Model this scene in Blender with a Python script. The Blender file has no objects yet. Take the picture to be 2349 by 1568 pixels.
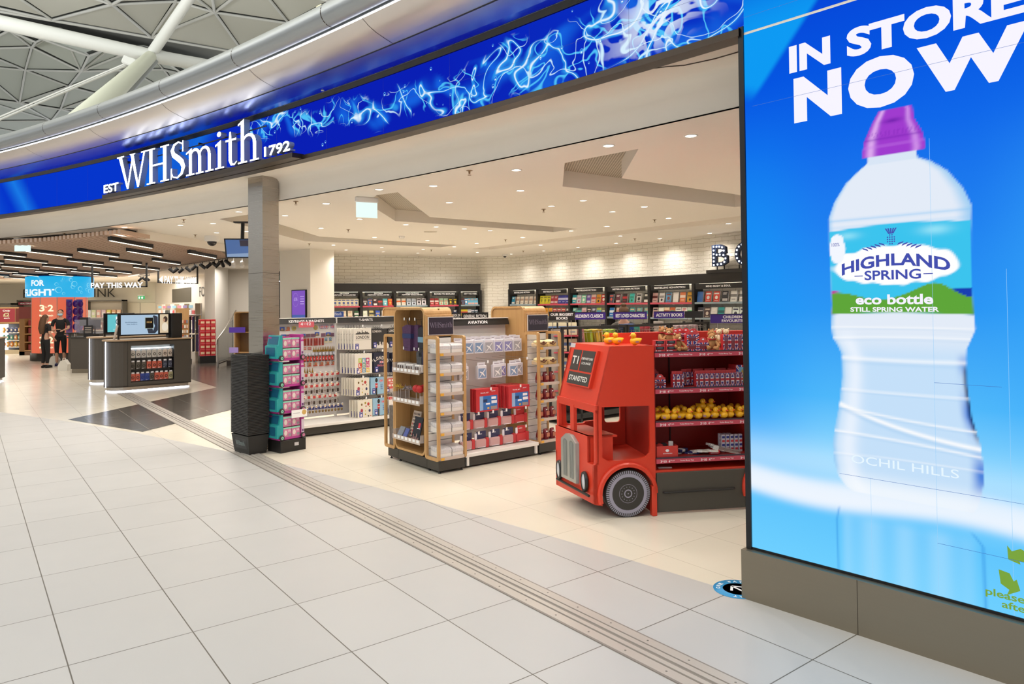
import bpy, math, random
import numpy as np
from mathutils import Vector, Matrix, noise as mnoise
from mathutils.geometry import tessellate_polygon, delaunay_2d_cdt
random.seed(7)
SC = bpy.context.scene
COL = SC.collection
PI = math.pi
# ---------------------------------------------------------------- camera
EYE = 1.85
FPX, PPY, PITCH, ROLL = 1645.5, 669.8, 0.0176, -0.0107
_f = Vector((0, math.cos(PITCH), math.sin(PITCH)))
_r0 = Vector((1, 0, 0)); _u0 = _r0.cross(_f)
_r = _r0*math.cos(ROLL) + _u0*math.sin(ROLL)
_u = -_r0*math.sin(ROLL) + _u0*math.cos(ROLL)
cam = bpy.data.cameras.new('camera')
cam.sensor_width = 36.0
cam.lens = FPX/2349*36.0
cam.shift_y = -(784-PPY)/2349
cam.clip_end = 300
cam_o = bpy.data.objects.new('camera', cam); COL.objects.link(cam_o)
cam_o.matrix_world = Matrix(((_r.x, _u.x, -_f.x, 0), (_r.y, _u.y, -_f.y, 0), (_r.z, _u.z, -_f.z, EYE), (0, 0, 0, 1)))
SC.camera = cam_o
# ---------------------------------------------------------------- world, exposure
SC.view_settings.view_transform = 'Standard'
SC.view_settings.look = 'None'
SC.view_settings.gamma = 1.0
SC.view_settings.use_curve_mapping = False
SC.view_settings.exposure = 0.0
W = bpy.data.worlds.new('world'); SC.world = W; W.use_nodes = True
W.node_tree.nodes['Background'].inputs[0].default_value = (0.93, 0.96, 1.0, 1)
W.node_tree.nodes['Background'].inputs[1].default_value = 0.75

def area_light(name, loc, rot, sx, sy, power, color=(1, 1, 1), parent=None):
    l = bpy.data.lights.new(name, 'AREA'); l.shape = 'RECTANGLE'; l.size = sx; l.size_y = sy
    l.energy = power; l.color = color
    o = bpy.data.objects.new(name, l); COL.objects.link(o); o.location = loc; o.rotation_euler = rot
    if parent: o.parent = parent
    return o
# concourse roof lights high above the walkway, and uplights added out of view to brighten the roof
area_light('concourse_light', (-3, -2, 9.5), (0, 0, 0), 14, 8, 600, (1.0, 0.99, 0.98))
area_light('concourse_light', (-16, 7, 9.5), (0, 0, 0), 10, 10, 600, (1.0, 0.99, 0.98))
area_light('roof_uplight', (-15, 8, 5.0), (PI, 0, 0), 4, 4, 2600, (1.0, 1.0, 0.97))
area_light('roof_uplight', (-2, 2, 6.0), (PI, 0, 0), 3, 3, 1200, (1.0, 1.0, 0.97))

# ---------------------------------------------------------------- helpers
def ray(px, py):
    return _f + _r*((px-1174.5)/FPX) - _u*((py-PPY)/FPX)
def at(px, py, z=0.0):
    d = ray(px, py); t = (z-EYE)/d.z
    return Vector((d.x*t, d.y*t, z))
def atY(px, py, Y):
    d = ray(px, py); t = Y/d.y
    return Vector((d.x*t, Y, EYE+d.z*t))
CX, CY, CR = -31.929, -26.6645, 45.713
A0 = math.atan2(4.523-CY, 1.487-CX)
def SZ(s, z, dr=0.0):
    a = A0 - s/CR; r = CR-dr
    return Vector((CX+r*math.cos(a), CY+r*math.sin(a), z))
def smooth(a, b, x):
    t = min(1, max(0, (x-a)/(b-a))); return t*t*(3-2*t)

def lin(h):
    h = h.lstrip('#')
    o = []
    for i in (0, 2, 4):
        c = int(h[i:i+2], 16)/255
        o.append(c/12.92 if c <= 0.04045 else ((c+0.055)/1.055)**2.4)
    return (*o, 1.0)
_mats = {}
def mat(name, col, rough=0.5, metal=0.0, emit=0.0, spec=0.5, alpha=1.0, coat=0.0, trans=0.0, noise_=0.0, nscale=30.0):
    key = (name, col)
    if key in _mats: return _mats[key]
    m = bpy.data.materials.new(name); m.use_nodes = True
    nt = m.node_tree; b = nt.nodes['Principled BSDF']
    c = lin(col)
    b.inputs['Base Color'].default_value = c
    b.inputs['Roughness'].default_value = rough
    b.inputs['Metallic'].default_value = metal
    b.inputs['Specular IOR Level'].default_value = spec
    b.inputs['Coat Weight'].default_value = coat
    b.inputs['Transmission Weight'].default_value = trans
    b.inputs['Alpha'].default_value = alpha
    if emit:
        b.inputs['Emission Color'].default_value = c
        b.inputs['Emission Strength'].default_value = emit
        if emit >= 0.5: b.inputs['Base Color'].default_value = (0.02, 0.02, 0.02, 1)
    if noise_:
        tc = nt.nodes.new('ShaderNodeTexCoord'); n = nt.nodes.new('ShaderNodeTexNoise')
        n.inputs['Scale'].default_value = nscale; n.inputs['Detail'].default_value = 3
        mx = nt.nodes.new('ShaderNodeMix'); mx.data_type = 'RGBA'
        mx.inputs['A'].default_value = tuple(v*(1-noise_) for v in c[:3])+(1,)
        mx.inputs['B'].default_value = tuple(min(1, v*(1+noise_)) for v in c[:3])+(1,)
        nt.links.new(tc.outputs['Object'], n.inputs['Vector'])
        nt.links.new(n.outputs['Fac'], mx.inputs['Factor'])
        nt.links.new(mx.outputs['Result'], b.inputs['Base Color'])
    _mats[key] = m
    return m

class MB:
    def __init__(s): s.v = []; s.f = []; s.m = []; s.sm = []; s.mats = []; s.M = None
    def mi(s, m):
        if m not in s.mats: s.mats.append(m)
        return s.mats.index(m)
    def add(s, vs, fs, m, smooth_=False):
        o = len(s.v); i = s.mi(m)
        if s.M is not None: vs = [s.M @ Vector(p) for p in vs]
        s.v += [tuple(p) for p in vs]
        for f in fs: s.f.append([o+k for k in f]); s.m.append(i); s.sm.append(smooth_)
        return s
    def box(s, x0, x1, y0, y1, z0, z1, m, bev=0.0):
        if bev > 0:
            b = min(bev, abs(x1-x0)*.49, abs(y1-y0)*.49, abs(z1-z0)*.49)
            vs = []
            for sx in (0, 1):
                for sy in (0, 1):
                    for sz in (0, 1):
                        X = x1 if sx else x0; Y = y1 if sy else y0; Z = z1 if sz else z0
                        dx = -b if sx else b; dy = -b if sy else b; dz = -b if sz else b
                        vs += [(X, Y+dy, Z+dz), (X+dx, Y, Z+dz), (X+dx, Y+dy, Z)]
            idx = lambda a, bb, c, k: ((a*2+bb)*2+c)*3+k
            fs = []
            for a in (0, 1): fs.append([idx(a, 0, 0, 0), idx(a, 1, 0, 0), idx(a, 1, 1, 0), idx(a, 0, 1, 0)])
            for a in (0, 1): fs.append([idx(0, a, 0, 1), idx(1, a, 0, 1), idx(1, a, 1, 1), idx(0, a, 1, 1)])
            for a in (0, 1): fs.append([idx(0, 0, a, 2), idx(1, 0, a, 2), idx(1, 1, a, 2), idx(0, 1, a, 2)])
            for a in (0, 1):
                for c in (0, 1):
                    fs.append([idx(a, c, 0, 0), idx(a, c, 1, 0), idx(a, c, 1, 1), idx(a, c, 0, 1)])
                    fs.append([idx(a, 0, c, 0), idx(a, 1, c, 0), idx(a, 1, c, 2), idx(a, 0, c, 2)])
                    fs.append([idx(0, a, c, 1), idx(1, a, c, 1), idx(1, a, c, 2), idx(0, a, c, 2)])
            for a in (0, 1):
                for c in (0, 1):
                    for d in (0, 1): fs.append([idx(a, c, d, 0), idx(a, c, d, 1), idx(a, c, d, 2)])
            return s.add(vs, fs, m)
        vs = [(x0, y0, z0), (x1, y0, z0), (x1, y1, z0), (x0, y1, z0), (x0, y0, z1), (x1, y0, z1), (x1, y1, z1), (x0, y1, z1)]
        return s.add(vs, [(0, 3, 2, 1), (4, 5, 6, 7), (0, 1, 5, 4), (1, 2, 6, 5), (2, 3, 7, 6), (3, 0, 4, 7)], m)
    def poly(s, pts, m):
        return s.add(pts, [list(range(len(pts)))], m)
    def prism(s, pts, off, m, cap=True, smooth_=False):
        """pts: list of 3d points (planar polygon), off: extrusion vector"""
        n = len(pts); off = Vector(off)
        vs = [Vector(p) for p in pts] + [Vector(p)+off for p in pts]
        fs = [[i, (i+1) % n, n+(i+1) % n, n+i] for i in range(n)]
        s.add(vs, fs, m, smooth_)
        if cap:
            tri = tessellate_polygon([vs[:n]])
            s.add(vs[:n], [list(t) for t in tri], m); s.add(vs[n:], [list(t) for t in tri], m)
        return s
    def tube(s, path, r, m, n=8, cap=True, flat=1.0):
        P = [Vector(p) for p in path]; rr = r if isinstance(r, (list, tuple)) else [r]*len(P)
        vs = []; fs = []; up = None
        for i, p in enumerate(P):
            t = (P[min(i+1, len(P)-1)]-P[max(i-1, 0)]).normalized()
            if up is None: up = Vector((0, 0, 1)) if abs(t.z) < 0.9 else Vector((1, 0, 0))
            a = t.cross(up).normalized(); b = a.cross(t).normalized(); up = b
            for k in range(n):
                q = 2*PI*k/n
                vs.append(p + a*math.cos(q)*rr[i] + b*math.sin(q)*rr[i]*flat)
        for i in range(len(P)-1):
            for k in range(n): fs.append([i*n+k, i*n+(k+1) % n, (i+1)*n+(k+1) % n, (i+1)*n+k])
        s.add(vs, fs, m, True)
        if cap:
            s.add(vs[:n], [list(range(n))[::-1]], m); s.add(vs[-n:], [list(range(n))], m)
        return s
    def lathe(s, prof, m, c=(0, 0, 0), axis='z', n=16, smooth_=True):
        """prof: list of (radius, height)"""
        vs = []; c = Vector(c)
        for r, h in prof:
            for k in range(n):
                a = 2*PI*k/n; x, y = r*math.cos(a), r*math.sin(a)
                vs.append(c + (Vector((x, y, h)) if axis == 'z' else Vector((x, h, y)) if axis == 'y' else Vector((h, x, y))))
        fs = [[i*n+k, i*n+(k+1) % n, (i+1)*n+(k+1) % n, (i+1)*n+k] for i in range(len(prof)-1) for k in range(n)]
        s.add(vs, fs, m, smooth_)
        if prof[0][0] > 1e-5: s.add(vs[:n], [list(range(n))], m)
        if prof[-1][0] > 1e-5: s.add(vs[-n:], [list(range(n))], m)
        return s
    def ell(s, c, r, m, n=12, k=8, rot=None):
        c = Vector(c); vs = []; fs = []
        R = rot or Matrix.Identity(3)
        for i in range(k+1):
            t = PI*i/k
            for j in range(n):
                a = 2*PI*j/n
                vs.append(c + R @ Vector((r[0]*math.sin(t)*math.cos(a), r[1]*math.sin(t)*math.sin(a), r[2]*math.cos(t))))
        for i in range(k):
            for j in range(n): fs.append([i*n+j, i*n+(j+1) % n, (i+1)*n+(j+1) % n, (i+1)*n+j])
        return s.add(vs, fs, m, True)
    def build(s, name, parent=None, label=None, **kw):
        me = bpy.data.meshes.new(name); me.from_pydata(s.v, [], s.f)
        for m in s.mats: me.materials.append(m)
        me.polygons.foreach_set('material_index', s.m); me.polygons.foreach_set('use_smooth', s.sm)
        me.validate(); me.update()
        o = bpy.data.objects.new(name, me); COL.objects.link(o)
        if parent: o.parent = parent
        if label: o['label'] = label
        for k, v in kw.items(): o[k] = v
        return o

def thing(name, label, cat, loc=(0, 0, 0), rz=0.0, group=None, kind=None):
    o = bpy.data.objects.new(name, None); COL.objects.link(o)
    o.empty_display_size = 0.1
    o.location = loc; o.rotation_euler = (0, 0, rz)
    o['label'] = label; o['category'] = cat
    if group: o['group'] = group
    if kind: o['kind'] = kind
    return o
def tag(o, label, cat, group=None, kind=None):
    o['label'] = label; o['category'] = cat
    if group: o['group'] = group
    if kind: o['kind'] = kind
    return o
def struct(o, label=None):
    o['kind'] = 'structure'
    if label: o['label'] = label
    return o
_kids = {}
def kids(o):
    if o.name not in _kids: _kids[o.name] = [c for c in bpy.data.objects if c.parent == o]
    return _kids[o.name]
def dup(root, loc, rot=None, label=None, group=None, scale=None):
    r = root.copy(); COL.objects.link(r); r.location = loc
    if rot is not None: r.rotation_euler = rot if isinstance(rot, (tuple, list)) else (0, 0, rot)
    if scale: r.scale = (scale,)*3 if not isinstance(scale, tuple) else scale
    if label: r['label'] = label
    if group: r['group'] = group
    for ch in kids(root):
        c = ch.copy(); COL.objects.link(c); c.parent = r
        for g in kids(ch):
            d = g.copy(); COL.objects.link(d); d.parent = c
    return r
class Kind:
    """first use moves the prototype, later uses copy it"""
    def __init__(s, root): s.root = root; s.used = False; kids(root); [kids(c) for c in kids(root)]
    def place(s, loc, rot=0.0, label=None, group=None, scale=None):
        if not s.used:
            s.used = True; r = s.root; r.location = loc
            r.rotation_euler = rot if isinstance(rot, (tuple, list)) else (0, 0, rot)
            if scale: r.scale = (scale,)*3 if not isinstance(scale, tuple) else scale
            if label: r['label'] = label
            if group: r['group'] = group
            return r
        r = dup(s.root, loc, rot, label, group, scale)
        if not scale: r.scale = (1, 1, 1)
        return r
ORD = ['first', 'second', 'third', 'fourth', 'fifth', 'sixth', 'seventh', 'eighth', 'ninth', 'tenth', 'eleventh', 'twelfth', 'thirteenth', 'fourteenth', 'fifteenth', 'sixteenth', 'seventeenth', 'eighteenth', 'nineteenth', 'twentieth']

# text: cached outline of the built-in font, fitted to a rectangle
_txt = {}
def glyphs(body, bold=0.0, depth=0.0, align='CENTER', res=3):
    k = (body, bold, depth, align, res)
    if k in _txt: return _txt[k]
    c = bpy.data.curves.new('txt', 'FONT'); c.body = body; c.offset = bold; c.extrude = depth
    c.align_x = align; c.resolution_u = res; c.space_line = 0.95
    o = bpy.data.objects.new('txt', c); COL.objects.link(o)
    dg = bpy.context.evaluated_depsgraph_get()
    me = bpy.data.meshes.new_from_object(o.evaluated_get(dg))
    vs = [v.co.copy() for v in me.vertices]; fs = [list(p.vertices) for p in me.polygons]
    bpy.data.objects.remove(o); bpy.data.curves.remove(c); bpy.data.meshes.remove(me)
    x0 = min(v.x for v in vs); x1 = max(v.x for v in vs); y0 = min(v.y for v in vs); y1 = max(v.y for v in vs)
    vs = [((v.x-x0)/(x1-x0), (v.y-y0)/(y1-y0), v.z) for v in vs]
    _txt[k] = (vs, fs, (x1-x0)/(y1-y0))
    return _txt[k]
def text_on(mb, body, m, o, xd, yd, w, h, bold=0.02, lift=0.0, keep=False):
    """flat lettering in rectangle origin o, x dir xd*w, y dir yd*h, lifted along normal"""
    vs, fs, asp = glyphs(body, bold)
    o = Vector(o); xd = Vector(xd).normalized(); yd = Vector(yd).normalized(); nrm = xd.cross(yd)
    if keep:
        w2 = h*asp
        if w2 < w: o = o + xd*(w-w2)/2; w = w2
        else:
            h2 = w/asp; o = o + yd*(h-h2)/2; h = h2
    mb.add([o + xd*(x*w) + yd*(y*h) + nrm*lift for x, y, z in vs], fs, m)
    return mb
# ---------------------------------------------------------------- procedural surface materials
def nodes_of(name):
    m = bpy.data.materials.new(name); m.use_nodes = True
    nt = m.node_tree
    return m, nt, nt.nodes, nt.links, nt.nodes['Principled BSDF']
def tile_floor(name, c1, c2, grout, rough, loc=(-2.330, 3.765), bw=0.6105, bh=0.789, mortar=0.003, blot=0.04, spec=0.5):
    m, nt, N, L, b = nodes_of(name)
    tc = N.new('ShaderNodeTexCoord'); mp = N.new('ShaderNodeMapping'); mp.vector_type = 'TEXTURE'
    mp.inputs['Location'].default_value = (loc[0], loc[1], 0); mp.inputs['Rotation'].default_value = (0, 0, 0.6532)
    br = N.new('ShaderNodeTexBrick'); br.offset = 0; br.squash = 1
    br.inputs['Scale'].default_value = 1; br.inputs['Brick Width'].default_value = bw; br.inputs['Row Height'].default_value = bh
    br.inputs['Mortar Size'].default_value = mortar; br.inputs['Mortar Smooth'].default_value = 0.1; br.inputs['Bias'].default_value = 0
    br.inputs['Color1'].default_value = lin(c1); br.inputs['Color2'].default_value = lin(c2); br.inputs['Mortar'].default_value = lin(grout)
    L.new(tc.outputs['Object'], mp.inputs['Vector']); L.new(mp.outputs['Vector'], br.inputs['Vector'])
    n = N.new('ShaderNodeTexNoise'); n.inputs['Scale'].default_value = 1.3; n.inputs['Detail'].default_value = 5
    L.new(tc.outputs['Object'], n.inputs['Vector'])
    mx = N.new('ShaderNodeMix'); mx.data_type = 'RGBA'; mx.blend_type = 'MULTIPLY'; mx.inputs['Factor'].default_value = 1
    mr = N.new('ShaderNodeMapRange'); mr.inputs['To Min'].default_value = 1-blot; mr.inputs['To Max'].default_value = 1.0
    L.new(n.outputs['Fac'], mr.inputs['Value']); L.new(br.outputs['Color'], mx.inputs['A']); L.new(mr.outputs['Result'], mx.inputs['B'])
    L.new(mx.outputs['Result'], b.inputs['Base Color'])
    n2 = N.new('ShaderNodeTexNoise'); n2.inputs['Scale'].default_value = 3; n2.inputs['Detail'].default_value = 4
    r = N.new('ShaderNodeMapRange'); r.inputs['To Min'].default_value = rough*0.85; r.inputs['To Max'].default_value = rough*1.25
    L.new(tc.outputs['Object'], n2.inputs['Vector']); L.new(n2.outputs['Fac'], r.inputs['Value']); L.new(r.outputs['Result'], b.inputs['Roughness'])
    b.inputs['Specular IOR Level'].default_value = spec
    return m
M_FLOOR_C = tile_floor('concourse_tile', '#bcb9b6', '#c0bdba', '#645e54', 0.36, mortar=0.0035)
M_FLOOR_S = tile_floor('shop_tile', '#ded5c3', '#e1d8c7', '#c3b9a6', 0.22, mortar=0.003)
M_FLOOR_D = tile_floor('black_tile', '#48423c', '#4d4741', '#8a847a', 0.2, mortar=0.005)

def brick_wall(name, base='#ece7db', joint='#c9c0ae'):
    m, nt, N, L, b = nodes_of(name)
    tc = N.new('ShaderNodeTexCoord'); sx = N.new('ShaderNodeSeparateXYZ'); cx = N.new('ShaderNodeCombineXYZ')
    L.new(tc.outputs['Object'], sx.inputs[0]); L.new(sx.outputs['X'], cx.inputs['X']); L.new(sx.outputs['Z'], cx.inputs['Y'])
    n = N.new('ShaderNodeTexNoise'); n.inputs['Scale'].default_value = 7; n.inputs['Detail'].default_value = 3
    L.new(cx.outputs[0], n.inputs['Vector'])
    va = N.new('ShaderNodeVectorMath'); va.operation = 'MULTIPLY_ADD'
    va.inputs[1].default_value = (0.045, 0.045, 0); L.new(n.outputs['Color'], va.inputs[0]); L.new(cx.outputs[0], va.inputs[2])
    br = N.new('ShaderNodeTexBrick'); br.offset = 0.5
    for k, v in (('Scale', 1), ('Brick Width', 0.33), ('Row Height', 0.088), ('Mortar Size', 0.007), ('Mortar Smooth', 0.35)): br.inputs[k].default_value = v
    br.inputs['Color1'].default_value = lin(base); br.inputs['Color2'].default_value = lin('#e6e0d2'); br.inputs['Mortar'].default_value = lin(joint)
    L.new(va.outputs[0], br.inputs['Vector']); L.new(br.outputs['Color'], b.inputs['Base Color'])
    n2 = N.new('ShaderNodeTexNoise'); n2.inputs['Scale'].default_value = 25; L.new(cx.outputs[0], n2.inputs['Vector'])
    ma = N.new('ShaderNodeMath'); ma.operation = 'MULTIPLY_ADD'; ma.inputs[1].default_value = -1.0
    L.new(br.outputs['Fac'], ma.inputs[0]); L.new(n2.outputs['Fac'], ma.inputs[2])
    bp = N.new('ShaderNodeBump'); bp.inputs['Strength'].default_value = 0.55; bp.inputs['Distance'].default_value = 0.02
    L.new(ma.outputs[0], bp.inputs['Height']); L.new(bp.outputs[0], b.inputs['Normal'])
    b.inputs['Roughness'].default_value = 0.6
    return m
M_BRICK = brick_wall('white_painted_brick')

def wood(name, c1, c2, axis='Z', scale=(60, 60, 2.0), rough=0.45):
    m, nt, N, L, b = nodes_of(name)
    tc = N.new('ShaderNodeTexCoord'); mp = N.new('ShaderNodeMapping'); mp.inputs['Scale'].default_value = scale
    n = N.new('ShaderNodeTexNoise'); n.inputs['Scale'].default_value = 1; n.inputs['Detail'].default_value = 4; n.inputs['Distortion'].default_value = 0.3
    cr = N.new('ShaderNodeMix'); cr.data_type = 'RGBA'; cr.inputs['A'].default_value = lin(c1); cr.inputs['B'].default_value = lin(c2)
    L.new(tc.outputs['Object'], mp.inputs[0]); L.new(mp.outputs[0], n.inputs['Vector']); L.new(n.outputs['Fac'], cr.inputs['Factor'])
    L.new(cr.outputs['Result'], b.inputs['Base Color']); b.inputs['Roughness'].default_value = rough
    return m
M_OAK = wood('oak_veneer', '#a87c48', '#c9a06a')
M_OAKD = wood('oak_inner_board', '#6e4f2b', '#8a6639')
M_SLATW = wood('slat_wood', '#b89b86', '#cdb29d', scale=(3, 60, 60))

def brushed(name, col, rough, metal=1.0, scale=(2, 2, 120), amt=0.12):
    m, nt, N, L, b = nodes_of(name)
    tc = N.new('ShaderNodeTexCoord'); mp = N.new('ShaderNodeMapping'); mp.inputs['Scale'].default_value = scale
    n = N.new('ShaderNodeTexNoise'); n.inputs['Scale'].default_value = 1; n.inputs['Detail'].default_value = 3
    r = N.new('ShaderNodeMapRange'); r.inputs['To Min'].default_value = rough-amt; r.inputs['To Max'].default_value = rough+amt
    L.new(tc.outputs['Object'], mp.inputs[0]); L.new(mp.outputs[0], n.inputs['Vector']); L.new(n.outputs['Fac'], r.inputs['Value'])
    L.new(r.outputs['Result'], b.inputs['Roughness']); b.inputs['Base Color'].default_value = lin(col); b.inputs['Metallic'].default_value = metal
    return m
M_STEEL = brushed('brushed_steel', '#b9b2a9', 0.3)
M_FASCIA = brushed('satin_aluminium_fascia', '#dcd6d2', 0.32, scale=(1, 1, 1), amt=0.02)
M_UNDER = brushed('dark_glossy_soffit', '#8d99cc', 0.25, scale=(1, 1, 1), amt=0.02)
M_TUBE = mat('grey_tube_rail', '#a7abad', 0.35, 0.6)
M_PLINTH = brushed('plinth_steel', '#8f8676', 0.45, metal=0.85, scale=(1, 1, 60), amt=0.06)
M_TRACK = brushed('floor_track_aluminium', '#bdb6ae', 0.4, metal=0.35, scale=(3, 3, 3), amt=0.12)
M_TRACKD = mat('floor_track_groove', '#8b837b', 0.5, 0.2)
M_WHITE = mat('white_paint', '#e6dfd3', 0.75)
M_CEIL = mat('ceiling_paint', '#f0e8dc', 0.85)
M_BULK = mat('bulkhead_paint', '#f0e8db', 0.8)
M_DARK = mat('black_metal', '#1d1b1a', 0.4)
M_BEZEL = mat('display_bezel', '#0b0c12', 0.3)
M_BRONZE = mat('bronze_trim', '#4a4038', 0.35, 0.7)
M_KICK = mat('charcoal_laminate', '#38342e', 0.5)
M_CHAR = mat('charcoal_board', '#4d4740', 0.55)
M_WMETAL = mat('white_powder_coat', '#e6e2dc', 0.4)
M_ROOF = mat('roof_panel', '#d6d7cf', 0.75)
M_ROOF2 = mat('roof_panel_grey_green', '#c9d0ca', 0.7)
M_RTUBE = mat('white_roof_steel', '#dcdedb', 0.4)
M_BULB = mat('lamp_glow', '#fff6e8', emit=9.0)
M_TUBEL = mat('light_strip_glow', '#f4f6ff', emit=5.0)

def grille_mat():
    m, nt, N, L, b = nodes_of('perforated_grille')
    tc = N.new('ShaderNodeTexCoord')
    br = N.new('ShaderNodeTexBrick'); br.offset = 0
    for k, v in (('Scale', 1), ('Brick Width', 0.03), ('Row Height', 0.03), ('Mortar Size', 0.006)): br.inputs[k].default_value = v
    br.inputs['Color1'].default_value = lin('#6d665b'); br.inputs['Color2'].default_value = lin('#6d665b'); br.inputs['Mortar'].default_value = lin('#c4baa8')
    L.new(tc.outputs['Object'], br.inputs['Vector']); L.new(br.outputs['Color'], b.inputs['Base Color']); b.inputs['Roughness'].default_value = 0.6
    return m
M_GRILLE = grille_mat()

# ---------------------------------------------------------------- floor
def arc(s0, s1, n, z, dr=0.0): return [SZ(s0+(s1-s0)*i/n, z, dr) for i in range(n+1)]
def poly_obj(name, pts, m, holes=()):
    loops = [[Vector(p) for p in pts]] + [[Vector(p) for p in h] for h in holes]
    tri = tessellate_polygon(loops); allp = [p for l in loops for p in l]
    return MB().add(allp, [list(t) for t in tri], m).build(name)
a_ = arc(12, -34, 60, 0)
struct(poly_obj('floor', a_ + [(-46, 18, 0), (-46, -9, 0), (12, -9, 0)], M_FLOOR_C))
struct(poly_obj('floor', arc(12, -34, 60, 0) + [(-46, 18, 0), (-46, 45, 0), (14, 45, 0), (14, -2, 0)], M_FLOOR_S))
B_ = at(327, 990); A_ = at(156, 962)
struct(poly_obj('floor', [(p[0], p[1], 0.003) for p in [A_, B_, (-5.14, 12.92), (-4.9, 14.5), (-5.3, 17.2), (-7.4, 24), (-11, 31), (-15, 31), (-11.6, 25), (-8.34, 18.67), (-6.9, 16.75)]], M_FLOOR_D))
# shutter track let into the floor
P0 = Vector((-8.55, 15.8, 0)); P1 = Vector((2.2, 1.9, 0)); d_ = (P1-P0).normalized(); n_ = Vector((-d_.y, d_.x, 0))
mb = MB()
for w0, w1, z1, m in ((-.13, -.118, .006, M_TRACKD), (-.118, -.055, .007, M_TRACK), (-.055, -.043, .003, M_TRACKD), (-.043, -.012, .009, M_TRACK), (-.012, .012, .003, M_TRACKD), (.012, .045, .009, M_TRACK), (.045, .06, .003, M_TRACKD), (.06, .118, .007, M_TRACK), (.118, .13, .006, M_TRACKD)):
    q = [P0+n_*w0, P1+n_*w0, P1+n_*w1, P0+n_*w1]
    mb.prism([p+Vector((0, 0, -0.01)) for p in q], (0, 0, z1+.01), m)
struct(mb.build('trim_1'), 'grey aluminium shutter track running diagonally across the floor tiles')
mb = MB()
for k in range(60):
    for w in (-.087, .09):
        c = P0+d_*(0.2+k*0.28)+n_*w
        mb.lathe([(0.006, 0.0), (0.006, 0.008), (0.0, 0.009)], M_TRACKD, c, n=8)
o = mb.build('track_screws'); o.parent = bpy.data.objects['trim_1']; o['kind'] = 'stuff'

# ---------------------------------------------------------------- shop ceiling with recessed slots
ZC = 3.285
SLOTS = [
    [(0.55, 7.27), (1.19, 6.64), (1.27, 8.19), (3.23, 9.7), (4.6, 8.9), (4.9, 9.5), (3.37, 10.78), (0.63, 8.72)],
    [(-1.74, 9.25), (-1.43, 9.03), (-1.32, 11.59), (1.28, 13.64), (0.83, 14.21), (-1.96, 12.1), (-2.0, 9.95)],
    [(-4.71, 11.56), (-4.06, 11.05), (-3.92, 14.62), (-1.32, 17.09), (-1.74, 17.64), (-4.52, 15.59), (-4.65, 13.0)],
    [(-1.02, 18.26), (3.91, 11.77), (5.2, 10.1), (5.6, 10.6), (4.16, 12.51), (-0.58, 18.53)],
]
outer = arc(6, -34, 60, ZC, -0.62) + [Vector((-46, 19, ZC)), Vector((-46, 42, ZC)), Vector((12, 42, ZC)), Vector((12, 4, ZC))]
struct(poly_obj('ceiling', outer, M_CEIL, [[(x, y, ZC) for x, y in s] for s in SLOTS]))
for k, s in enumerate(SLOTS):
    mb = MB(); n = len(s); H2 = ZC+0.2
    for i in range(n):
        a, b = s[i], s[(i+1) % n]
        mb.add([(a[0], a[1], ZC), (b[0], b[1], ZC), (b[0], b[1], H2), (a[0], a[1], H2)], [(0, 1, 2, 3)], M_CEIL)
    tri = tessellate_polygon([[Vector((x, y, H2)) for x, y in s]])
    mb.add([(x, y, H2) for x, y in s], [list(t) for t in tri], M_GRILLE if k < 3 else M_CEIL)
    struct(mb.build('trim_2'), 'zigzag recess in the shop ceiling lined with perforated grille')
# soffit, cove and bulkhead of the shopfront, following the curve
mb = MB()
prof = [(-0.0, 3.545), (-0.0, 3.56), (-0.06, 3.56), (-0.06, 3.575), (-0.5, 3.58), (-0.57, 3.565), (-0.605, 3.53), (-0.62, 3.47), (-0.62, ZC), (-0.66, ZC)]
S_ = [6-40*i/80 for i in range(81)]
vs = [SZ(s, z, dr) for s in S_ for dr, z in prof]; n = len(prof)
mb.add(vs, [[i*n+k, i*n+k+1, (i+1)*n+k+1, (i+1)*n+k] for i in range(80) for k in range(n-1)], M_BULK, True)
struct(mb.build('trim_3'), 'cream curved soffit and bulkhead above the shop entrance')
# thin wandering crack line of the soffit joint
mb = MB()
pts = []
for px, py in [(700, 368), (900, 318), (1100, 262), (1240, 222), (1340, 190), (1450, 163), (1530, 153), (1570, 150), (1640, 135), (1716, 113)]:
    pts.append(at(px, py, 3.574))
mb.tube(pts, 0.004, M_BRONZE, 5)
struct(mb.build('trim_4'))

# ---------------------------------------------------------------- walls
def wall(name, a, b, z0, z1, m, th=0.15, label=None):
    a = Vector((a[0], a[1], 0)); b = Vector((b[0], b[1], 0)); L_ = (b-a).length
    o = MB().box(0, L_, 0, th, z0, z1, m).build(name); o.location = a
    o.rotation_euler = (0, 0, math.atan2(b.y-a.y, b.x-a.x)); struct(o, label); return o
WLa, WLb = Vector((-5.05, 19.61, 0)), Vector((-1.03, 21.52, 0))
WRa, WRb = Vector((0.15, 21.13, 0)), Vector((4.81, 14.56, 0))
wr_d = (WRb-WRa).normalized(); WRc = WRa+wr_d*13
wall('wall_back', WLa, WLb, 0, ZC, M_BRICK, label='white painted brick wall behind the left bookcases')
wall('wall_corner', WLb, (-0.72, 21.18), 0, ZC, M_BRICK)
wall('wall_corner', (-0.72, 21.18), (-0.15, 21.27), 0, ZC, M_BRICK)
wall('wall_corner', (-0.15, 21.27), WRa, 0, ZC, M_BRICK)
wall('wall_right', WRa, WRc, 0, ZC, M_BRICK, label='white painted brick wall behind the right bookcases')
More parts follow.
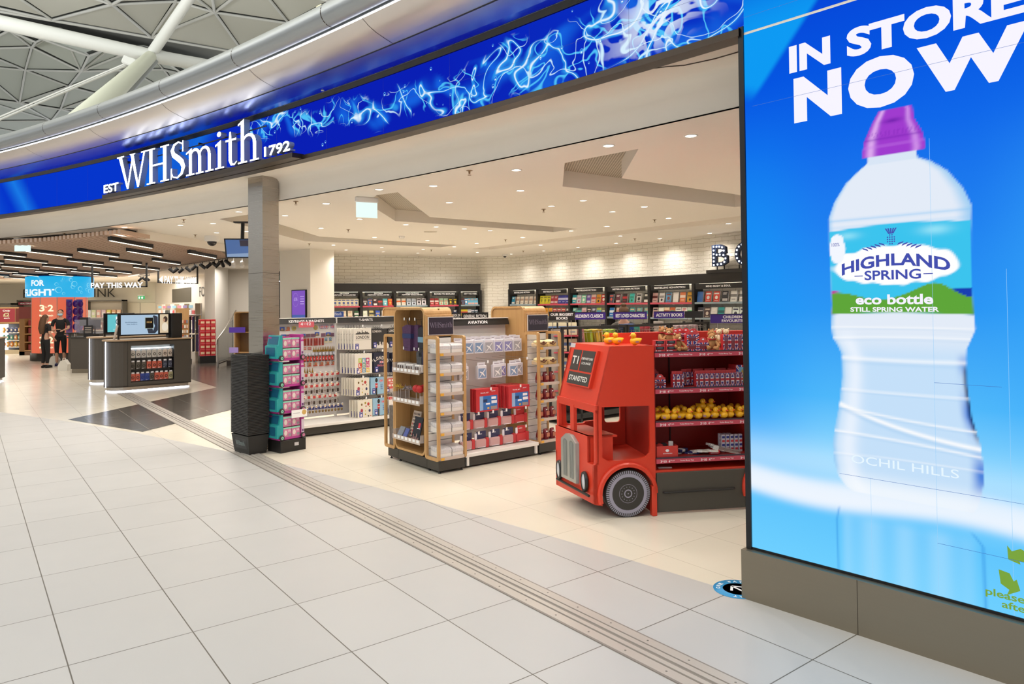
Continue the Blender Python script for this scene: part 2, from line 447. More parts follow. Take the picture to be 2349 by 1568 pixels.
# square white column beside the left brick wall
c0, c1, c2, c3 = Vector((-5.94, 18.36, 0)), Vector((-4.96, 17.64, 0)), Vector((-4.5, 18.15, 0)), Vector((-5.45, 19.0, 0))
mb = MB().prism([c0, c1, c2, c3], (0, 0, ZC), M_WHITE)
struct(mb.build('wall_column'), 'square white column between the headphone shelves and the left bookcases')
mb = MB().prism([c3, WLa+Vector((0, 0, 0)), WLa+Vector((-.3, .3, 0)), c3+Vector((-.3, .3, 0))], (0, 0, ZC), M_WHITE)
struct(mb.build('wall_column'))
# white wall and columns of the hall, seen left of the steel pillar
mb = MB().prism([(-11.1, 25.9, 0), (-10.15, 24.5, 0), (-10.45, 26.4, 0), (-10.9, 26.8, 0)], (0, 0, ZC), M_WHITE)
struct(mb.build('wall_column'), 'white column behind the red confectionery tower')
wall('wall_stair', (-10.7, 26.9), (-6.4, 26.9), 0, ZC, M_WHITE)
wall('wall_far', (-46, 39.5), (-14, 39.5), 0, ZC, mat('far_wall_paint', '#e2dccc', 0.7))
struct(MB().box(-46.2, -46, -9, 45, 0, 5, M_WHITE).build('wall_left'))

# ---------------------------------------------------------------- steel pillar in the entrance
pA, pB, pC = Vector((-3.502, 9.532, 0)), Vector((-3.249, 9.356, 0)), Vector((-3.113, 9.588, 0))
pD = pA+pC-pB
mb = MB().prism([pA, pB, pC, pD], (0, 0, 3.58), M_STEEL)
pil = mb.build('steel_pillar'); tag(pil, 'square brushed steel pillar standing under the illuminated shop name', 'pillar')
mb = MB()
for z in (1.15, 2.3):
    for a, b in ((pA, pB), (pB, pC)):
        dd = (b-a).normalized(); nn = Vector((dd.y, -dd.x, 0))*0.0015
        mb.prism([a+nn+Vector((0, 0, z)), b+nn+Vector((0, 0, z)), b+nn+Vector((0, 0, z+.004)), a+nn+Vector((0, 0, z+.004))], nn*-0.8, M_BRONZE)
mb.build('panel_joint', pil)
# ---------------------------------------------------------------- curved header: display, fascia, tube
hd = thing('led_display', 'long curved blue display band with water splash above the shop entrance', 'screen', SZ(-6, 3.6))
def rel(parent, o):
    o.parent = parent; o.matrix_parent_inverse = Matrix.Translation(-Vector(parent.location)); return o
def splash_mat():
    m = bpy.data.materials.new('splash_picture'); m.use_nodes = True; nt = m.node_tree; N = nt.nodes; L = nt.links
    for n in list(N): N.remove(n)
    out = N.new('ShaderNodeOutputMaterial'); em = N.new('ShaderNodeEmission'); L.new(em.outputs[0], out.inputs[0])
    at1 = N.new('ShaderNodeAttribute'); at1.attribute_name = 'pic'      # x: s, y: z, z: mask
    bg = N.new('ShaderNodeAttribute'); bg.attribute_name = 'bg'
    sp = N.new('ShaderNodeSeparateXYZ'); L.new(at1.outputs['Vector'], sp.inputs[0])
    cb = N.new('ShaderNodeCombineXYZ'); L.new(sp.outputs['X'], cb.inputs['X']); L.new(sp.outputs['Y'], cb.inputs['Y'])
    def ridge(scale, dist, th0, th1, seed):
        mp = N.new('ShaderNodeMapping'); mp.inputs['Location'].default_value = (seed, seed*.7, seed*1.3); mp.inputs['Scale'].default_value = (1.0, 1.25, 1)
        n = N.new('ShaderNodeTexNoise'); n.inputs['Scale'].default_value = scale; n.inputs['Detail'].default_value = 1.6; n.inputs['Roughness'].default_value = 0.4; n.inputs['Distortion'].default_value = dist
        L.new(cb.outputs[0], mp.inputs[0]); L.new(mp.outputs[0], n.inputs['Vector'])
        a = N.new('ShaderNodeMath'); a.operation = 'SUBTRACT'; a.inputs[1].default_value = 0.5; L.new(n.outputs['Fac'], a.inputs[0])
        ab = N.new('ShaderNodeMath'); ab.operation = 'ABSOLUTE'; L.new(a.outputs[0], ab.inputs[0])
        mr = N.new('ShaderNodeMapRange'); mr.interpolation_type = 'SMOOTHSTEP'
        mr.inputs['From Min'].default_value = th1; mr.inputs['From Max'].default_value = th0
        L.new(ab.outputs[0], mr.inputs['Value']); return mr.outputs['Result']
    def mul(a, b):
        n = N.new('ShaderNodeMath'); n.operation = 'MULTIPLY'; L.new(a, n.inputs[0]); L.new(b, n.inputs[1]); return n.outputs[0]
    def mix(fac, A, B):
        n = N.new('ShaderNodeMix'); n.data_type = 'RGBA'; L.new(fac, n.inputs['Factor'])
        if isinstance(A, tuple): n.inputs['A'].default_value = A
        else: L.new(A, n.inputs['A'])
        n.inputs['B'].default_value = B; return n.outputs['Result']
    msk = sp.outputs['Z']
    c = mix(mul(ridge(1.3, .6, 0.0, 0.10, 3), msk), bg.outputs['Color'], lin('#1560de'))
    c = mix(mul(ridge(2.0, .8, 0.004, 0.035, 11), msk), c, lin('#2f9bee'))
    c = mix(mul(ridge(2.8, .9, 0.004, 0.026, 3.3), msk), c, lin('#4fc0f8'))
    c = mix(mul(ridge(2.0, .8, 0.0, 0.010, 11), msk), c, lin('#e6f6ff'))
    c = mix(mul(ridge(2.4, 1.1, 0.0, 0.014, 7), msk), c, lin('#c9ecff'))
    ml = N.new('ShaderNodeMapRange'); ml.inputs['From Min'].default_value = 1.0; ml.inputs['From Max'].default_value = 2.0
    L.new(msk, ml.inputs['Value'])
    c = mix(mul(ridge(3.0, 1.6, 0.05, 0.10, 23), ml.outputs['Result']), c, lin('#e9f4ff'))
    L.new(c, em.inputs[0]); em.inputs[1].default_value = 1.0
    return m
sk = [(-9.6, 4.0), (-6.37, 4.05), (-5.85, 4.04), (-5.31, 3.98), (-4.49, 3.93), (-4.11, 3.87), (-3.4, 3.85), (-2.8, 3.8), (-2.23, 3.82), (-1.78, 3.79), (-1.28, 3.85), (-0.87, 3.83), (-0.5, 3.85), (-0.05, 3.9)]
sw = [(-9.6, 0), (-6.75, 0.0), (-6.4, 0.13), (-5.85, 0.14), (-5.3, 0.12), (-4.49, 0.13), (-4.1, .14), (-3.4, .15), (-2.8, .2), (-2.2, .24), (-1.3, .26), (-0.6, .3), (0, .3)]
nS, nZ = 900, 24
ss = np.linspace(-22, 0, nS); zz = np.linspace(3.6, 4.17, nZ)
Sg, Zg = np.meshgrid(ss, zz, indexing='ij')
cen = np.interp(Sg, [a for a, b in sk], [b for a, b in sk]); wid = np.interp(Sg, [a for a, b in sw], [b for a, b in sw])
cen = cen + 0.04*np.sin(Sg*5.1) + 0.03*np.sin(Sg*11.7+1)
dd = np.abs(Zg-cen); t = np.clip((wid-dd)/(0.07)+0.3, 0, 1)*(wid > 0.01)
heavy = np.clip(1-np.abs(Sg+0.62)/0.6, 0, 1)*np.clip(1.5-np.abs(Zg-3.9-(Sg+.6)*.25)/0.2, 0, 1)
mask = t + np.where(t > .5, heavy, 0)
c_blue = np.array(lin('#0a1fb4')[:3]); c_mid = np.array(lin('#0636cc')[:3]); c_lt = np.array(lin('#0b66e6')[:3]); c_cy = np.array(lin('#1f8cf0')[:3])
f1 = np.clip((-(Sg)-5.5)/3.5, 0, 1)[..., None]
bgc = c_blue*(1-f1) + c_mid*f1
def beam(s0, k, w, st):
    d = np.abs(Sg-(s0+(Zg-3.6)*k)); return (np.clip(1-d/w, 0, 1)**1.3*st)[..., None]
for s0, k, w, st in ((-9.2, 1.6, 1.0, .55), (-8.3, 1.1, .5, .4), (-12.9, -.9, .45, .7), (-14.2, -.8, .8, .3)):
    bm = beam(s0, k, w, st); bgc = bgc*(1-bm) + c_cy*bm
right = np.clip((Sg+3)/3, 0, 1)[..., None]*0.5
bgc = bgc*(1-right) + np.array(lin('#0640d8')[:3])*right
vsx = []
for i in range(nS):
    for j in range(nZ): vsx.append(SZ(ss[i], zz[j], 0))
me = bpy.data.meshes.new('screen_picture')
fs = [[i*nZ+j, i*nZ+j+1, (i+1)*nZ+j+1, (i+1)*nZ+j] for i in range(nS-1) for j in range(nZ-1)]
me.from_pydata(vsx, [], fs)
a1 = me.attributes.new('pic', 'FLOAT_VECTOR', 'POINT'); a1.data.foreach_set('vector', np.stack([Sg, Zg, mask], -1).astype('f').ravel())
a2 = me.attributes.new('bg', 'FLOAT_COLOR', 'POINT'); a2.data.foreach_set('color', np.concatenate([bgc, np.ones_like(Sg)[..., None]], -1).astype('f').ravel())
me.materials.append(splash_mat())
o = bpy.data.objects.new('screen_picture', me); COL.objects.link(o); rel(hd, o)
mb = MB()
# droplets drawn on the picture
M_DROP = mat('droplet_picture', '#3aa0f0', emit=0.9); M_DROPW = mat('droplet_highlight', '#d8f0ff', emit=1.0)
random.seed(3)
for k in range(34):
    s = random.uniform(-6.9, -0.5); z = random.uniform(3.64, 4.14); r = random.uniform(.007, .02)
    ring = []
    for j in range(12):
        a = 2*PI*j/12; ring.append((math.cos(a), math.sin(a)))
    vs = [SZ(s+x*r, z+y*r*1.15, .002) for x, y in ring] + [SZ(s+x*r*.7, z+y*r*.8, .002) for x, y in ring]
    mb.add(vs, [[j, (j+1) % 12, 12+(j+1) % 12, 12+j] for j in range(12)], M_DROP)
    mb.add([SZ(s+x*r*.45, z-r*.4+y*r*.3, .003) for x, y in ring], [list(range(12))], M_DROPW)
rel(hd, mb.build('droplet_picture'))
def sweep(prof, s0, s1, n, m, sm=False, mb=None):
    mb = mb or MB(); k = len(prof)
    vs = [SZ(s0+(s1-s0)*i/n, z, dr) for i in range(n+1) for dr, z in prof]
    mb.add(vs, [[i*k+j, i*k+j+1, (i+1)*k+j+1, (i+1)*k+j] for i in range(n) for j in range(k-1)], m, sm)
    return mb
mb = sweep([(-0.1, 3.54), (0.03, 3.54), (0.03, 3.585), (0.0, 3.6)], -22, -0.02, 60, M_BRONZE)
sweep([(0.0, 4.17), (0.012, 4.172), (0.05, 4.215)], -22, 6, 60, M_BEZEL, mb=mb)
rel(hd, mb.build('frame'))
# seams between display modules
mb = MB(); M_SEAM = mat('screen_seam', '#0a1a80', emit=0.5)
for k in range(22):
    s = -0.9-k*1.0
    mb.add([SZ(s, 3.6, .001), SZ(s+.002, 3.6, .001), SZ(s+.002, 4.17, .001), SZ(s, 4.17, .001)], [(0, 1, 2, 3)], M_SEAM)
sweep([(.001, 3.883), (.001, 3.8845)], -5, 0, 20, M_SEAM, mb=mb)
rel(hd, mb.build('seam'))

fa = thing('canopy_fascia', 'satin metal canopy fascia with light strip and grey tube above the blue display', 'fascia', SZ(-6, 4.5))
rel(fa, sweep([(0.05, 4.22), (0.12, 4.235), (0.30, 4.298)], -22, 6, 80, M_UNDER).build('underside'))
mb = sweep([(0.30, 4.302), (0.40, 4.326), (0.50, 4.356), (0.58, 4.392), (0.647, 4.442)], -22, 6, 80, M_FASCIA, True)
rel(fa, mb.build('panel'))
mb = MB()
for k in range(10):
    s = -1.3-k*2.05
    sweep([(0.302, 4.3008), (0.40, 4.3246), (0.50, 4.3546), (0.58, 4.3906), (0.649, 4.442)], s, s+.006, 1, M_BRONZE, mb=mb)
sweep([(0.296, 4.295), (0.304, 4.297), (0.305, 4.303)], -22, 6, 80, M_DARK, mb=mb)
rel(fa, mb.build('panel_joint'))
rel(fa, sweep([(.647, 4.442), (.655, 4.443), (.657, 4.450), (.655, 4.456)], -22, 6, 80, M_TUBEL).build('light_strip'))
pr = [(.655, 4.456), (.66, 4.475)] + [(0.685-0.115*math.cos(t), 4.585-0.115*math.sin(t)) for t in [PI*0.4+PI*1.3*k/14 for k in range(15)]]
rel(fa, sweep(pr, -22, 6, 80, M_TUBE, True).build('tube'))
mb = MB()
for k in range(12):
    s = -2.1-k*1.7
    sweep([(0.685-0.1165*math.cos(t), 4.585-0.1165*math.sin(t)) for t in [PI*0.15+PI*1.4*q/12 for q in range(13)]], s, s+.012, 1, M_BRONZE, mb=mb)
rel(fa, mb.build('tube_joint'))
# white bodywork behind / above the header so that nothing is open from above
struct(sweep([(-0.1, 3.55), (-0.1, 4.3), (0.0, 4.4), (.65, 4.62)], -22, 6, 60, M_WHITE).build('trim_5'))
for px, py, w in ((740, 200, 'nearest the water splash'), (386, 318, 'above the lit shop name'), (110, 387, 'furthest to the left')):
    for dr in (0.3,):
        d = ray(px, py); t = (4.26-EYE)/d.z; p = Vector((d.x*t, d.y*t, 4.26))
    mb = MB().lathe([(0.035, 0.03), (0.037, -0.006), (0.02, -0.012), (0.012, -0.03), (0.0, -0.03)], M_WMETAL, p, n=14)
    mb.lathe([(0.0, -.034), (0.018, -.036), (0.018, -.04), (0.0, -.041)], M_WMETAL, p, n=12)
    tag(mb.build('sprinkler_head'), 'white sprinkler head under the blue canopy soffit, ' + w, 'sprinkler', 'sprinklers under the canopy')

# ---------------------------------------------------------------- display wall on the right with the bottle picture
lw = thing('led_display', 'tall bright display wall showing a water bottle on blue', 'screen', SZ(1.3, 0))
nS, nZ = 300, 440
ss = np.linspace(0, 2.6, nS); zz = np.linspace(0.318, 4.17, nZ)
S, Z = np.meshgrid(ss, zz, indexing='ij')
def L3(h): return np.array(lin(h)[:3])
def sst(a, b, x): t = np.clip((x-a)/(b-a), 0, 1); return t*t*(3-2*t)
def over(img, col, a): return img*(1-a[..., None]) + col*a[..., None]
zk = [0.3, 0.6, 0.95, 1.3, 1.8, 2.3, 2.8, 3.2, 3.6, 4.2]
ck = ['#6fd0ff', '#62c6fd', '#8ad8ff', '#4fb8fb', '#2b97f5', '#1f7ff0', '#1068ea', '#0656e2', '#0648da', '#0640d4']
cl = np.array([lin(c)[:3] for c in ck])
img = np.stack([np.interp(Z, zk, cl[:, i]) for i in range(3)], -1)
img = over(img, L3('#0a9bfb'), 0.55*sst(.55, 0, S)*sst(0.6, 1.2, Z)*sst(3.2, 2.0, Z))
img = over(img, L3('#3aa9fa'), 0.45*sst(1.2, 1.6, S)*sst(1.0, 1.5, Z)*sst(3.0, 2.0, Z))
edge = 0.07+(Z-3.145)*(0.40/0.48)
img = over(img, L3('#0fa0f6'), 0.9*sst(0.03, -0.03, S-edge)*sst(3.1, 3.25, Z+0.4*S)*sst(4.1, 3.5, Z))
# white shoreline behind the bottle
shore = 0.79-0.0*S
img = over(img, L3('#f4f8ff'), 0.95*np.exp(-((Z-0.76+0.03*np.sin(S*4))/0.085)**4))
img = over(img, L3('#c9e8ff'), 0.5*np.exp(-((Z-0.9)/0.12)**2))
# bottle outline in metres on the wall
bz = [0.775, 0.80, 0.85, 0.93, 1.03, 1.13, 1.26, 1.42, 1.55, 1.60, 1.64, 1.70, 1.83, 1.93, 2.19, 2.33, 2.42, 2.52, 2.58, 2.61, 2.62]
bl = [0.62, 0.585, 0.54, 0.516, 0.510, 0.525, 0.552, 0.571, 0.570, 0.548, 0.522, 0.513, 0.521, 0.518, 0.511, 0.511, 0.545, 0.612, 0.683, 0.725, 0.731]
brr = [1.215, 1.235, 1.252, 1.268, 1.268, 1.256, 1.222, 1.204, 1.203, 1.205, 1.222, 1.246, 1.238, 1.234, 1.236, 1.241, 1.205, 1.135, 1.06, 0.998, 0.995]
Lf = np.interp(Z, bz, bl); Rt = np.interp(Z, bz, brr)
ins = np.minimum(sst(0, .008, S-Lf), sst(0, .008, Rt-S))*((Z > .775) & (Z < 2.62))
U = np.clip((S-Lf)/(Rt-Lf), 0, 1)
body_up = np.stack([np.full_like(Z, c) for c in L3('#e4ecf8')], -1)
body = over(body_up, L3('#b9dcfa'), sst(1.72, 1.5, Z)*0.75)
body = over(body, L3('#eef5ff'), 0.8*np.exp(-((U-.12)/.07)**2)*sst(1.75, 1.6, Z))
body = over(body, L3('#1b6fd8'), 0.9*sst(.90, .985, U)*sst(1.6, 1.5, Z)*(0.55+.45*np.sin(Z*21)))
body = over(body, L3('#071d50'), 0.85*sst(.955, .99, U)*sst(1.55, 1.48, Z)*sst(1.1, 1.2, Z))
body = over(body, L3('#4fb8f0'), 0.6*sst(.88, 1.0, U)*sst(1.75, 1.85, Z))
body = over(body, L3('#7fc4f4'), 0.7*sst(.05, .0, U))
for (za, zb, zc, w, st) in ((1.27, 1.13, 1.10, .012, .95), (1.255, 1.2, 1.185, .007, .7), (1.35, 1.345, 1.35, .006, .6), (1.11, 1.10, 1.06, .007, .7), (1.53, 1.52, 1.53, .012, .6), (0.98, 1.0, 0.99, .006, .35), (1.64, 1.66, 1.65, .008, .5), (1.70, 1.71, 1.70, .006, .5)):
    zc_ = za*(1-U)**2 + zb*2*U*(1-U) + zc*U**2
    body = over(body, L3('#ffffff'), st*np.exp(-((Z-zc_)/w)**2))
    body = over(body, L3('#7db8e8'), .3*st*np.exp(-((Z-zc_+w*1.6)/w)**2))
body = over(body, L3('#8ec9f5'), 0.5*np.exp(-((Z-2.31)/.008)**2)); body = over(body, L3('#9fd0f7'), 0.4*np.exp(-((Z-2.27)/.006)**2))
body = over(body, L3('#f7fbff'), 0.8*sst(0.93, .8, Z))
img = over(img, 0, ins*0) if False else img*(1-ins[..., None]) + body*ins[..., None]
# label
lt = 2.25+0.02*np.sin(PI*U); gb = 1.775+.01*np.sin(PI*U)
lab = ins*sst(-.003, .003, lt-Z)*sst(-.003, .003, Z-gb)
img = over(img, L3('#3cc4ee'), lab)
img = over(img, L3('#a8ecfa'), lab*0.7*np.exp(-((S-1.07)/.07)**2-((Z-2.22)/.025)**2))
img = over(img, L3('#a8ecfa'), lab*0.6*np.exp(-((S-.62)/.06)**2-((Z-2.22)/.02)**2))
gt = 1.88+0.05*np.exp(-((S-1.08)/.1)**2)+.02*np.sin(S*14)
img = over(img, L3('#1a3fb0'), lab*sst(0, .004, 1.915-Z-0.1*np.maximum(0, 1.19-S))*sst(1.12, 1.16, S))
img = over(img, L3('#c33f9a'), lab*sst(0, .004, 1.915-Z)*sst(.58, .54, S))
img = over(img, L3('#5fa63a'), lab*sst(0, .004, gt-Z))
# cloud behind the name
cd = np.sqrt(((S-.862)/.32)**2+((Z-2.045)/.105)**2) + 0.035*np.sin(S*60)+.03*np.sin(S*31+Z*50)
img = over(img, L3('#ffffff'), lab*sst(1.06, 0.98, cd))
cd = np.sqrt(((S-.56)/.045)**2+((Z-2.15)/.08)**2) + 0.05*np.sin(Z*90)
img = over(img, L3('#f3f7ff'), lab*sst(1.06, 0.98, cd))
# cap
kz = [2.60, 2.655, 2.665, 2.73, 2.745, 2.82, 2.83, 2.88, 2.895]
kl = [0.722, 0.706, 0.706, 0.716, 0.72, 0.756, 0.76, 0.79, 0.80]; kr = [1.015, 1.03, 1.034, 1.024, 1.018, 0.982, 0.98, 0.975, .965]
Lc = np.interp(Z, kz, kl); Rc = np.interp(Z, kz, kr); Uc = np.clip((S-Lc)/(Rc-Lc), 0, 1)
neck = np.minimum(sst(0, .006, S-.735), sst(0, .006, .99-S))*((Z > 2.60) & (Z < 2.66))
img = over(img, L3('#d9e6f6'), neck)
capi = np.minimum(sst(0, .005, S-Lc), sst(0, .005, Rc-S))*((Z > 2.645) & (Z < 2.893))
cc = np.stack([np.full_like(Z, c) for c in L3('#a03ccf')], -1)
cc = over(cc, L3('#e9b8f6'), 0.8*np.exp(-((Uc-.14)/.07)**2)); cc = over(cc, L3('#dca0f2'), 0.7*np.exp(-((Uc-.86)/.06)**2))
cc = over(cc, L3('#5c14a0'), 0.7*np.exp(-((Uc-.5)/.22)**2-((Z-2.83)/.012)**2)); cc = over(cc, L3('#c779ea'), 0.5*np.exp(-((Z-2.70)/.006)**2)); cc = over(cc, L3('#7a22b4'), .5*np.exp(-((Z-2.74)/.008)**2))
cc = over(cc, L3('#7a22b4'), .35*(np.sin(Uc*120) > .3)*(np.abs(Z-2.765) < .015))
img = img*(1-capi[..., None]) + cc*capi[..., None]
# faint reflection below the shoreline
rz = np.clip(0.70-Z, 0, .4); re_ = np.exp(-((S-np.interp(rz, [0, .1, .4], [.55, .53, .535]))/.006)**2) + np.exp(-((S-np.interp(rz, [0, .08, .4], [1.19, 1.255, 1.262]))/.008)**2)
img = over(img, L3('#3a9ae8'), 0.6*np.clip(re_, 0, 1)*sst(.69, .66, Z))
img = over(img, L3('#b8e6ff'), 0.45*sst(.54, .6, S)*sst(1.25, 1.15, S)*sst(.69, .60, Z)*(0.7+.3*np.sin(S*37)))
me = bpy.data.meshes.new('screen_picture')
me.from_pydata([SZ(a, b, 0) for a in ss for b in zz], [], [[i*nZ+j, i*nZ+j+1, (i+1)*nZ+j+1, (i+1)*nZ+j] for i in range(nS-1) for j in range(nZ-1)])
a2 = me.attributes.new('pic', 'FLOAT_COLOR', 'POINT'); a2.data.foreach_set('color', np.concatenate([img, np.ones_like(S)[..., None]], -1).astype('f').ravel())
m = bpy.data.materials.new('bottle_picture'); m.use_nodes = True; N = m.node_tree.nodes
for n in list(N): N.remove(n)
o1 = N.new('ShaderNodeOutputMaterial'); e1 = N.new('ShaderNodeEmission'); t1 = N.new('ShaderNodeAttribute'); t1.attribute_name = 'pic'
m.node_tree.links.new(t1.outputs['Color'], e1.inputs[0]); m.node_tree.links.new(e1.outputs[0], o1.inputs[0])
me.materials.append(m)
o = bpy.data.objects.new('screen_picture', me); COL.objects.link(o); rel(lw, o)
def curve_text(mb, body, s0, s1, z0, z1, m, bold=0.0, dr=0.003, bend=0.0, res=4):
    vs, fs, asp = glyphs(body, bold, res=res)
    out = []
    for x, y, z in vs:
        bz_ = bend*(1-(2*x-1)**2) if bend else 0
        out.append(SZ(s0+(s1-s0)*x, z0+(z1-z0)*y+bz_, dr))
    mb.add(out, fs, m); return mb
M_LW = mat('screen_white', '#f1eefb', emit=1.0); M_LB = mat('screen_navy', '#1c33a6', emit=1.0); M_LG = mat('screen_green', '#6f9e1e', emit=1.0); M_LP = mat('screen_pale', '#e2f2ff', emit=1.0)
mb = MB()
curve_text(mb, 'IN', .295, .543, 3.226, 3.388, M_LW, .045)
curve_text(mb, 'STORE', .636, 1.478, 3.228, 3.392, M_LW, .045)
curve_text(mb, 'N', .320, .603, 2.92, 3.188, M_LW, .06)
curve_text(mb, 'O', .640, .985, 2.913, 3.195, M_LW, .06)
curve_text(mb, 'W', 1.0, 1.50, 2.925, 3.188, M_LW, .06)
rel(lw, mb.build('lettering', label='white lettering IN STORE NOW'))
mb = MB()
curve_text(mb, 'HIGHLAND', .585, 1.137, 1.995, 2.062, M_LB, .03, bend=.045)
curve_text(mb, 'SPRING', .71, .998, 1.965, 2.018, M_LB, .02, dr=.0035)
for a, b in ((.655, .70), (1.01, 1.055)): mb.add([SZ(a, 1.988, .003), SZ(b, 1.988, .003), SZ(b, 1.993, .003), SZ(a, 1.993, .003)], [(0, 1, 2, 3)], M_LB)
curve_text(mb, 'eco bottle', .659, 1.054, 1.83, 1.885, M_LW, .03)
curve_text(mb, 'STILL SPRING WATER', .629, 1.081, 1.79, 1.816, M_LW, .03)
curve_text(mb, '100%', .53, .575, 2.165, 2.185, M_LB, .0)
rel(lw, mb.build('lettering', label='bottle label lettering HIGHLAND SPRING eco bottle'))
mb = MB()
curve_text(mb, 'OCHIL HILLS', .619, 1.156, .94, .985, M_LP, .0)
rel(lw, mb.build('lettering', label='embossed lettering OCHIL HILLS'))
# thistle emblem
mb = MB()
for i in range(4):
    for j in range(5):
        if abs(i-1.5)+abs(j-2) > 3: continue
        s = .835+i*.0115; z = 2.155+j*.012
        mb.add([SZ(s, z, .003), SZ(s+.0045, z+.005, .003), SZ(s, z+.01, .003), SZ(s-.0045, z+.005, .003)], [(0, 1, 2, 3)], M_LB)
for k in range(5):
    a = (k-2)*.28; s = .852+math.sin(a)*.02; z = 2.215
    mb.add([SZ(s-.003, z, .003), SZ(s+.003, z, .003), SZ(s+math.sin(a)*.03+.004, z+.03, .003), SZ(s+math.sin(a)*.03-.004, z+.03, .003)], [(0, 1, 2, 3)], M_LB)
for sg in (-1, 1):
    for k in range(5):
        s = .852+sg*(.03+k*.022); z = 2.15-k*.006
        mb.add([SZ(s, z, .003), SZ(s+sg*.03, z+.012, .003), SZ(s+sg*.035, z+.02, .003), SZ(s+sg*.008, z+.012, .003)], [(0, 1, 2, 3)], M_LB)
rel(lw, mb.build('emblem'))
# recycling arrows and small green text
mb = MB(); rc = (1.425, .53)
for k in range(3):
    a0 = PI/2+k*2*PI/3
    pts = []
    for (ra, aa) in ((.105, -.5), (.12, .1), (.11, .45), (.14, .5), (.085, .85), (.045, .3), (.062, .28), (.06, -.35)):
        pts.append(SZ(rc[0]+ra*math.cos(a0+aa), rc[1]+ra*math.sin(a0+aa), .003))
    mb.add(pts, [list(range(8))], M_LG)
rel(lw, mb.build('emblem', label='green recycling arrows'))
mb = MB()
curve_text(mb, 'please recycle', 1.262, 1.64, .378, .425, M_LG, .02)
curve_text(mb, 'after use', 1.33, 1.56, .345, .38, M_LG, .02)
rel(lw, mb.build('lettering', label='green lettering'))
mb = MB()
M_SEAM2 = mat('screen_seam_dark', '#2a6fc8', emit=.8); M_SEAM3 = mat('screen_seam_pale', '#9bd4ff', emit=.9)
for s0, s1, z in ((1.05, 2.6, .5885), (.55, 1.3, .866), (1.3, 2.6, .866), (.05, 2.6, 3.08), (0, .5, 3.655), (1.05, 1.35, 1.42)):
    mb.add([SZ(s0, z, .0015), SZ(s1, z, .0015), SZ(s1, z+.0018, .0015), SZ(s0, z+.0018, .0015)], [(0, 1, 2, 3)], M_SEAM2)
for s, z0, z1 in ((1.05, .32, 2.7), (.72, .32, .87), (1.38, .32, 2.0)):
    mb.add([SZ(s, z0, .0015), SZ(s+.0015, z0, .0015), SZ(s+.0015, z1, .0015), SZ(s, z1, .0015)], [(0, 1, 2, 3)], M_SEAM3)
rel(lw, mb.build('seam'))
mb = MB()
vs = [SZ(0.0, 0, 0), SZ(0, 0, -.4), SZ(0, 0, 0)]
# body of the wall behind the picture, left bezel post, bottom bezel
def cbox(mb, s0, s1, d0, d1, z0, z1, m, n=1):
    for i in range(n):
        a, b = s0+(s1-s0)*i/n, s0+(s1-s0)*(i+1)/n
        vs = [SZ(a, z0, d0), SZ(b, z0, d0), SZ(b, z0, d1), SZ(a, z0, d1), SZ(a, z1, d0), SZ(b, z1, d0), SZ(b, z1, d1), SZ(a, z1, d1)]
        mb.add(vs, [(0, 3, 2, 1), (4, 5, 6, 7), (0, 1, 5, 4), (1, 2, 6, 5), (2, 3, 7, 6), (3, 0, 4, 7)], m)
cbox(mb, -.03, 4.5, -.45, -.004, 0.3, 3.6, M_DARK, 6)
rel(lw, mb.build('housing'))
mb = MB()
cbox(mb, -.035, .0, -.45, .012, .305, 3.6, M_BEZEL); cbox(mb, -.035, 3.4, -.01, .004, .3, .318, M_BEZEL, 4)
rel(lw, mb.build('frame'))
mb = MB(); cbox(mb, -.05, 4.5, -.47, .05, 0, .303, M_PLINTH, 8)
o = rel(lw, mb.build('plinth', label='dull steel plinth'))
mb = MB()
for s in (.655, 2.4): cbox(mb, s, s+.003, .05, .0515, 0, .303, M_BRONZE)
rel(lw, mb.build('plinth_joint'))

# ---------------------------------------------------------------- illuminated shop name
M_FACE = mat('letter_face', '#f4f8ff', emit=5.0); M_RET = mat('letter_return', '#aab3bd', 0.35, 0.4)
def stroke(pts, w):
    """variable-width ribbon polygon from (x, y, width)"""
    P = [Vector((p[0], p[1])) for p in pts]; Lh, Rh = [], []
    for i, p in enumerate(P):
        t = (P[min(i+1, len(P)-1)]-P[max(i-1, 0)]).normalized(); nn = Vector((-t.y, t.x)); ww = (pts[i][2] if len(pts[i]) > 2 else w)/2
        Lh.append(p+nn*ww); Rh.append(p-nn*ww)
    return [(q.x, q.y) for q in Lh + Rh[::-1]]
def rect(x0, x1, y0, y1): return [(x0, y0), (x1, y0), (x1, y1), (x0, y1)]
T, t_, SF = 0.10, 0.045, 0.035
def circ(x, y, r, n=16): return [(x+r*math.cos(2*PI*k/n), y+r*math.sin(2*PI*k/n)) for k in range(n)]
def archp(x0, x1, y0, top, w0, w1):
    pts = []
    for k in range(11):
        a = PI*(1-k/10*.5) if False else PI*(1-k/10)
        cx = (x0+x1)/2; rx = (x1-x0)/2
        pts.append((cx+rx*math.cos(a), y0+(top-y0)*math.sin(a)**.8 if a not in (0, PI) else y0, w0+(w1-w0)*k/10))
    return stroke(pts, w0)
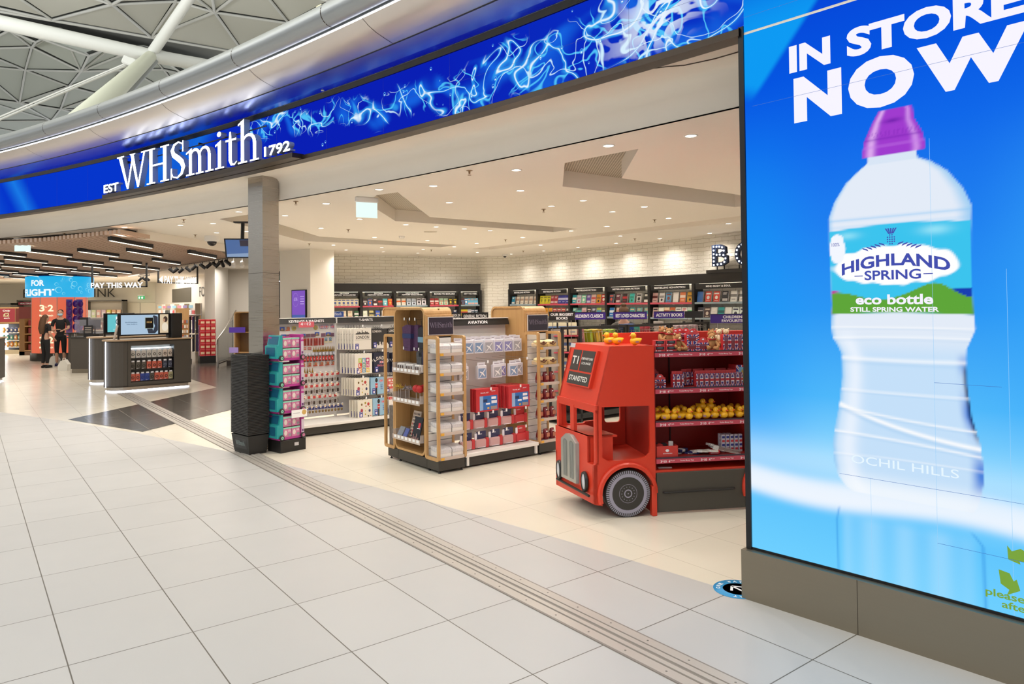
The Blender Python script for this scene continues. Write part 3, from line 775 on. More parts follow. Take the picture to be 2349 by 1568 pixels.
GL = {
 'W': (1.14, [[(.02, 1), (.15, 1), (.42, .0), (.36, 0)], [(.36, 0), (.42, 0), (.63, .96), (.57, .96)], [(.50, 1), (.62, 1), (.83, 0), (.77, 0)], [(.77, 0), (.83, 0), (1.08, 1), (1.02, 1)], rect(-.04, .24, 1-SF, 1), rect(.92, 1.18, 1-SF, 1), [(.53, .96), (.63, .96), (.70, 1), (.46, 1)]]),
 'H': (0.86, [rect(.10, .22, 0, 1), rect(.62, .74, 0, 1), rect(.2, .64, .49, .535), rect(0, .32, 0, SF), rect(0, .32, 1-SF, 1), rect(.52, .84, 0, SF), rect(.52, .84, 1-SF, 1)]),
 'S': (0.60, [stroke([(.50, .78, .02), (.46, .92, .03), (.32, .985, .04), (.17, .93, .07), (.10, .79, .12), (.15, .66, .14), (.30, .55, .15), (.44, .43, .15), (.50, .28, .13), (.44, .11, .08), (.28, .015, .04), (.12, .06, .035), (.05, .24, .02)], .1), [(.46, .70), (.50, .70), (.50, 1.0), (.47, 1.0)], [(.04, .0), (.07, .0), (.09, .3), (.05, .3)]]),
 'm': (0.98, [rect(.10, .20, 0, .66), rect(0, .29, 0, SF), [(0, .62), (.2, .72), (.2, .66), (0, .58)], archp(.15, .47, .42, .66, .04, .09), rect(.425, .52, 0, .46), rect(.34, .60, 0, SF), archp(.47, .80, .42, .66, .04, .09), rect(.755, .85, 0, .46), rect(.67, .94, 0, SF)]),
 'i': (0.34, [rect(.11, .21, 0, .68), rect(.02, .31, 0, SF), [(.02, .62), (.21, .72), (.21, .66), (.02, .58)], circ(.15, .88, .065)]),
 't': (0.40, [stroke([(.17, .86, .04), (.17, .6, .1), (.17, .15, .1), (.21, .04, .07), (.30, .02, .04), (.38, .09, .02)], .1), rect(.02, .36, .63, .675)]),
 'h': (0.68, [rect(.11, .21, 0, 1.04), rect(.02, .30, 0, SF), [(.02, .98), (.21, 1.08), (.21, 1.02), (.02, .94)], archp(.16, .53, .42, .66, .04, .09), rect(.485, .58, 0, .46), rect(.39, .66, 0, SF)]),
}
def serif_word(word):
    x = 0; out = []
    for ch in word:
        w, ps = GL[ch]; out.append((ch, x, w, ps)); x += w
    return out, x
def name_on(mb, m, o, xd, yd, w, h, lift=.001):
    """flat small version of the shop name"""
    lt_, tot = serif_word('WHSmith'); o = Vector(o); xd = Vector(xd).normalized(); yd = Vector(yd).normalized(); nr = xd.cross(yd)*lift
    for ch, x, ww, ps in lt_:
        for p in ps:
            q = [o+nr+xd*((x+a)/tot*w)+yd*(b*h) for a, b in p]
            tri = tessellate_polygon([q]); mb.add(q, [list(t) for t in tri], m)
    return mb
sg = thing('shop_name_sign', 'illuminated white serif letters of the shop name on the blue display', 'sign', SZ(-7.9, 3.6, .1))
lt_, tot = serif_word('WHSmith'); s0, s1 = -9.67, -6.03; zb, hh = 3.622, .50
M_HALO = mat('letter_halo', '#dfeaff', emit=1.6)
for ch, x, w, ps in lt_:
    face = MB(); body = MB()
    for p in ps:
        f2 = [SZ(s0+(x+a)/tot*(s1-s0), zb+b*hh, .15) for a, b in p]; bk = [SZ(s0+(x+a)/tot*(s1-s0), zb+b*hh, .07) for a, b in p]
        tri = tessellate_polygon([f2]); n = len(p)
        face.add(f2, [list(t) for t in tri], M_FACE)
        body.add(f2+bk, [[i, (i+1) % n, n+(i+1) % n, n+i] for i in range(n)], M_RET)
    o = rel(sg, face.build('letter_'+ch.lower())); b2 = body.build('letter_return'); b2.parent = o; b2.matrix_parent_inverse = Matrix.Identity(4)
for body_t, a, b, z0, z1, nm in (('EST', -10.10, -9.66, 3.622, 3.75, 'established'), ('1792', -5.93, -5.39, 3.63, 3.75, 'year')):
    mb = MB(); curve_text(mb, body_t, a, b, z0, z1, M_FACE, .02, dr=.1505)
    vs, fs, asp = glyphs(body_t, .02, .1)
    mb.add([SZ(a+(b-a)*x, z0+(z1-z0)*y, .15 if z > 0 else .08) for x, y, z in vs], fs, M_RET)
    rel(sg, mb.build('small_lettering'))
mb = MB()
cbox(mb, -10.13, -5.33, -.02, .16, 3.545, 3.60, M_BRONZE, 6); cbox(mb, -9.7, -6.0, .07, .08, 4.02, 4.035, M_BEZEL, 6)
for s, z in ((-9.55, 4.03), (-8.9, 4.03), (-8.2, 4.03), (-7.6, 4.03)): cbox(mb, s, s+.03, .0, .08, z, z+.03, M_BEZEL)
rel(sg, mb.build('bracket'))
# ---------------------------------------------------------------- terminal roof: vaults of triangular panels on white steel trees
def to_px(p):
    d = p-Vector((0, 0, EYE)); w = d.dot(_f); return 1174.5+FPX*d.dot(_r)/w, PPY-FPX*d.dot(_u)/w
def roof_field(px, z, m, bump, name, seed, rt, upper):
    random.seed(seed)
    P = [at(x, y, z) for x, y in px]
    r = delaunay_2d_cdt([Vector((p.x, p.y)) for p in P], [], [], 0, 1e-5)
    V3 = [Vector((p.x, p.y, z+random.uniform(-bump, bump))) for p in r[0]]
    mb = MB(); tb = MB(); gb = MB(); ed = set()
    M_GAP = mat('roof_gap', '#4a4e4a', .8)
    for f in r[2]:
        a, b, c = [V3[i] for i in f]; cc_ = (a+b+c)/3
        cx_, cy_ = to_px(cc_); ln = 66+cx_*.182
        if (upper and cy_ > ln+12) or (not upper and cy_ < ln-12): continue
        if max((a-b).length, (b-c).length, (c-a).length) > 16: continue
        up = Vector((0, 0, .05))
        ins = [v+(cc_-v).normalized()*.16+up for v in (a, b, c)]
        mb.add(ins, [(0, 1, 2)], m)
        gb.add([a+up*2, b+up*2, c+up*2], [(0, 1, 2)], M_GAP)
        for i, j in ((0, 1), (1, 2), (2, 0)): ed.add(tuple(sorted((f[i], f[j]))))
    for i, j in ed: tb.tube([V3[i], V3[j]], rt, M_RTUBE, 6)
    struct(mb.build('ceiling'), name); struct(gb.build('ceiling')); struct(tb.build('trim_6'), 'white steel members of the terminal roof lattice')
struct(MB().box(-60, 20, -12, 60, 13.4, 13.5, M_ROOF).build('ceiling'))
RA = [(-160, 5), (120, 57), (347, 98), (560, 140), (-40, 22), (-120, -90), (257, -13), (100, -110), (404, 24), (492, 35), (663, 71), (760, 95), (380, -60), (480, -60), (585, -40), (620, -90), (760, -20), (860, 20), (700, -100), (900, -80), (1000, -20), (300, -180), (600, -200), (-60, -200)]
RB = [(-90, 20), (21, 62), (82, 75), (141, 88), (204, 100), (253, 110), (330, 128), (420, 148), (560, 172), (73, 115), (186, 139), (-60, 105), (58, 171), (158, 196), (-60, 162), (45, 220), (139, 239), (-60, 205), (118, 277), (285, 175), (233, 222), (375, 173), (453, 168), (290, 265), (21, 322), (-90, 270), (35, 330), (350, 260), (430, 230), (-150, 320), (180, 320), (520, 200), (600, 190), (240, 290)]
roof_field(RA, 12.0, M_ROOF, .35, 'grey triangular panels of the nearer roof vault', 5, .05, True)
roof_field(RB, 12.4, M_ROOF2, .5, 'grey green triangular panels of the farther roof vault', 9, .045, False)
Nn = at(347, 128, 9.0)
tr = thing('roof_support_tree', 'white tubular steel tree carrying the terminal roof', 'roof support', (Nn.x, Nn.y, 4))
def member(name, a, b, r0, r1, m=M_RTUBE, **k):
    mb = MB().tube([a, (Vector(a)+Vector(b))/2, b], [r0, (r0+r1)/2, r1], m, 16); return rel(tr, mb.build(name, **k))
e1 = atY(-60, 40, 21.0); e1 = at(-80, 34, 9.3); e2 = at(620, 175, 9.0)
member('ring_beam', e1, Nn, .19, .19); member('ring_beam', Nn, e2, .19, .17)
member('branch', Nn+Vector((0, 0, .05)), at(500, -100, 11.0), .15, .13)
mt = mat('cream_steel', '#d9dccb', .45)
member('branch', Nn, at(110, 350, 4.6), .16, .27, mt)
member('branch', Nn+Vector((.1, .2, 0)), at(215, 300, 6.0), .07, .1, M_TUBE)
member('tie_rod', at(290, 150, 8.6), at(-60, 300, 7.0), .03, .03); member('tie_rod', at(292, 144, 8.6), at(-60, 293, 7.0), .022, .022)
mb = MB().box(-.25, .25, -.05, .05, -.12, .12, M_RTUBE, .03); mb.lathe([(.1, -.07), (.1, .07)], M_RTUBE, axis='y')
o = mb.build('clevis', tr); o.matrix_parent_inverse = Matrix.Translation(-Vector(tr.location)); o.location = at(303, 143, 8.6); o.rotation_euler = (0, .35, .3)
mb = MB().box(-.12, .12, -.05, .05, -.08, .08, M_DARK); o = mb.build('junction_box', tr); o.matrix_parent_inverse = Matrix.Translation(-Vector(tr.location)); o.location = at(214, 94, 9.15)
# skylight of the roof bay
mb = MB(); q = [at(735, 0, 11.9), at(760, 4, 11.9), at(715, 45, 11.9), at(708, 44, 11.9)]
mb.add(q, [(0, 1, 2, 3)], mat('skylight_glow', '#fff3c4', emit=1.4)); struct(mb.build('window_1'), 'bright skylight slot in the terminal roof')
# ---------------------------------------------------------------- ceiling fittings
def lbl_pos(i, n): return ORD[i] if i < len(ORD) else 'far'
m_ring = mat('downlight_ring', '#f2ede4', .4)
root = thing('ceiling_downlight', 'small round recessed ceiling downlight', 'ceiling light', (0, 0, 0))
MB().lathe([(.062, 0), (.062, -.004), (.05, -.006), (.046, .01)], m_ring, n=18).build('ring', root)
MB().lathe([(.0, -.002), (.046, -.002)], M_BULB, n=18).build('lamp', root)
lsp = bpy.data.lights.new('downlight_beam', 'SPOT'); lsp.energy = 76; lsp.spot_size = math.radians(150); lsp.spot_blend = .9; lsp.shadow_soft_size = .07; lsp.color = (1.0, .93, .85)
lo = bpy.data.objects.new('lamp_beam', lsp); COL.objects.link(lo); lo.parent = root; lo.location = (0, 0, -.02)
KD = Kind(root)
DL = [(-1.62, 8.79), (-2.57, 9.95), (-3.54, 11.21), (-3.47, 13.06), (-2.49, 11.76), (-0.93, 8.57), (0.06, 7.62), (0.89, 6.49), (1.55, 6.14), (-0.86, 9.98), (0.12, 9.0), (-1.86, 12.64), (-1.37, 13.05), (-0.88, 13.42), (-0.41, 13.81), (1.17, 14.01), (0.24, 15.28), (0.59, 10.45), (1.0, 9.92), (1.58, 11.16), (1.98, 10.63), (2.66, 12.1), (2.57, 7.76), (1.77, 13.26), (2.31, 15.19), (2.48, 16.99), (3.3, 15.92), (3.95, 13.03), (4.1, 14.81), (1.68, 18.1), (0.7, 17.29), (0.86, 19.16), (-0.01, 20.27), (-0.81, 16.63), (-0.93, 19.5), (-1.4, 17.5), (-1.75, 20.17), (-2.25, 18.23), (-2.55, 19.49), (-1.85, 15.76), (-2.85, 14.92), (-3.17, 17.51), (-3.38, 18.91), (-4.14, 16.66), (-4.19, 18.16), (-9.6, 14.28), (-6.79, 12.57), (-5.71, 12.36), (-5.06, 12.15), (-5.62, 13.65), (-4.97, 13.47), (-4.07, 10.7), (4.4, 10.9), (5.6, 13.2), (4.2, 7.6), (3.4, 6.2)]
def zone(x, y):
    if x < -4: return 'in the ceiling left of the pillar'
    if y > 18: return 'in the ceiling along the brick walls'
    if y > 14.5: return 'in the ceiling before the brick walls'
    if x > 1.6: return 'in the ceiling above the bus side'
    if y > 11: return 'in the ceiling beyond the middle recess'
    return 'in the ceiling inside the entrance'
def zone_sorted(pts):
    out = []
    for z in dict.fromkeys(zone(x, y) for x, y in pts):
        g = sorted([p for p in pts if zone(*p) == z], key=lambda p: p[0]/p[1])
        out += [(p, z, ORD[min(i, 19)]) for i, p in enumerate(g)]
    return out
for (x, y), z, o_ in zone_sorted(DL):
    KD.place((x, y, ZC), 0, 'round downlight, %s from the left %s' % (o_, z), 'downlights ' + z)
root = thing('sprinkler_head', 'small brass ceiling sprinkler', 'sprinkler')
m_brass = mat('brass', '#9c8468', .35, .8)
MB().lathe([(.035, 0), (.035, -.004), (.012, -.006), (.01, -.035), (.0, -.035)], m_brass, n=12).build('body', root)
MB().lathe([(0, -.048), (.02, -.048), (.02, -.051), (0, -.052)], m_brass, n=12).build('deflector', root)
KS = Kind(root)
for (x, y), z, o_ in zone_sorted([(-0.44, 7.62), (-2.92, 9.71), (-3.04, 13.35), (0.49, 10.78), (2.46, 12.29), (-0.13, 15.76), (-2.06, 18.39), (2.73, 15.85), (-4.58, 16.22), (0.31, 19.08), (-8.41, 13.47), (-5.28, 11.54), (-6.17, 13.98)]):
    KS.place((x, y, ZC), 0, 'brass sprinkler, %s from the left %s' % (o_, z), 'sprinklers ' + z)
mb = MB().lathe([(.06, 0), (.062, -.02), (.05, -.045), (.0, -.05)], M_WMETAL, (-2.25, 14.7, ZC)); tag(mb.build('smoke_detector'), 'white round smoke detector on the shop ceiling', 'smoke detector')
mb = MB().lathe([(.13, 0), (.13, -.006), (.0, -.008)], mat('speaker_mesh', '#c9bfae', .6), (-1.57, 13.89, ZC), n=24); tag(mb.build('ceiling_speaker'), 'flat round beige ceiling speaker in the shop', 'speaker')
def dome(x, y, label, s=1):
    t = thing('security_camera', label, 'camera', (x, y, ZC))
    MB().lathe([(.11*s, 0), (.115*s, -.07*s), (.085*s, -.09*s)], M_WMETAL, n=20).build('housing', t)
    MB().ell((0, 0, -.09*s), (.075*s, .075*s, .07*s), mat('smoked_dome', '#2a2624', .15)).build('dome', t)
dome(-5.97, 14.28, 'white dome camera under the ceiling left of the steel pillar', 1.25)
dome(-0.19, 20.35, 'small dome camera in the corner of the brick walls', .6)
def exit_sign(p, rz, w, h, label, face='#dff4ee', em=1.1, arrow=False):
    t = thing('exit_sign', label, 'exit sign', p, rz)
    MB().box(-w/2-.01, w/2+.01, -.03, .03, -.07, 0, M_WMETAL, .01).build('housing', t)
    MB().box(-w/2, w/2, -.006, .006, -.07-h, -.07, mat('exit_panel', face, emit=em)).build('panel', t)
    if arrow: MB().tube([(0, .0, 0), (0, 0, ZC-p[2])], .012, M_WMETAL, 6).build('rod', t)
    if arrow:
        m = mat('sign_white', '#ffffff', emit=1.2); mb = MB()
        mb.box(-w*.38, -w*.2, -.009, -.007, -.07-h*.85, -.07-h*.2, m); mb.add([(w*.12, -.009, -.07-h*.15), (w*.3, -.009, -.07-h*.5), (w*.22, -.009, -.07-h*.5), (w*.22, -.009, -.07-h*.85), (w*.02, -.009, -.07-h*.85), (w*.02, -.009, -.07-h*.5), (-w*.06, -.009, -.07-h*.5)], [tuple(range(7))], m)
        mb.build('pictogram', t)
exit_sign((-1.9, 9.42, ZC), .55, .29, .2, 'pale lit exit sign hanging inside the entrance right of the steel pillar')
exit_sign(tuple(at(52, 545, ZC)), 0.1, .3, .2, 'pale lit exit sign hanging over the left hall')

# ---------------------------------------------------------------- union flag helper
M_NAVY = mat('flag_navy', '#2a2f86', .5); M_RED = mat('flag_red', '#c8313a', .5); M_PW = mat('flag_white', '#eceaf0', .5)
def flag(mb, o, xd, yd, w, h, lift=.001):
    o = Vector(o); xd = Vector(xd).normalized(); yd = Vector(yd).normalized(); n = xd.cross(yd)
    def q(pts, m, l): mb.add([o+xd*(a*w)+yd*(b*h)+n*(lift*l) for a, b in pts], [list(range(len(pts)))], m)
    q([(0, 0), (1, 0), (1, 1), (0, 1)], M_NAVY, 1)
    t = .09
    q([(0, 0), (t, 0), (1, 1-t), (1, 1), (1-t, 1), (0, t)], M_PW, 1.5); q([(1, 0), (1, t), (t, 1), (0, 1), (0, 1-t), (1-t, 0)], M_PW, 1.6)
    q([(0, 0), (t/3, 0), (1, 1-t/3), (1, 1), (1-t/3, 1), (0, t/3)], M_RED, 2); q([(1, 0), (1, t/3), (t/3, 1), (0, 1), (0, 1-t/3), (1-t/3, 0)], M_RED, 2.1)
    q([(.38, 0), (.62, 0), (.62, 1), (.38, 1)], M_PW, 2.5); q([(0, .33), (1, .33), (1, .67), (0, .67)], M_PW, 2.6)
    q([(.43, 0), (.57, 0), (.57, 1), (.43, 1)], M_RED, 3); q([(0, .41), (1, .41), (1, .59), (0, .59)], M_RED, 3.1)
def Lq(mb, u0, u1, z0, z1, y, m):
    """quad facing -y"""
    return mb.add([(u0, y, z0), (u1, y, z0), (u1, y, z1), (u0, y, z1)], [(0, 1, 2, 3)], m)

# ---------------------------------------------------------------- red bus display unit
YB = math.radians(9.5); BO = at(1500, 1181)
bus = thing('bus_display_unit', 'red double decker bus shaped display unit with shelves of souvenirs', 'display unit', BO, YB)
BUSM = Matrix.Translation(BO) @ Matrix.Rotation(YB, 4, 'Z')
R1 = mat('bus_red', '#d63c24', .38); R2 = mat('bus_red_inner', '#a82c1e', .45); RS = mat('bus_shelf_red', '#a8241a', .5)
WB = .75
def sh(u, v, z): return (u-.22*v if u < -.25 else u, v, z)
def side_panel(v0, v1, outline, holes, m, name, parent=bus, **k):
    mb = MB()
    loops = [[Vector((u, 0, z)) for u, z in l] for l in [outline]+holes]
    tri = tessellate_polygon(loops); fl_ = [p for l in loops for p in l]
    for v in (v0, v1): mb.add([sh(p.x, v, p.z) for p in fl_], [list(t) for t in tri], m)
    for l in loops:
        n = len(l); mb.add([sh(p.x, v0, p.z) for p in l]+[sh(p.x, v1, p.z) for p in l], [[i, (i+1) % n, n+(i+1) % n, n+i] for i in range(n)], m)
    return mb.build(name, parent, **k)
def arcp(cu, cz, r, a0, a1, n=16): return [(cu+r*math.cos(a0+(a1-a0)*i/n), cz+r*math.sin(a0+(a1-a0)*i/n)) for i in range(n+1)]
WCu, WCz = -.238, .20
ol = [(.02, 0), (.02, 1.478), (-.368, 1.478), (-.50, .962), (-.505, .9), (-.505, .48), (-.535, .455), (-.535, .12), (-.462, .105)] + arcp(WCu, WCz, .235, PI*1.08, -.04*PI-.0)[1:] + [(-.023, .12), (-.023, 0)]
door = [(-.025, .955), (-.46, .955), (-.46, .52), (-.40, .485), (-.12, .495), (-.06, .512), (-.032, .54), (-.025, .60)]
side_panel(0, .03, ol, [door], R1, 'side_panel')
ol2 = [(.02, 0), (.02, 1.478), (-.368, 1.478), (-.50, .962), (-.505, .9), (-.505, .6), (-.535, .455), (-.535, .12), (-.02, .12), (-.02, 0)]
def rr(u0, u1, z0, z1, r=.03):
    return arcp(u1-r, z1-r, r, 0, PI/2, 4)+arcp(u0+r, z1-r, r, PI/2, PI, 4)+arcp(u0+r, z0+r, r, PI, 1.5*PI, 4)+arcp(u1-r, z0+r, r, 1.5*PI, 2*PI, 4)
side_panel(WB-.03, WB, ol2, [rr(-.44, -.25, .70, .93), rr(-.22, -.06, .70, .93)], R1, 'side_panel')
# roof with raking destination band
mb = MB()
def qd(pts, m): mb.add([sh(*p) for p in pts], [list(range(len(pts)))], m)
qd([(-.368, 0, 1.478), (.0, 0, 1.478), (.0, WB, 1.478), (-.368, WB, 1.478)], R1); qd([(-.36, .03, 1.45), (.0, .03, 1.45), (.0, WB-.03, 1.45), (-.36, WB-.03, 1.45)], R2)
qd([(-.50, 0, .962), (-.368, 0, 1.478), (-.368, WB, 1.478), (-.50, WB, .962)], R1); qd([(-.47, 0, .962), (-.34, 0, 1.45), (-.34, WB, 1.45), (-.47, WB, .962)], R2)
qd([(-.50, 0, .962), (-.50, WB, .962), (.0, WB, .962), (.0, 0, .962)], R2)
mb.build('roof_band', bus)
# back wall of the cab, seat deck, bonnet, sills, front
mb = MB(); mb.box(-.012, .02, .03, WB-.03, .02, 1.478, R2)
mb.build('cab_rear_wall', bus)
mb = MB(); mb.add([sh(-.53, .03, .46), sh(-.012, .03, .49), sh(-.012, WB-.03, .49), sh(-.53, WB-.03, .46), sh(-.53, .03, .43), sh(-.012, .03, .43), sh(-.012, WB-.03, .43), sh(-.53, WB-.03, .43)], [(0, 1, 2, 3), (4, 7, 6, 5), (0, 4, 5, 1), (1, 5, 6, 2), (2, 6, 7, 3), (3, 7, 4, 0)], R1)
mb.build('seat_deck', bus)
mb = MB()
# front apron: near wing up to z .46, cab part up to the sill z .69, posts and header strip
def fr(v0, v1, z0, z1, m=R1, d0=0.0, d1=.03, u=-.535):
    mb.add([sh(u+d0, v0, z0), sh(u+d0, v1, z0), sh(u+d0, v1, z1), sh(u+d0, v0, z1), sh(u+d1, v0, z0), sh(u+d1, v1, z0), sh(u+d1, v1, z1), sh(u+d1, v0, z1)], [(0, 1, 2, 3), (4, 7, 6, 5), (0, 4, 5, 1), (1, 5, 6, 2), (2, 6, 7, 3), (3, 7, 4, 0)], m)
fr(0, WB, .12, .46); fr(.12, WB, .46, .69)
mb.build('front_apron', bus)
mb = MB()
fr(0, WB, .905, .97, u=-.515)
for v0, v1 in ((0, .03), (.40, .47), (.71, WB)): fr(v0, v1, .69 if v0 > 0 else .46, .93, u=-.52)
mb.build('window_post', bus, label='red window posts and header of the open cab')
mb = MB(); mb.add([sh(-.53, .12, .46), sh(-.30, .12, .47), sh(-.30, .12, .69), sh(-.53, .12, .69), sh(-.53, .15, .46), sh(-.30, .15, .47), sh(-.30, .15, .69), sh(-.53, .15, .69)], [(0, 1, 2, 3), (4, 7, 6, 5), (0, 4, 5, 1), (1, 5, 6, 2), (2, 6, 7, 3), (3, 7, 4, 0)], R1)
mb.add([sh(-.53, .12, .69), sh(-.26, .12, .69), sh(-.26, WB-.03, .69), sh(-.53, WB-.03, .69), sh(-.53, .12, .672), sh(-.26, .12, .672), sh(-.26, WB-.03, .672), sh(-.53, WB-.03, .672)], [(0, 1, 2, 3), (4, 7, 6, 5), (0, 4, 5, 1), (1, 5, 6, 2), (2, 6, 7, 3), (3, 7, 4, 0)], R1)
mb.build('dashboard', bus)
# front wheel-arch fender
def fender(name, cu, r0, r1, a0, a1, foot):
    mb = MB(); n = 20; vs = []
    for i in range(n+1):
        a = a0+(a1-a0)*i/n
        for r, v in ((r0, .03), (r0, -.035), (r1-.012, -.035), (r1, -.02), (r1, .03)): vs.append((cu+r*math.cos(a), v, WCz+r*math.sin(a)))
    mb.add(vs, [[i*5+k, i*5+(k+1) % 5, (i+1)*5+(k+1) % 5, (i+1)*5+k] for i in range(n) for k in range(5)], R1, False)
    for c in (0, n): mb.add(vs[c*5:c*5+5], [(0, 1, 2, 3, 4)], R1)
    return mb.build(name, bus)
fender('fender', WCu, .235, .272, PI*1.09, .0, None)
mb = MB().box(-.025, .02, -.035, .03, 0, .26, R1, .005); mb.build('fender_foot', bus)
mb = MB(); mb.tube([(-.545-.03, .03, .19), (-.545-.16, WB-.06, .19)], .012, M_DARK, 10); mb.build('bumper_bar', bus)
m_lamp = mat('lamp_glass', '#c9ccd4', .25); m_gr = mat('grille_silver', '#a9a9a4', .35, .5); m_gr2 = mat('grille_recess', '#7d7f78', .5)
for v in (.155, .655):
    mb = MB(); u = -.535-.22*v
    mb.lathe([(.0, -.02), (.055, -.018), (.062, -.02), (.072, -.028), (.078, -.015), (.078, .0)], M_DARK, n=22, axis='x')
    mb.v = [(u+p[0], v+p[1]*1.0, .285+p[2]*1.15) for p in mb.v]; o = mb.build('headlamp', bus)
    mb = MB().lathe([(0, -.03), (.05, -.024), (.058, -.02)], m_lamp, n=22, axis='x'); mb.v = [(u+p[0], v+p[1], .285+p[2]*1.15) for p in mb.v]; mb.build('lamp_glass', o)
def fpt(v, z, d): return (-.535-.22*v-d, v, z)
mb = MB()
mb.prism([fpt(.27, .24, 0), fpt(.56, .24, 0), fpt(.56, .60, 0), fpt(.46, .66, 0), fpt(.37, .66, 0), fpt(.27, .60, 0)], (-.035, -.0, 0), m_gr)
gr = mb.build('radiator_grille', bus)
mb = MB()
for v in (.305, .43):
    pts = [fpt(v, .27, .0355), fpt(v+.09, .27, .0355)] + [fpt(v+.045+.045*math.cos(a), .58+.03*math.sin(a), .0355) for a in [PI*k/8 for k in range(9)]]
    mb.add(pts, [list(range(len(pts)))], m_gr2)
    for q in (.022, .045, .068): mb.tube([fpt(v+q, .275, .038), fpt(v+q, .6, .038)], .005, m_gr, 6)
mb.build('grille_slot', gr)
# destination blind
sl = Vector((-.132, 0, -.516)).normalized()
def dpt(v, t, d=0):  # t 0 bottom..1 top of the raked band, d outward
    b = Vector((-.50-.22*v, v, .962)); tp = Vector((-.368-.22*v, v, 1.478))
    nrm = (Vector((-.22, 1, 0)).cross(tp-b)).normalized()
    if nrm.x > 0: nrm = -nrm
    return b+(tp-b)*t+nrm*d
mb = MB()
def dbox(v0, v1, t0, t1, d0, d1, m):
    vs = [dpt(v, t, d) for d in (d0, d1) for v, t in ((v0, t0), (v1, t0), (v1, t1), (v0, t1))]
    mb.add(vs, [(0, 1, 2, 3), (4, 7, 6, 5), (0, 4, 5, 1), (1, 5, 6, 2), (2, 6, 7, 3), (3, 7, 4, 0)], m)
dbox(.16, .62, .26, .90, 0, .03, R1)
db = mb.build('destination_blind', bus)
mb = MB(); m_bl = mat('blind_black', '#3a3531', .5)
dbox(.44, .60, .52, .88, .03, .032, m_bl); dbox(.185, .42, .52, .88, .03, .032, m_bl); dbox(.185, .60, .28, .49, .03, .032, m_bl)
mb.build('blind_panel', db)
mb = MB(); m_bt = mat('blind_text', '#e6e2da', .5)
def dtext(body, v0, v1, t0, t1):
    vs, fs, asp = glyphs(body, .02)
    mb.add([dpt(v0+(v1-v0)*x, t0+(t1-t0)*y, .0335) for x, y, z in vs], fs, m_bt)
dtext('T1', .585, .465, .63, .77); dtext('DEPARTURE', .41, .20, .72, .76); dtext('LOUNGE', .39, .225, .64, .68); dtext('STANSTED', .57, .22, .34, .43)
mb.build('lettering', db)
mb = MB(); vs = [dpt(v, t, .002) for v, t in ((.745, .92), (.65, .92), (.65, .995), (.745, .995))]; mb.add(vs, [(0, 1, 2, 3)], mat('sticker_grey', '#c5bfc0', .5)); mb.build('sticker', bus)
# wheels
def wheel(name, u, v, parent, out=-1, R=.205):
    mt = mat('tyre_black', '#24211f', .7); mg = mat('wheel_print_grey', '#9c98a8', .5); mk = mat('wheel_print_dark', '#34312d', .5)
    mb = MB(); c = (u, v, WCz+.005)
    mb.lathe([(0, .1), (R-.02, .1), (R, .085), (R, .012), (R-.008, 0), (R-.012, 0)], mt, c, 'y', 40)
    w = mb.build(name, parent)
    mb = MB()
    def ringf(r0, r1, y, m, n=48, alt=None):
        vs = []; fs = []
        for k in range(n):
            a = 2*PI*k/n; vs += [(u+r0*math.cos(a), v+y, c[2]+r0*math.sin(a)), (u+r1*math.cos(a), v+y, c[2]+r1*math.sin(a))]
        for k in range(n):
            if alt and k % 2: continue
            fs.append([2*k, 2*k+1, (2*k+3) % (2*n), (2*k+2) % (2*n)])
        mb.add(vs, fs, m)
    ringf(0, R-.006, -.001, mk); ringf(R-.033, R-.008, -.0015, mg, 132, True); ringf(R-.062, R-.034, -.0015, mg)
    ringf(.078, .081, -.0016, mg); ringf(.027, .036, -.0016, mg)
    for k in range(14):
        a = 2*PI*k/14; mb.add([(u+.058*math.cos(a)+.004*math.cos(b), v-.0016, c[2]+.058*math.sin(a)+.004*math.sin(b)) for b in [2*PI*j/6 for j in range(6)]], [tuple(range(6))], mg)
    ringf(0, .005, -.0018, mg)
    mb.build('wheel_disc', w)
    MB().lathe([(.08, -.0), (.08, -.0012)], mk, c, 'y', 24)
wheel('wheel', WCu, -.02, bus); wheel('wheel', 1.10, -.02, bus); 
mb = MB().lathe([(.0, 0), (.19, 0), (.205, .02), (.205, .09), (.0, .1)], mat('tyre_black', '#24211f', .7), (WCu-.13, WB-.16, .207), 'y', 32); mb.build('wheel', bus)
# rear body with shelves
BL = 2.2
mb = MB(); mb.box(.02, BL, .46, .49, .38, 1.575, RS); mb.box(.02, BL, .49, .62, 1.47, 1.575, R1); mb.box(-.28, .02, .44, .49, 1.478, 1.575, R1)
for u in (.335, 1.4): mb.box(u, u+.012, .452, .46, .4, 1.5, mat('shelf_upright_slot', '#3a120e', .6))
mb.build('back_panel', bus)
mb = MB(); mb.box(.02, .035, .02, .46, .38, 1.43, RS); mb.box(.93, .945, .05, .46, .38, 1.4, RS) ; mb.build('side_board', bus)
mb = MB(); mb.box(.02, BL, .01, .49, .36, .385, R1, .003); mb.build('lower_deck', bus)
m_pan = mat('bus_skirt_charcoal', '#4a453d', .5)
sk_ = MB().box(.03, .86, .0, .03, .02, .365, m_pan, .004).build('skirt_panel', bus)
MB().box(.86, 1.4, .0, .03, .02, .365, m_pan, .004).build('skirt_panel', bus)
mb = MB().tube([(.09, .0, .192), (.10, -.02, .194), (.12, -.024, .194), (.72, -.024, .197), (.745, -.02, .197), (.755, 0, .197)], .009, M_DARK, 8); mb.build('handle', sk_)
fender('fender', 1.10, .235, .272, PI*1.09, .0, None)
SHZ = [1.41, 1.09, .80, .48]
m_lip = mat('price_rail_pink', '#c2485a', .45); m_lipd = mat('shelf_edge_dark', '#3d2f3a', .5); m_lt = mat('price_text', '#f4dfe2', .5)
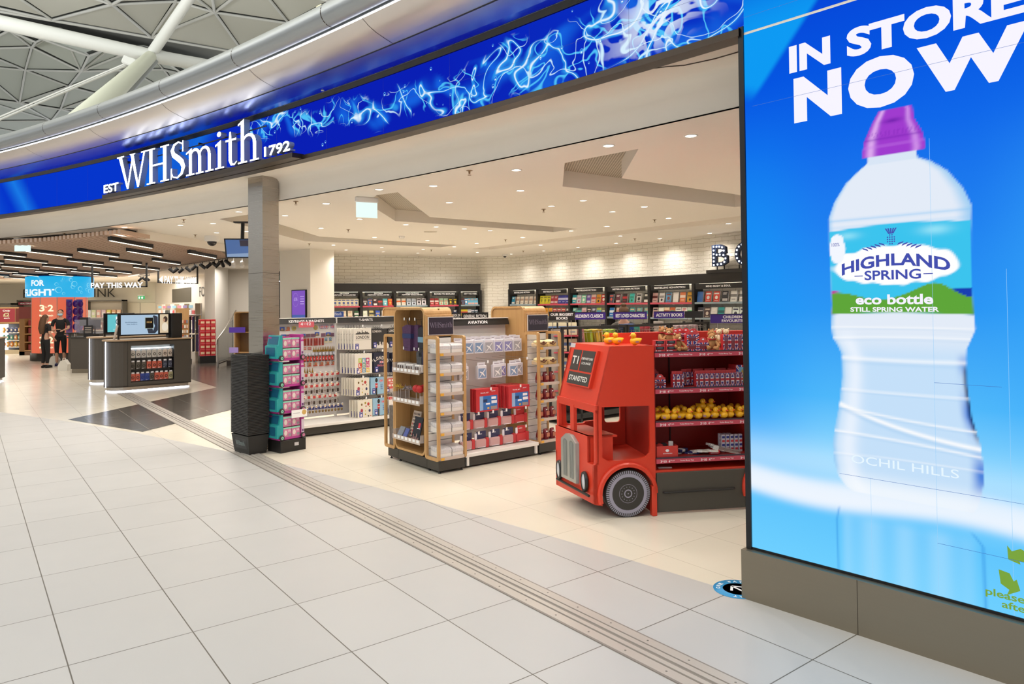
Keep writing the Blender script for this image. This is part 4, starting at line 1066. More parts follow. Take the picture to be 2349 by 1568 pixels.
for k, z in enumerate(SHZ):
    s_ = MB().box(.035, BL, .015, .455, z-.006, z+.012, RS if k else R2).build('shelf', bus)
    MB().box(.03, BL, -.002, .015, z+.004, z+.016, m_lipd).build('shelf_edge', s_)
    mb = MB().box(.03, BL, -.006, .012, z-.034, z+.004, m_lip)
    ul = .065
    while ul < 1.9:
        text_on(mb, '3', m_lt, (ul, -.0065, z-.028), (1, 0, 0), (0, 0, 1), .014, .023, .04, .0005)
        text_on(mb, 'for', m_lt, (ul+.016, -.0065, z-.018), (1, 0, 0), (0, 0, 1), .014, .011, .02, .0005)
        text_on(mb, '10', m_lt, (ul+.032, -.0065, z-.028), (1, 0, 0), (0, 0, 1), .025, .022, .04, .0005)
        text_on(mb, '4', m_lt, (ul+.075, -.0065, z-.028), (1, 0, 0), (0, 0, 1), .014, .023, .04, .0005)
        text_on(mb, '99 each', m_lt, (ul+.092, -.0065, z-.017), (1, 0, 0), (0, 0, 1), .038, .011, .02, .0005)
        text_on(mb, 'Pocket Money Toys', m_lt, (ul+.185, -.0065, z-.024), (1, 0, 0), (0, 0, 1), .125, .016, .02, .0005)
        ul += .375
    mb.build('price_rail', s_)
def BW(u, v, z): return BUSM @ Vector((u, v, z))

# rubber ducks
M_DUCK = mat('duck_yellow', '#f2b41c', .35); M_BILL = mat('duck_bill', '#e0562a', .4)
def duck():
    t = thing('rubber_duck', 'duck', 'rubber duck')
    mb = MB(); n = 12
    P = [(-.050, .0, .0), (-.046, .02, .012), (-.030, .030, .026), (-.005, .036, .032), (.022, .036, .034), (.042, .028, .028), (.050, .014, .016), (.053, .0, .0)]
    vs = []; fs = []
    prof = [(-.052, .052, .004), (-.044, .046, .014), (-.028, .036, .026), (0, .032, .033), (.025, .034, .033), (.042, .036, .024), (.051, .038, .01)]
    for x, zc, r in prof:
        rz_ = r if r > .02 else r
        for k in range(n):
            a = 2*PI*k/n; zz_ = zc+rz_*math.sin(a)*(.95)
            vs.append((x, r*math.cos(a), max(0.0, zz_)))
    for i in range(len(prof)-1):
        for k in range(n): fs.append([i*n+k, i*n+(k+1) % n, (i+1)*n+(k+1) % n, (i+1)*n+k])
    fs.append(list(range(n))); fs.append(list(range((len(prof)-1)*n, len(prof)*n)))
    mb.add(vs, fs, M_DUCK, True); mb.build('body', t)
    h = MB().ell((.024, 0, .082), (.025, .024, .025), M_DUCK).build('head', t)
    mb = MB().ell((.051, 0, .078), (.013, .012, .004), M_BILL, 8, 5); mb.ell((.049, 0, .073), (.009, .009, .003), M_BILL, 8, 5); mb.build('bill', h)
    mb = MB().ell((.038, .016, .089), (.003, .002, .004), M_DARK, 6, 4); mb.ell((.038, -.016, .089), (.003, .002, .004), M_DARK, 6, 4); mb.build('eyes', h)
    mb = MB(); flag(mb, (-.015, -.0348, .022), (1, .03, 0), (0, -.12, 1), .026, .016, .0008); flag(mb, (.015, .0348, .022), (-1, .03, 0), (0, .12, 1), .026, .016, .0008); mb.build('flag_print', t)
    return t
KDK = Kind(duck())
for i, (u, v, r, w) in enumerate([(-.27, .36, 3.0, 'leftmost of the three'), (-.215, .28, 3.2, 'middle of the three'), (-.10, .12, 3.15, 'rightmost of the three')]):
    p = BW(u, v, 1.478)
    KDK.place(p, r+YB, 'yellow rubber duck on the red bus roof, ' + w, 'ducks on the bus roof', 1.05)
random.seed(11)
for r_, (v, n, zz_) in enumerate([(.055, 12, 0), (.14, 11, 0), (.23, 11, 0)]):
    for i in range(n):
        u = .05+(.90-.05)*i/(n-1)+random.uniform(-.012, .012)+(.03 if r_ == 1 else 0)
        a = random.choice([-1.2, -.6, -2.2, -1.6, -.3, 3.0]) if r_ else random.choice([-1.1, -.9, -1.3, -.4, 2.6])
        KDK.place(BW(u, v+random.uniform(-.01, .01), SHZ[2]+.012), a+YB, ('yellow rubber duck in the %s row of the duck shelf, %s from the left' % (['front', 'middle', 'rear'][r_], ORD[i])), 'ducks on the bus shelf')
for u, w in ((.52, 'left'), (.60, 'right')):
    KDK.place(BW(u, .16, SHZ[2]+.075), -1.0+YB+(u-.5), 'yellow rubber duck piled on top of the others, %s of the pair' % w, 'ducks on the bus shelf')

# boxed souvenirs
def toy_car_box():
    t = thing('toy_car_box', 'box', 'toy box')
    MB().box(0, .1, 0, .055, 0, .05, mat('toy_box_red', '#c43a3c', .4), .002).build('carton', t)
    mb = MB(); Lq(mb, .012, .088, .018, .044, -.001, mat('toy_window', '#2c2a2e', .2)); mb.ell((.05, -.001, .032), (.028, .002, .009), mat('toy_car_grey', '#55555c', .3)); mb.build('window', t)
    mb = MB(); Lq(mb, .008, .02, .005, .012, -.001, M_PW); Lq(mb, .03, .06, .006, .01, -.001, M_PW); mb.build('print', t)
    return t
K = Kind(toy_car_box())
for i in range(2):
    for j in range(2):
        K.place(BW(.04+.105*i, .03, SHZ[0]+.012+.051*j), YB, 'red toy car box on the top bus shelf, %s %s of the stack of four' % (['lower', 'upper'][j], ['left', 'right'][i]), 'toy car boxes on the top shelf')
def flag_box(wd, hg, win, head=True):
    t = thing('souvenir_box', 'box', 'souvenir box')
    MB().box(0, wd, 0, .06, 0, hg, mat('souvenir_red', '#c8343a', .4), .0015).build('carton', t)
    mb = MB(); flag(mb, (0, -.0005, 0), (1, 0, 0), (0, 0, 1), wd, hg, .0004); mb.build('flag_print', t)
    mb = MB(); Lq(mb, wd*win[0], wd*win[1], hg*win[2], hg*win[3], -.003, mat('souvenir_window', '#7c2630', .25)); Lq(mb, wd*(win[0]+.06), wd*(win[1]-.06), hg*(win[2]+(win[3]-win[2])*.6), hg*(win[3]-.06), -.0035, mat('toy_bus_blue', '#7a4a62', .4)); mb.build('window', t)
    if head:
        mb = MB(); w2 = wd
        pts = [(0, .005, hg), (w2, .005, hg), (w2, .005, hg+.018), (w2*.85, .005, hg+.02)] + [(w2/2+w2*.33*math.cos(a), .005, hg+.02+.028*math.sin(a)) for a in [PI*k/8 for k in range(9)]] + [(w2*.15, .005, hg+.02), (0, .005, hg+.018)]
        mb.prism(pts, (0, .003, 0), mat('souvenir_header', '#d0464a', .45)); mb.ell((w2/2, .003, hg+.028), (.012, .001, .007), M_PW, 8, 4); mb.build('header_card', t)
    return t
K = Kind(flag_box(.1, .072, (.14, .86, .2, .8)))
for i, (u, v, z) in enumerate([(.35, .05, 0), (.455, .05, 0), (.35, .05, .073), (.25, .2, 0.05), (.29, .28, .07), (.34, .30, .075), (.40, .30, .075), (.45, .24, .073)]):
    K.place(BW(u, v, SHZ[0]+.012+z), YB, 'flag souvenir box on the top bus shelf, %s' % ['lower left front', 'lower right front', 'stacked on the lower left one', 'behind the brown bears', 'rear row, first', 'rear row, second', 'rear row, third', 'rear row, fourth'][i], 'flag boxes on the top bus shelf')
K.place(BW(.045, .05, SHZ[1]+.012), YB, 'flag souvenir box with red header alone at the left of the second bus shelf', 'flag boxes on the second bus shelf')
K.place(BW(.04, .2, SHZ[1]+.05), YB, 'union flag souvenir box at the back left of the second bus shelf', 'flag boxes on the second bus shelf')
K = Kind(flag_box(.048, .115, (.3, .72, .12, .95), False))
hd_k = MB().box(.0, .048, .03, .034, .115, .14, mat('souvenir_header', '#d0464a', .45)); hh_ = hd_k.build('hang_tab', K.root); _kids.pop(K.root.name); kids(K.root)
for i in range(11):
    K.place(BW(.335+.0495*i-(.12 if i < 2 else 0), .05, SHZ[1]+.012), YB, 'narrow flag box, %s from the left in the front row of the second bus shelf' % ORD[i], 'narrow flag boxes on the second bus shelf')
for i in range(9):
    K.place(BW(.34+.056*i, .13+.02*(i % 2), SHZ[1]+.02), YB, 'narrow red box, %s from the left in the rear row of the second bus shelf' % ORD[i], 'narrow boxes in the rear row')
t = thing('tower_souvenir_box', 'large red clock tower picture box at the right end of the second bus shelf', 'souvenir box', BW(.83, .08, SHZ[1]+.012), YB)
MB().box(0, .13, 0, .15, 0, .18, mat('souvenir_red', '#c8343a', .4), .002).build('carton', t)
mb = MB(); flag(mb, (.0, -.0005, 0), (1, 0, 0), (0, 0, 1), .13, .18, .0004); Lq(mb, .025, .12, .02, .16, -.003, mat('picture_sky', '#7fb7d8', .5)); mb.add([(.045, -.0035, .02), (.075, -.0035, .02), (.072, -.0035, .12), (.06, -.0035, .15), (.048, -.0035, .12)], [(0, 1, 2, 3, 4)], mat('picture_stone', '#b8a050', .5)); mb.build('picture', t)
K = Kind(flag_box(.06, .14, (.2, .8, .1, .9), False))
for i in range(4):
    K.place(BW(.70+.065*i, .06, SHZ[0]+.012), YB, 'tall flag box at the right of the top bus shelf, %s from the left' % ORD[i], 'tall flag boxes on the top bus shelf')
# generic brown bears
def teddy(name='teddy_bear', col='#a9794a', scarf=None):
    m = mat('plush_'+col[1:], col, .9, noise_=.2, nscale=90); mm = mat('plush_muzzle', '#cdb083', .9)
    t = thing(name, 'bear', 'soft toy')
    mb = MB().ell((0, 0, .05), (.034, .03, .045), m); 
    for s in (-1, 1):
        mb.tube([(s*.026, 0, .075), (s*.045, -.02, .055), (s*.05, -.035, .04)], [.014, .013, .012], m); mb.ell((s*.05, -.038, .038), (.013, .013, .013), m)
        mb.tube([(s*.018, -.01, .02), (s*.03, -.04, .018), (s*.035, -.06, .02)], [.018, .016, .015], m); mb.ell((s*.036, -.066, .022), (.016, .011, .019), m)
    mb.build('body', t)
    h = MB().ell((0, -.004, .115), (.032, .029, .03), m); h.ell((-.025, 0, .142), (.012, .007, .012), m); h.ell((.025, 0, .142), (.012, .007, .012), m); h.ell((0, -.03, .107), (.015, .014, .012), mm); ho = h.build('head', t)
    mb = MB().ell((0, -.044, .112), (.005, .004, .004), M_DARK, 6, 4); mb.ell((-.012, -.03, .124), (.003, .003, .003), M_DARK, 6, 4); mb.ell((.012, -.03, .124), (.003, .003, .003), M_DARK, 6, 4); mb.build('face', ho)
    if scarf: MB().lathe([(.024, .088), (.034, .092), (.036, .1), (.024, .102)], mat('scarf', scarf, .8)).build('scarf', t)
    return t
K = Kind(teddy(scarf='#b32b32'))
for (u, v, z, r, lb) in ((.275, .08, 0, .3, 'sitting in front at the left'), (.235, .17, .05, -.5, 'behind at the left, higher'), (.18, .22, .06, .6, 'at the far left behind the car boxes'), (.60, .08, 0, -.3, 'sitting at the right of the flag boxes'), (.63, .16, .03, .4, 'behind at the right')):
    K.place(BW(u, v, SHZ[0]+.012+z), r+YB, 'brown plush bear on the top bus shelf, '+lb, 'brown bears on the top bus shelf', 1.05)
K = Kind(teddy('cream_plush_bear', '#d8c6a4'))
for i, u in enumerate((.80, .87)): K.place(BW(u, .35, 1.47), YB-.2, 'cream plush bear on top at the right end of the bus unit, %s' % ['left', 'right'][i], 'cream bears', .9)
# fourth shelf
t = thing('souvenir_carton', 'open red carton at the left of the lowest bus shelf', 'carton', BW(.04, .02, SHZ[3]+.012), YB)
mb = MB(); mr_ = mat('carton_red', '#c93a33', .5)
for b in ((0, .2, 0, .004), (0, .2, .14, .144), (0, .004, 0, .144), (.196, .2, 0, .144)): mb.box(b[0], b[1], b[2], b[3], 0, .10, mr_)
mb.box(0, .2, 0, .144, 0, .004, mr_); mb.build('tray', t)
mb = MB().ell((.1, -.001, .06), (.018, .001, .013), M_PW, 10, 4); text_on(mb, 'SOUVENIRS', M_PW, (.06, -.001, .03), (1, 0, 0), (0, 0, 1), .085, .009); mb.build('print', t)
tag(MB().box(-.02, .02, -.012, .012, 0, .06, mat('pack_white', '#e5e0da', .4), .003).build('boxed_souvenir'), 'white hanging card pack standing in the open red carton', 'souvenir'); bpy.data.objects['boxed_souvenir'].location = BW(.2, .09, SHZ[3]+.08)
for i, (du, dv, c) in enumerate(((.05, .06, '#b3312c'), (.1, .09, '#2a2524'), (.03, .11, '#332a28'))):
    o = MB().ell((0, 0, 0), (.035, .03, .02), mat('felt_'+c[1:], c, .9)).build('felt_hat'); o.location = BW(.04+du, .02+dv, SHZ[3]+.105); tag(o, ['red', 'black', 'dark brown'][i]+' soft felt souvenir in the open red carton', 'souvenir')
random.seed(5)
def sock_pack(c):
    t = thing('sock_pack', 'pack', 'sock pack'); m = mat('sock_'+c[1:], c, .85)
    mb = MB(); mb.prism([(0, 0, 0), (.11, 0, 0), (.13, .015, 0), (.12, .05, 0), (.02, .055, 0), (0, .03, 0)], (0, 0, .014), m); mb.build('socks', t)
    mb = MB().box(.03, .07, -.001, .056, -.001, .016, mat('pack_white', '#e5e0da', .4)); mb.build('card_band', t); return t
Kn = Kind(sock_pack('#2b2c66')); Kw = Kind(sock_pack('#cfc8bf'))
for i in range(9):
    kk = Kn if i < 5 else Kw
    u = .25+.03*i+random.uniform(-.02, .02)
    kk.place(BW(u, .05+random.uniform(0, .09), SHZ[3]+.013+.014*(i % 3)), YB+random.uniform(-.6, .6), ('navy blue' if i < 5 else 'pale grey')+' sock pack in the pile on the lowest bus shelf, %s from the left' % ORD[i], 'sock packs on the lowest bus shelf')
t = thing('sweet_pack', 'red packet in the pile on the lowest bus shelf', 'packet', BW(.545, .04, SHZ[3]+.012), YB-.1)
MB().box(0, .1, 0, .06, 0, .045, mat('packet_red', '#c42a34', .25), .012).build('bag', t); mb = MB(); [Lq(mb, .01, .08, .012+.01*k, .015+.01*k, -.001, M_PW) for k in range(3)]; mb.build('print', t)
t = thing('souvenir_pen', 'pen', 'pen'); MB().tube([(0, 0, 0), (.26, 0, 0)], .004, mat('pen_silver', '#b9aca4', .3, .3), 6).build('barrel', t); MB().box(-.02, .03, -.008, .008, -.004, .006, mat('pack_white', '#e5e0da', .4)).build('tag', t)
K = Kind(t)
for i in range(14):
    K.place(BW(.60+.008*(i % 4), .05+.012*i, SHZ[3]+.06+.006*(i % 5)), (0, .22+.02*(i % 3), YB-.15+.05*(i % 4)), 'long silver souvenir pen, %s from the front of the bundle on the lowest bus shelf' % ORD[i], 'pens on the lowest bus shelf')
t = thing('printed_tin', 'tin', 'box'); MB().box(0, .034, 0, .034, 0, .16, mat('tin_white', '#cfcad4', .4), .004).build('carton', t)
mb = MB(); [Lq(mb, .004, .03, .02+.035*k, .04+.035*k, -.001, M_NAVY if k % 2 else M_RED) for k in range(4)]; mb.build('print', t); K = Kind(t)
for i in range(8):
    K.place(BW(.70+.042*(i % 5), .12+.05*(i//5), SHZ[3]+.012), YB, 'tall white printed box at the right of the lowest bus shelf, %s' % ORD[i], 'tall white boxes on the lowest bus shelf')
o = MB().prism([(0, 0, 0), (.12, -.01, 0), (.125, .015, 0), (.04, .04, 0), (0, .03, 0)], (0, 0, .008), mat('pack_white', '#e5e0da', .4)).build('white_packet'); o.location = BW(.08, .08, .385); o.rotation_euler = (0, 0, YB); tag(o, 'single white packet lying on the ledge under the lowest bus shelf', 'packet')
# floor sticker
c = at(1693, 1351); t = thing('floor_sticker', 'round blue one way floor sticker with white arrow beside the display wall', 'sticker', (c.x, c.y, .001))
MB().lathe([(0, .0012), (.155, .0012), (.155, 0)], mat('sticker_blue', '#2a8fc6', .4), n=40).build('disc', t)
mb = MB().lathe([(0, .0014), (.095, .0014)], mat('sticker_navy', '#27246e', .4), n=36); mb.build('centre', t)
mb = MB(); ms = mat('sticker_white', '#eef3f6', .4)
ad = Vector((-.45, .89, 0)).normalized(); ap = Vector((-ad.y, ad.x, 0))
for a, b in (((-.05, 0), (.055, 0)), ((.055, 0), (.0, .055)), ((.055, 0), (.0, -.055))):
    A = ad*a[0]+ap*a[1]; B = ad*b[0]+ap*b[1]; d = (B-A).normalized(); q = Vector((-d.y, d.x, 0))*.008
    mb.add([A+q+Vector((0, 0, .0018)), B+q+Vector((0, 0, .0018)), B-q+Vector((0, 0, .0018)), A-q+Vector((0, 0, .0018))], [(0, 1, 2, 3)], ms)
mb.build('arrow', t); mb = MB()
for txt_, a0_, sgn in (('ONE WAY', 0, 1), ('ONE WAY', PI, 1)):
    for k, ch in enumerate('ONE WAY'):
        if ch == ' ': continue
        a = math.atan2(ad.y, ad.x)+a0_ + (3-k)*.30
        p = Vector((math.cos(a)*.11, math.sin(a)*.11, .0018)); yd = Vector((math.cos(a), math.sin(a), 0)); xd = Vector((yd.y, -yd.x, 0))
        text_on(mb, ch, ms, p-xd*.012, xd, yd, .024, .028, .03)
mb.build('lettering', t)
# ---------------------------------------------------------------- oak display stands, aviation bay
Y38 = math.radians(38.5)
SC1 = Vector((-.825, 7.885, 0)); SC2 = Vector((.316, 8.831, 0))
def frameM(o, a): return Matrix.Translation(o) @ Matrix.Rotation(a, 4, 'Z')
M1 = frameM(SC1, Y38); M2 = frameM(SC2, Y38)
def clear_mat(name, col, a):
    m = bpy.data.materials.new(name); m.use_nodes = True; nt = m.node_tree; N = nt.nodes; N.remove(N['Principled BSDF'])
    tr_ = N.new('ShaderNodeBsdfTransparent'); gl = N.new('ShaderNodeBsdfDiffuse'); gl.inputs['Color'].default_value = lin(col); g2 = N.new('ShaderNodeBsdfGlossy'); g2.inputs['Roughness'].default_value = .15
    m1 = N.new('ShaderNodeMixShader'); m1.inputs[0].default_value = .35; m2 = N.new('ShaderNodeMixShader'); m2.inputs[0].default_value = a
    nt.links.new(gl.outputs[0], m1.inputs[1]); nt.links.new(g2.outputs[0], m1.inputs[2]); nt.links.new(tr_.outputs[0], m2.inputs[1]); nt.links.new(m1.outputs[0], m2.inputs[2]); nt.links.new(m2.outputs[0], N['Material Output'].inputs[0]); return m
M_ACR = clear_mat('clear_acrylic', '#e9e7ea', .3); M_ACR2 = mat('acrylic_front_edge', '#c2b2a6', .25)
M_TAG = mat('price_tag_white', '#f0efee', .4); M_TAGY = mat('price_tag_yellow', '#e0a83c', .5)
M_SIGNP = mat('sign_plum', '#2e2734', .35); M_SIGNT = mat('sign_lettering_mauve', '#8d8496', .5)
def rpath(v0, v1, z0, z1, r, n=6):
    return arcp(v1-r, z1-r, r, 0, PI/2, n)+arcp(v0+r, z1-r, r, PI/2, PI, n)+arcp(v0+r, z0+r, r, PI, 1.5*PI, n)+arcp(v1-r, z0+r, r, 1.5*PI, 2*PI, n)
def ringbox(mb, P, Q, x0, x1, m, sm=False):
    """hollow frame between outer loop P and inner loop Q in (y,z), from x0 to x1"""
    n = len(P); vs = [(x0, a, b) for a, b in P]+[(x0, a, b) for a, b in Q]+[(x1, a, b) for a, b in P]+[(x1, a, b) for a, b in Q]
    fs = []
    for i in range(n):
        j = (i+1) % n; fs += [[i, j, n+j, n+i], [2*n+i, 3*n+i, 3*n+j, 2*n+j], [i, 2*n+i, 2*n+j, j], [n+i, n+j, 3*n+j, 3*n+i]]
    mb.add(vs, fs, m)
def oak_stand(M, rz, label, closed, shelves, name_txt=True, loops=True, slat=True):
    t = thing('display_stand', label, 'display stand', M.translation, rz)
    mb = MB(); mb.box(.01, .36, .01, 1.15, .03, .145, M_KICK, .004)
    for v in (.255, .9): mb.box(.008, .012, v-.002, v+.002, .03, .145, M_DARK)
    mb.build('base', t)
    for u in (.04, .33):
        for v in (.04, .25, .9, 1.12): MB().lathe([(.014, 0), (.018, .008), (.008, .012), (.008, .035)], M_DARK, (u, v, 0), n=10).build('foot', t)
    mb = MB(); ringbox(mb, rpath(.27, .965, .15, 1.83, .085), rpath(.297, .938, .175, 1.803, .06), 0, .37, M_OAK)
    c = mb.build('cabinet_shell', t)
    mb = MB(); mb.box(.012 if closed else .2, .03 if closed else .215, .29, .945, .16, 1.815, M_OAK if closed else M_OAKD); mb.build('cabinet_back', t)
    if loops:
        for u in (.004, .355):
            for v0, v1 in ((-.005, .275), (.962, 1.22)):
                mb = MB(); a = (u-.004, u+.018)
                ringbox(mb, rpath(v0, v1, .135, 1.51, .035, 4), rpath(v0+.033, v1-.033, .168, 1.477, .015, 4), a[0]-.003, a[1]+.003, M_OAK); mb.build('side_rail', t)
    mb = MB(); mb.box(.004, .376, .245, .268, 1.50, 1.745, M_OAK, .003); hb = mb.build('sign_holder', t)
    mb = MB(); mb.box(.03, .372, .238, .246, 1.515, 1.722, M_WMETAL); mb.box(.04, .366, .235, .239, 1.522, 1.715, M_SIGNP); mb.build('sign_panel', hb)
    mb = MB(); name_on(mb, M_SIGNT, (.05, .2345, 1.60), (1, 0, 0), (0, 0, 1), .305, .058); mb.build('lettering', hb)
    if slat:
        mb = MB()
        for k in range(16):
            z = .16+k*.083; mb.box(.02, .36, .252, .268, z, z+.077, M_WMETAL)
        mb.box(.02, .36, .262, .27, .16, 1.5, M_DARK); mb.build('slat_wall', t)
    for i, z in enumerate(shelves):
        s_ = MB().box(.03, .35, .01, .25, z-.012, z-.006, M_ACR).build('shelf', t)
        mb = MB(); mb.box(.03, .35, .004, .012, z-.035, z, M_ACR2); mb.add([(.03, .01, z), (.03, .25, z), (.03, .25, z+.10)], [(0, 1, 2)], M_ACR); mb.add([(.35, .01, z), (.35, .25, z), (.35, .25, z+.10)], [(0, 1, 2)], M_ACR)
        mb.box(.035, .08, .0, .004, z-.032, z-.004, M_TAGY); mb.build('shelf_lip', s_)
    return t
ZS = [1.325, 1.105, .885, .672, .446, .176]
oak_stand(M1, Y38, 'nearer oak display stand with arched open cabinet and shelves of white boxes', False, ZS)
oak_stand(M2, Y38, 'oak display stand to the right of the aviation bay, partly behind the bus', True, ZS)
M3 = frameM(Vector((-1.66, 11.74, 0)), Y38)
t3 = oak_stand(M3, Y38, 'third oak display stand whose arched top shows behind the nearest stand', True, [], slat=False)
# folded white printed boxes on the near stand
def white_box():
    t = thing('gift_box', 'box', 'box')
    m = mat('printed_white_carton', '#c9c4c4', .5, noise_=.3, nscale=45); m2 = mat('carton_band', '#e4ded6', .5)
    mb = MB(); mb.prism([(0, 0, 0), (0, .2, 0), (0, .2, .06), (0, .0, .05)], (.145, 0, 0), m2); mb.build('tray', t)
    mb = MB(); mb.prism([(0, -.003, .045), (0, .2, .055), (0, .2, .105), (0, .03, .10), (0, .0, .08)], (.147, 0, 0), m); mb.build('lid', t)
    return t
K = Kind(white_box())
for i, z in enumerate(ZS):
    for j in range(2):
        K.place(M1 @ Vector((.04+.158*j, .02, z-.004)), Y38, 'white gift box, %s of the pair on the %s shelf of the near stand' % (['left', 'right'][j], ['top', 'second', 'third', 'fourth', 'fifth', 'lowest'][i]), 'white boxes on the near oak stand')
# gift baskets and red bags on the second stand
def basket():
    t = thing('gift_basket', 'b', 'gift basket'); mc = mat('basket_cream', '#d9b878', .6, noise_=.15, nscale=60); mr2 = mat('ribbon_brown', '#5e2a20', .4)
    mb = MB(); mb.box(0, .14, 0, .16, 0, .05, mc, .01); mb.build('basket', t); MB().ell((.07, .08, .06), (.075, .085, .03), mat('wrap_pale', '#ead9a6', .3)).build('wrapping', t)
    mb = MB(); mb.tube([(.02, -.003, .05), (.07, -.01, .03), (.12, -.003, .055)], .006, mr2, 6); mb.ell((.07, -.005, .06), (.02, .01, .014), mr2, 8, 5); mb.build('ribbon', t); return t
K = Kind(basket())
for i in range(2):
    for j in range(2): K.place(M2 @ Vector((.04+.155*j, .03, ZS[i]-.004)), Y38, 'cream gift basket with brown ribbon, %s on the %s shelf of the second oak stand' % (['left', 'right'][j], ['top', 'second'][i]), 'gift baskets')
def bag(c='#7c1a22'):
    t = thing('sweet_bag', 'b', 'bag of sweets'); m = mat('foil_'+c[1:], c, .3, noise_=.25, nscale=50)
    mb = MB(); prof = [(.0, .045, .07), (.02, .05, .075), (.06, .045, .07), (.1, .03, .055), (.125, .008, .06)]
    vs = []
    for h, a, b in prof:
        for k in range(10):
            q = 2*PI*k/10; vs.append((b*.55*math.cos(q)+.04, a*math.sin(q)+.05, h))
    mb.add(vs, [[i*10+k, i*10+(k+1) % 10, (i+1)*10+(k+1) % 10, (i+1)*10+k] for i in range(4) for k in range(10)], m, True); mb.build('bag', t)
    mb = MB(); Lq(mb, .015, .065, .03, .08, -.002, mat('bag_window', '#b06a50', .3)); Lq(mb, .02, .04, .09, .105, .012, M_TAG); mb.build('print', t); return t
K = Kind(bag())
for i in range(2, 6):
    for j in range(3): K.place(M2 @ Vector((.035+.105*j, .04, ZS[i]-.004)), Y38, 'dark red bag of sweets, %s on the %s shelf of the second oak stand' % (ORD[j], ['', '', 'third', 'fourth', 'fifth', 'lowest'][i]), 'red sweet bags')

# goods inside the open cabinet of the near stand
def hang_bag(name, m, w, h, pos, label, band=None):
    t = thing(name, label, 'bag', M1 @ Vector(pos), Y38)
    mb = MB(); mb.prism([(-.03, 0, 0), (-.03, w*.1, -h), (-.03, w*.85, -h*.98), (-.03, w, -.02), (-.03, w*.5, .01)], (.045, 0, 0), m); mb.build('body', t)
    if band: MB().box(-.033, .017, 0, w*.97, -h*.5, -h*.32, band).build('strap_band', t)
    MB().tube([(-.02, w*.35, 0), (-.02, w*.45, .05), (-.02, w*.5, .08)], .004, M_DARK, 6).build('hook_loop', t)
    return t
mpu = mat('floral_purple', '#4b2c4e', .8, noise_=.5, nscale=60); mbl = mat('blue_band', '#22305e', .7)
hang_bag('patterned_bag', mpu, .2, .30, (.06, .62, 1.62), 'large purple patterned bag with blue band hanging in the near oak cabinet', mbl)
hang_bag('patterned_bag', mpu, .13, .30, (.1, .52, 1.62), 'narrower purple patterned bag hanging behind the large one in the oak cabinet')
hang_bag('patterned_bag', mat('dark_bag', '#23232b', .8), .12, .34, (.07, .36, 1.60), 'black hanging bag nearest the sign in the oak cabinet', mat('bag_print_blue', '#6d93a8', .6))
hang_bag('patterned_bag', mat('zebra_bag', '#4a4a4c', .8, noise_=.5, nscale=30), .12, .26, (.07, .40, 1.33), 'grey feathered bag hanging low in the oak cabinet')
hang_bag('patterned_bag', mat('navy_bag', '#2a2440', .8), .07, .22, (.06, .31, 1.33), 'small navy bag hanging low beside the sign in the oak cabinet')
mb = MB()
for v, z in ((.44, 1.7), (.56, 1.7), (.68, 1.7), (.36, 1.36), (.46, 1.36), (.7, 1.36)): mb.tube([(.19, v, z-.01), (-.02, v, z)], .003, M_STEEL, 5); mb.box(-.024, -.02, v-.008, v+.008, z-.018, z+.014, M_TAG)
for ch in ():
    pass
o = mb.build('hook', bpy.data.objects['display_stand']); o['label'] = 'chrome hooks with white price tags'
def acr_tray(z, label, w0=.31, w1=.93, depth=.26, h=.09, x0=-.045):
    t = thing('acrylic_tray', label, 'tray', M1 @ Vector((0, 0, z)), Y38)
    MB().box(x0, .19, w0, w1, 0, .006, M_ACR).build('tray_floor', t)
    mb = MB(); mb.box(x0-.004, x0, w0, w1, -.02, .035, M_ACR2); mb.build('front_lip', t)
    mb = MB(); mb.box(x0, .19, w0-.004, w0, 0, h, M_ACR); mb.box(x0, .19, w1, w1+.004, 0, h, M_ACR); mb.build('tray_side', t)
    for k in range(7): MB().box(x0-.007, x0-.004, w0+.02+k*.085, w0+.07+k*.085, .0, .03, M_TAG).build('price_tag', t)
    return t
acr_tray(1.09, 'clear acrylic tray at the middle of the near oak cabinet'); acr_tray(.74, 'clear acrylic tray holding tinsel picks in the near oak cabinet'); acr_tray(.30, 'clear acrylic tray of notebooks low in the near oak cabinet')
t = thing('boxed_glasses', 'p', 'boxed souvenir'); MB().box(0, .12, 0, .17, 0, .075, mat('pack_clear', '#cfcac6', .3, noise_=.2, nscale=50), .01).build('pack', t); mb = MB(); [mb.box(-.002, 0, .02+.05*k, .05+.05*k, .01, .05, mat('pack_print', '#5a4a44', .5)) for k in range(3)]; mb.build('print', t); K = Kind(t)
for i in range(3): K.place(M1 @ Vector((.0, .33+.2*i, 1.10)), Y38, 'pale clear souvenir pack in the middle oak cabinet tray, %s from the sign side' % ORD[i], 'clear packs in the oak cabinet')
def pick(col, name, lb, pos, r=.04):
    t = thing(name, lb, 'decoration', M1 @ Vector(pos), Y38); m = mat(name+'_'+col[1:], col, .5, .2)
    random.seed(int(pos[1]*1000)); mb = MB()
    if name == 'pompom': mb.ell((0, 0, .16), (.045, .045, .045), m, 14, 10)
    else:
        for k in range(26):
            d = Vector((random.uniform(-1, 1), random.uniform(-1, 1), random.uniform(-.3, 1))).normalized(); mb.tube([(0, 0, .14), Vector((0, 0, .14))+d*random.uniform(.03, .06)], [.006, .002], m, 4)
    mb.build('head', t); MB().tube([(0, 0, 0), (0, 0, .14)], .004, mat('pick_stick', '#b9aca6', .4, .3), 5).build('stick', t)
for v, c, w in ((.88, '#c29a2c', 'gold'), (.80, '#c7a23c', 'second gold'), (.83, '#6a3030', 'maroon'), (.68, '#8d8384', 'silver'), (.60, '#9b8d90', 'second silver')): pick(c, 'tinsel_pick', w+' tinsel pick in the oak cabinet tray', (-.01+.02*(v > .8), v, .745))
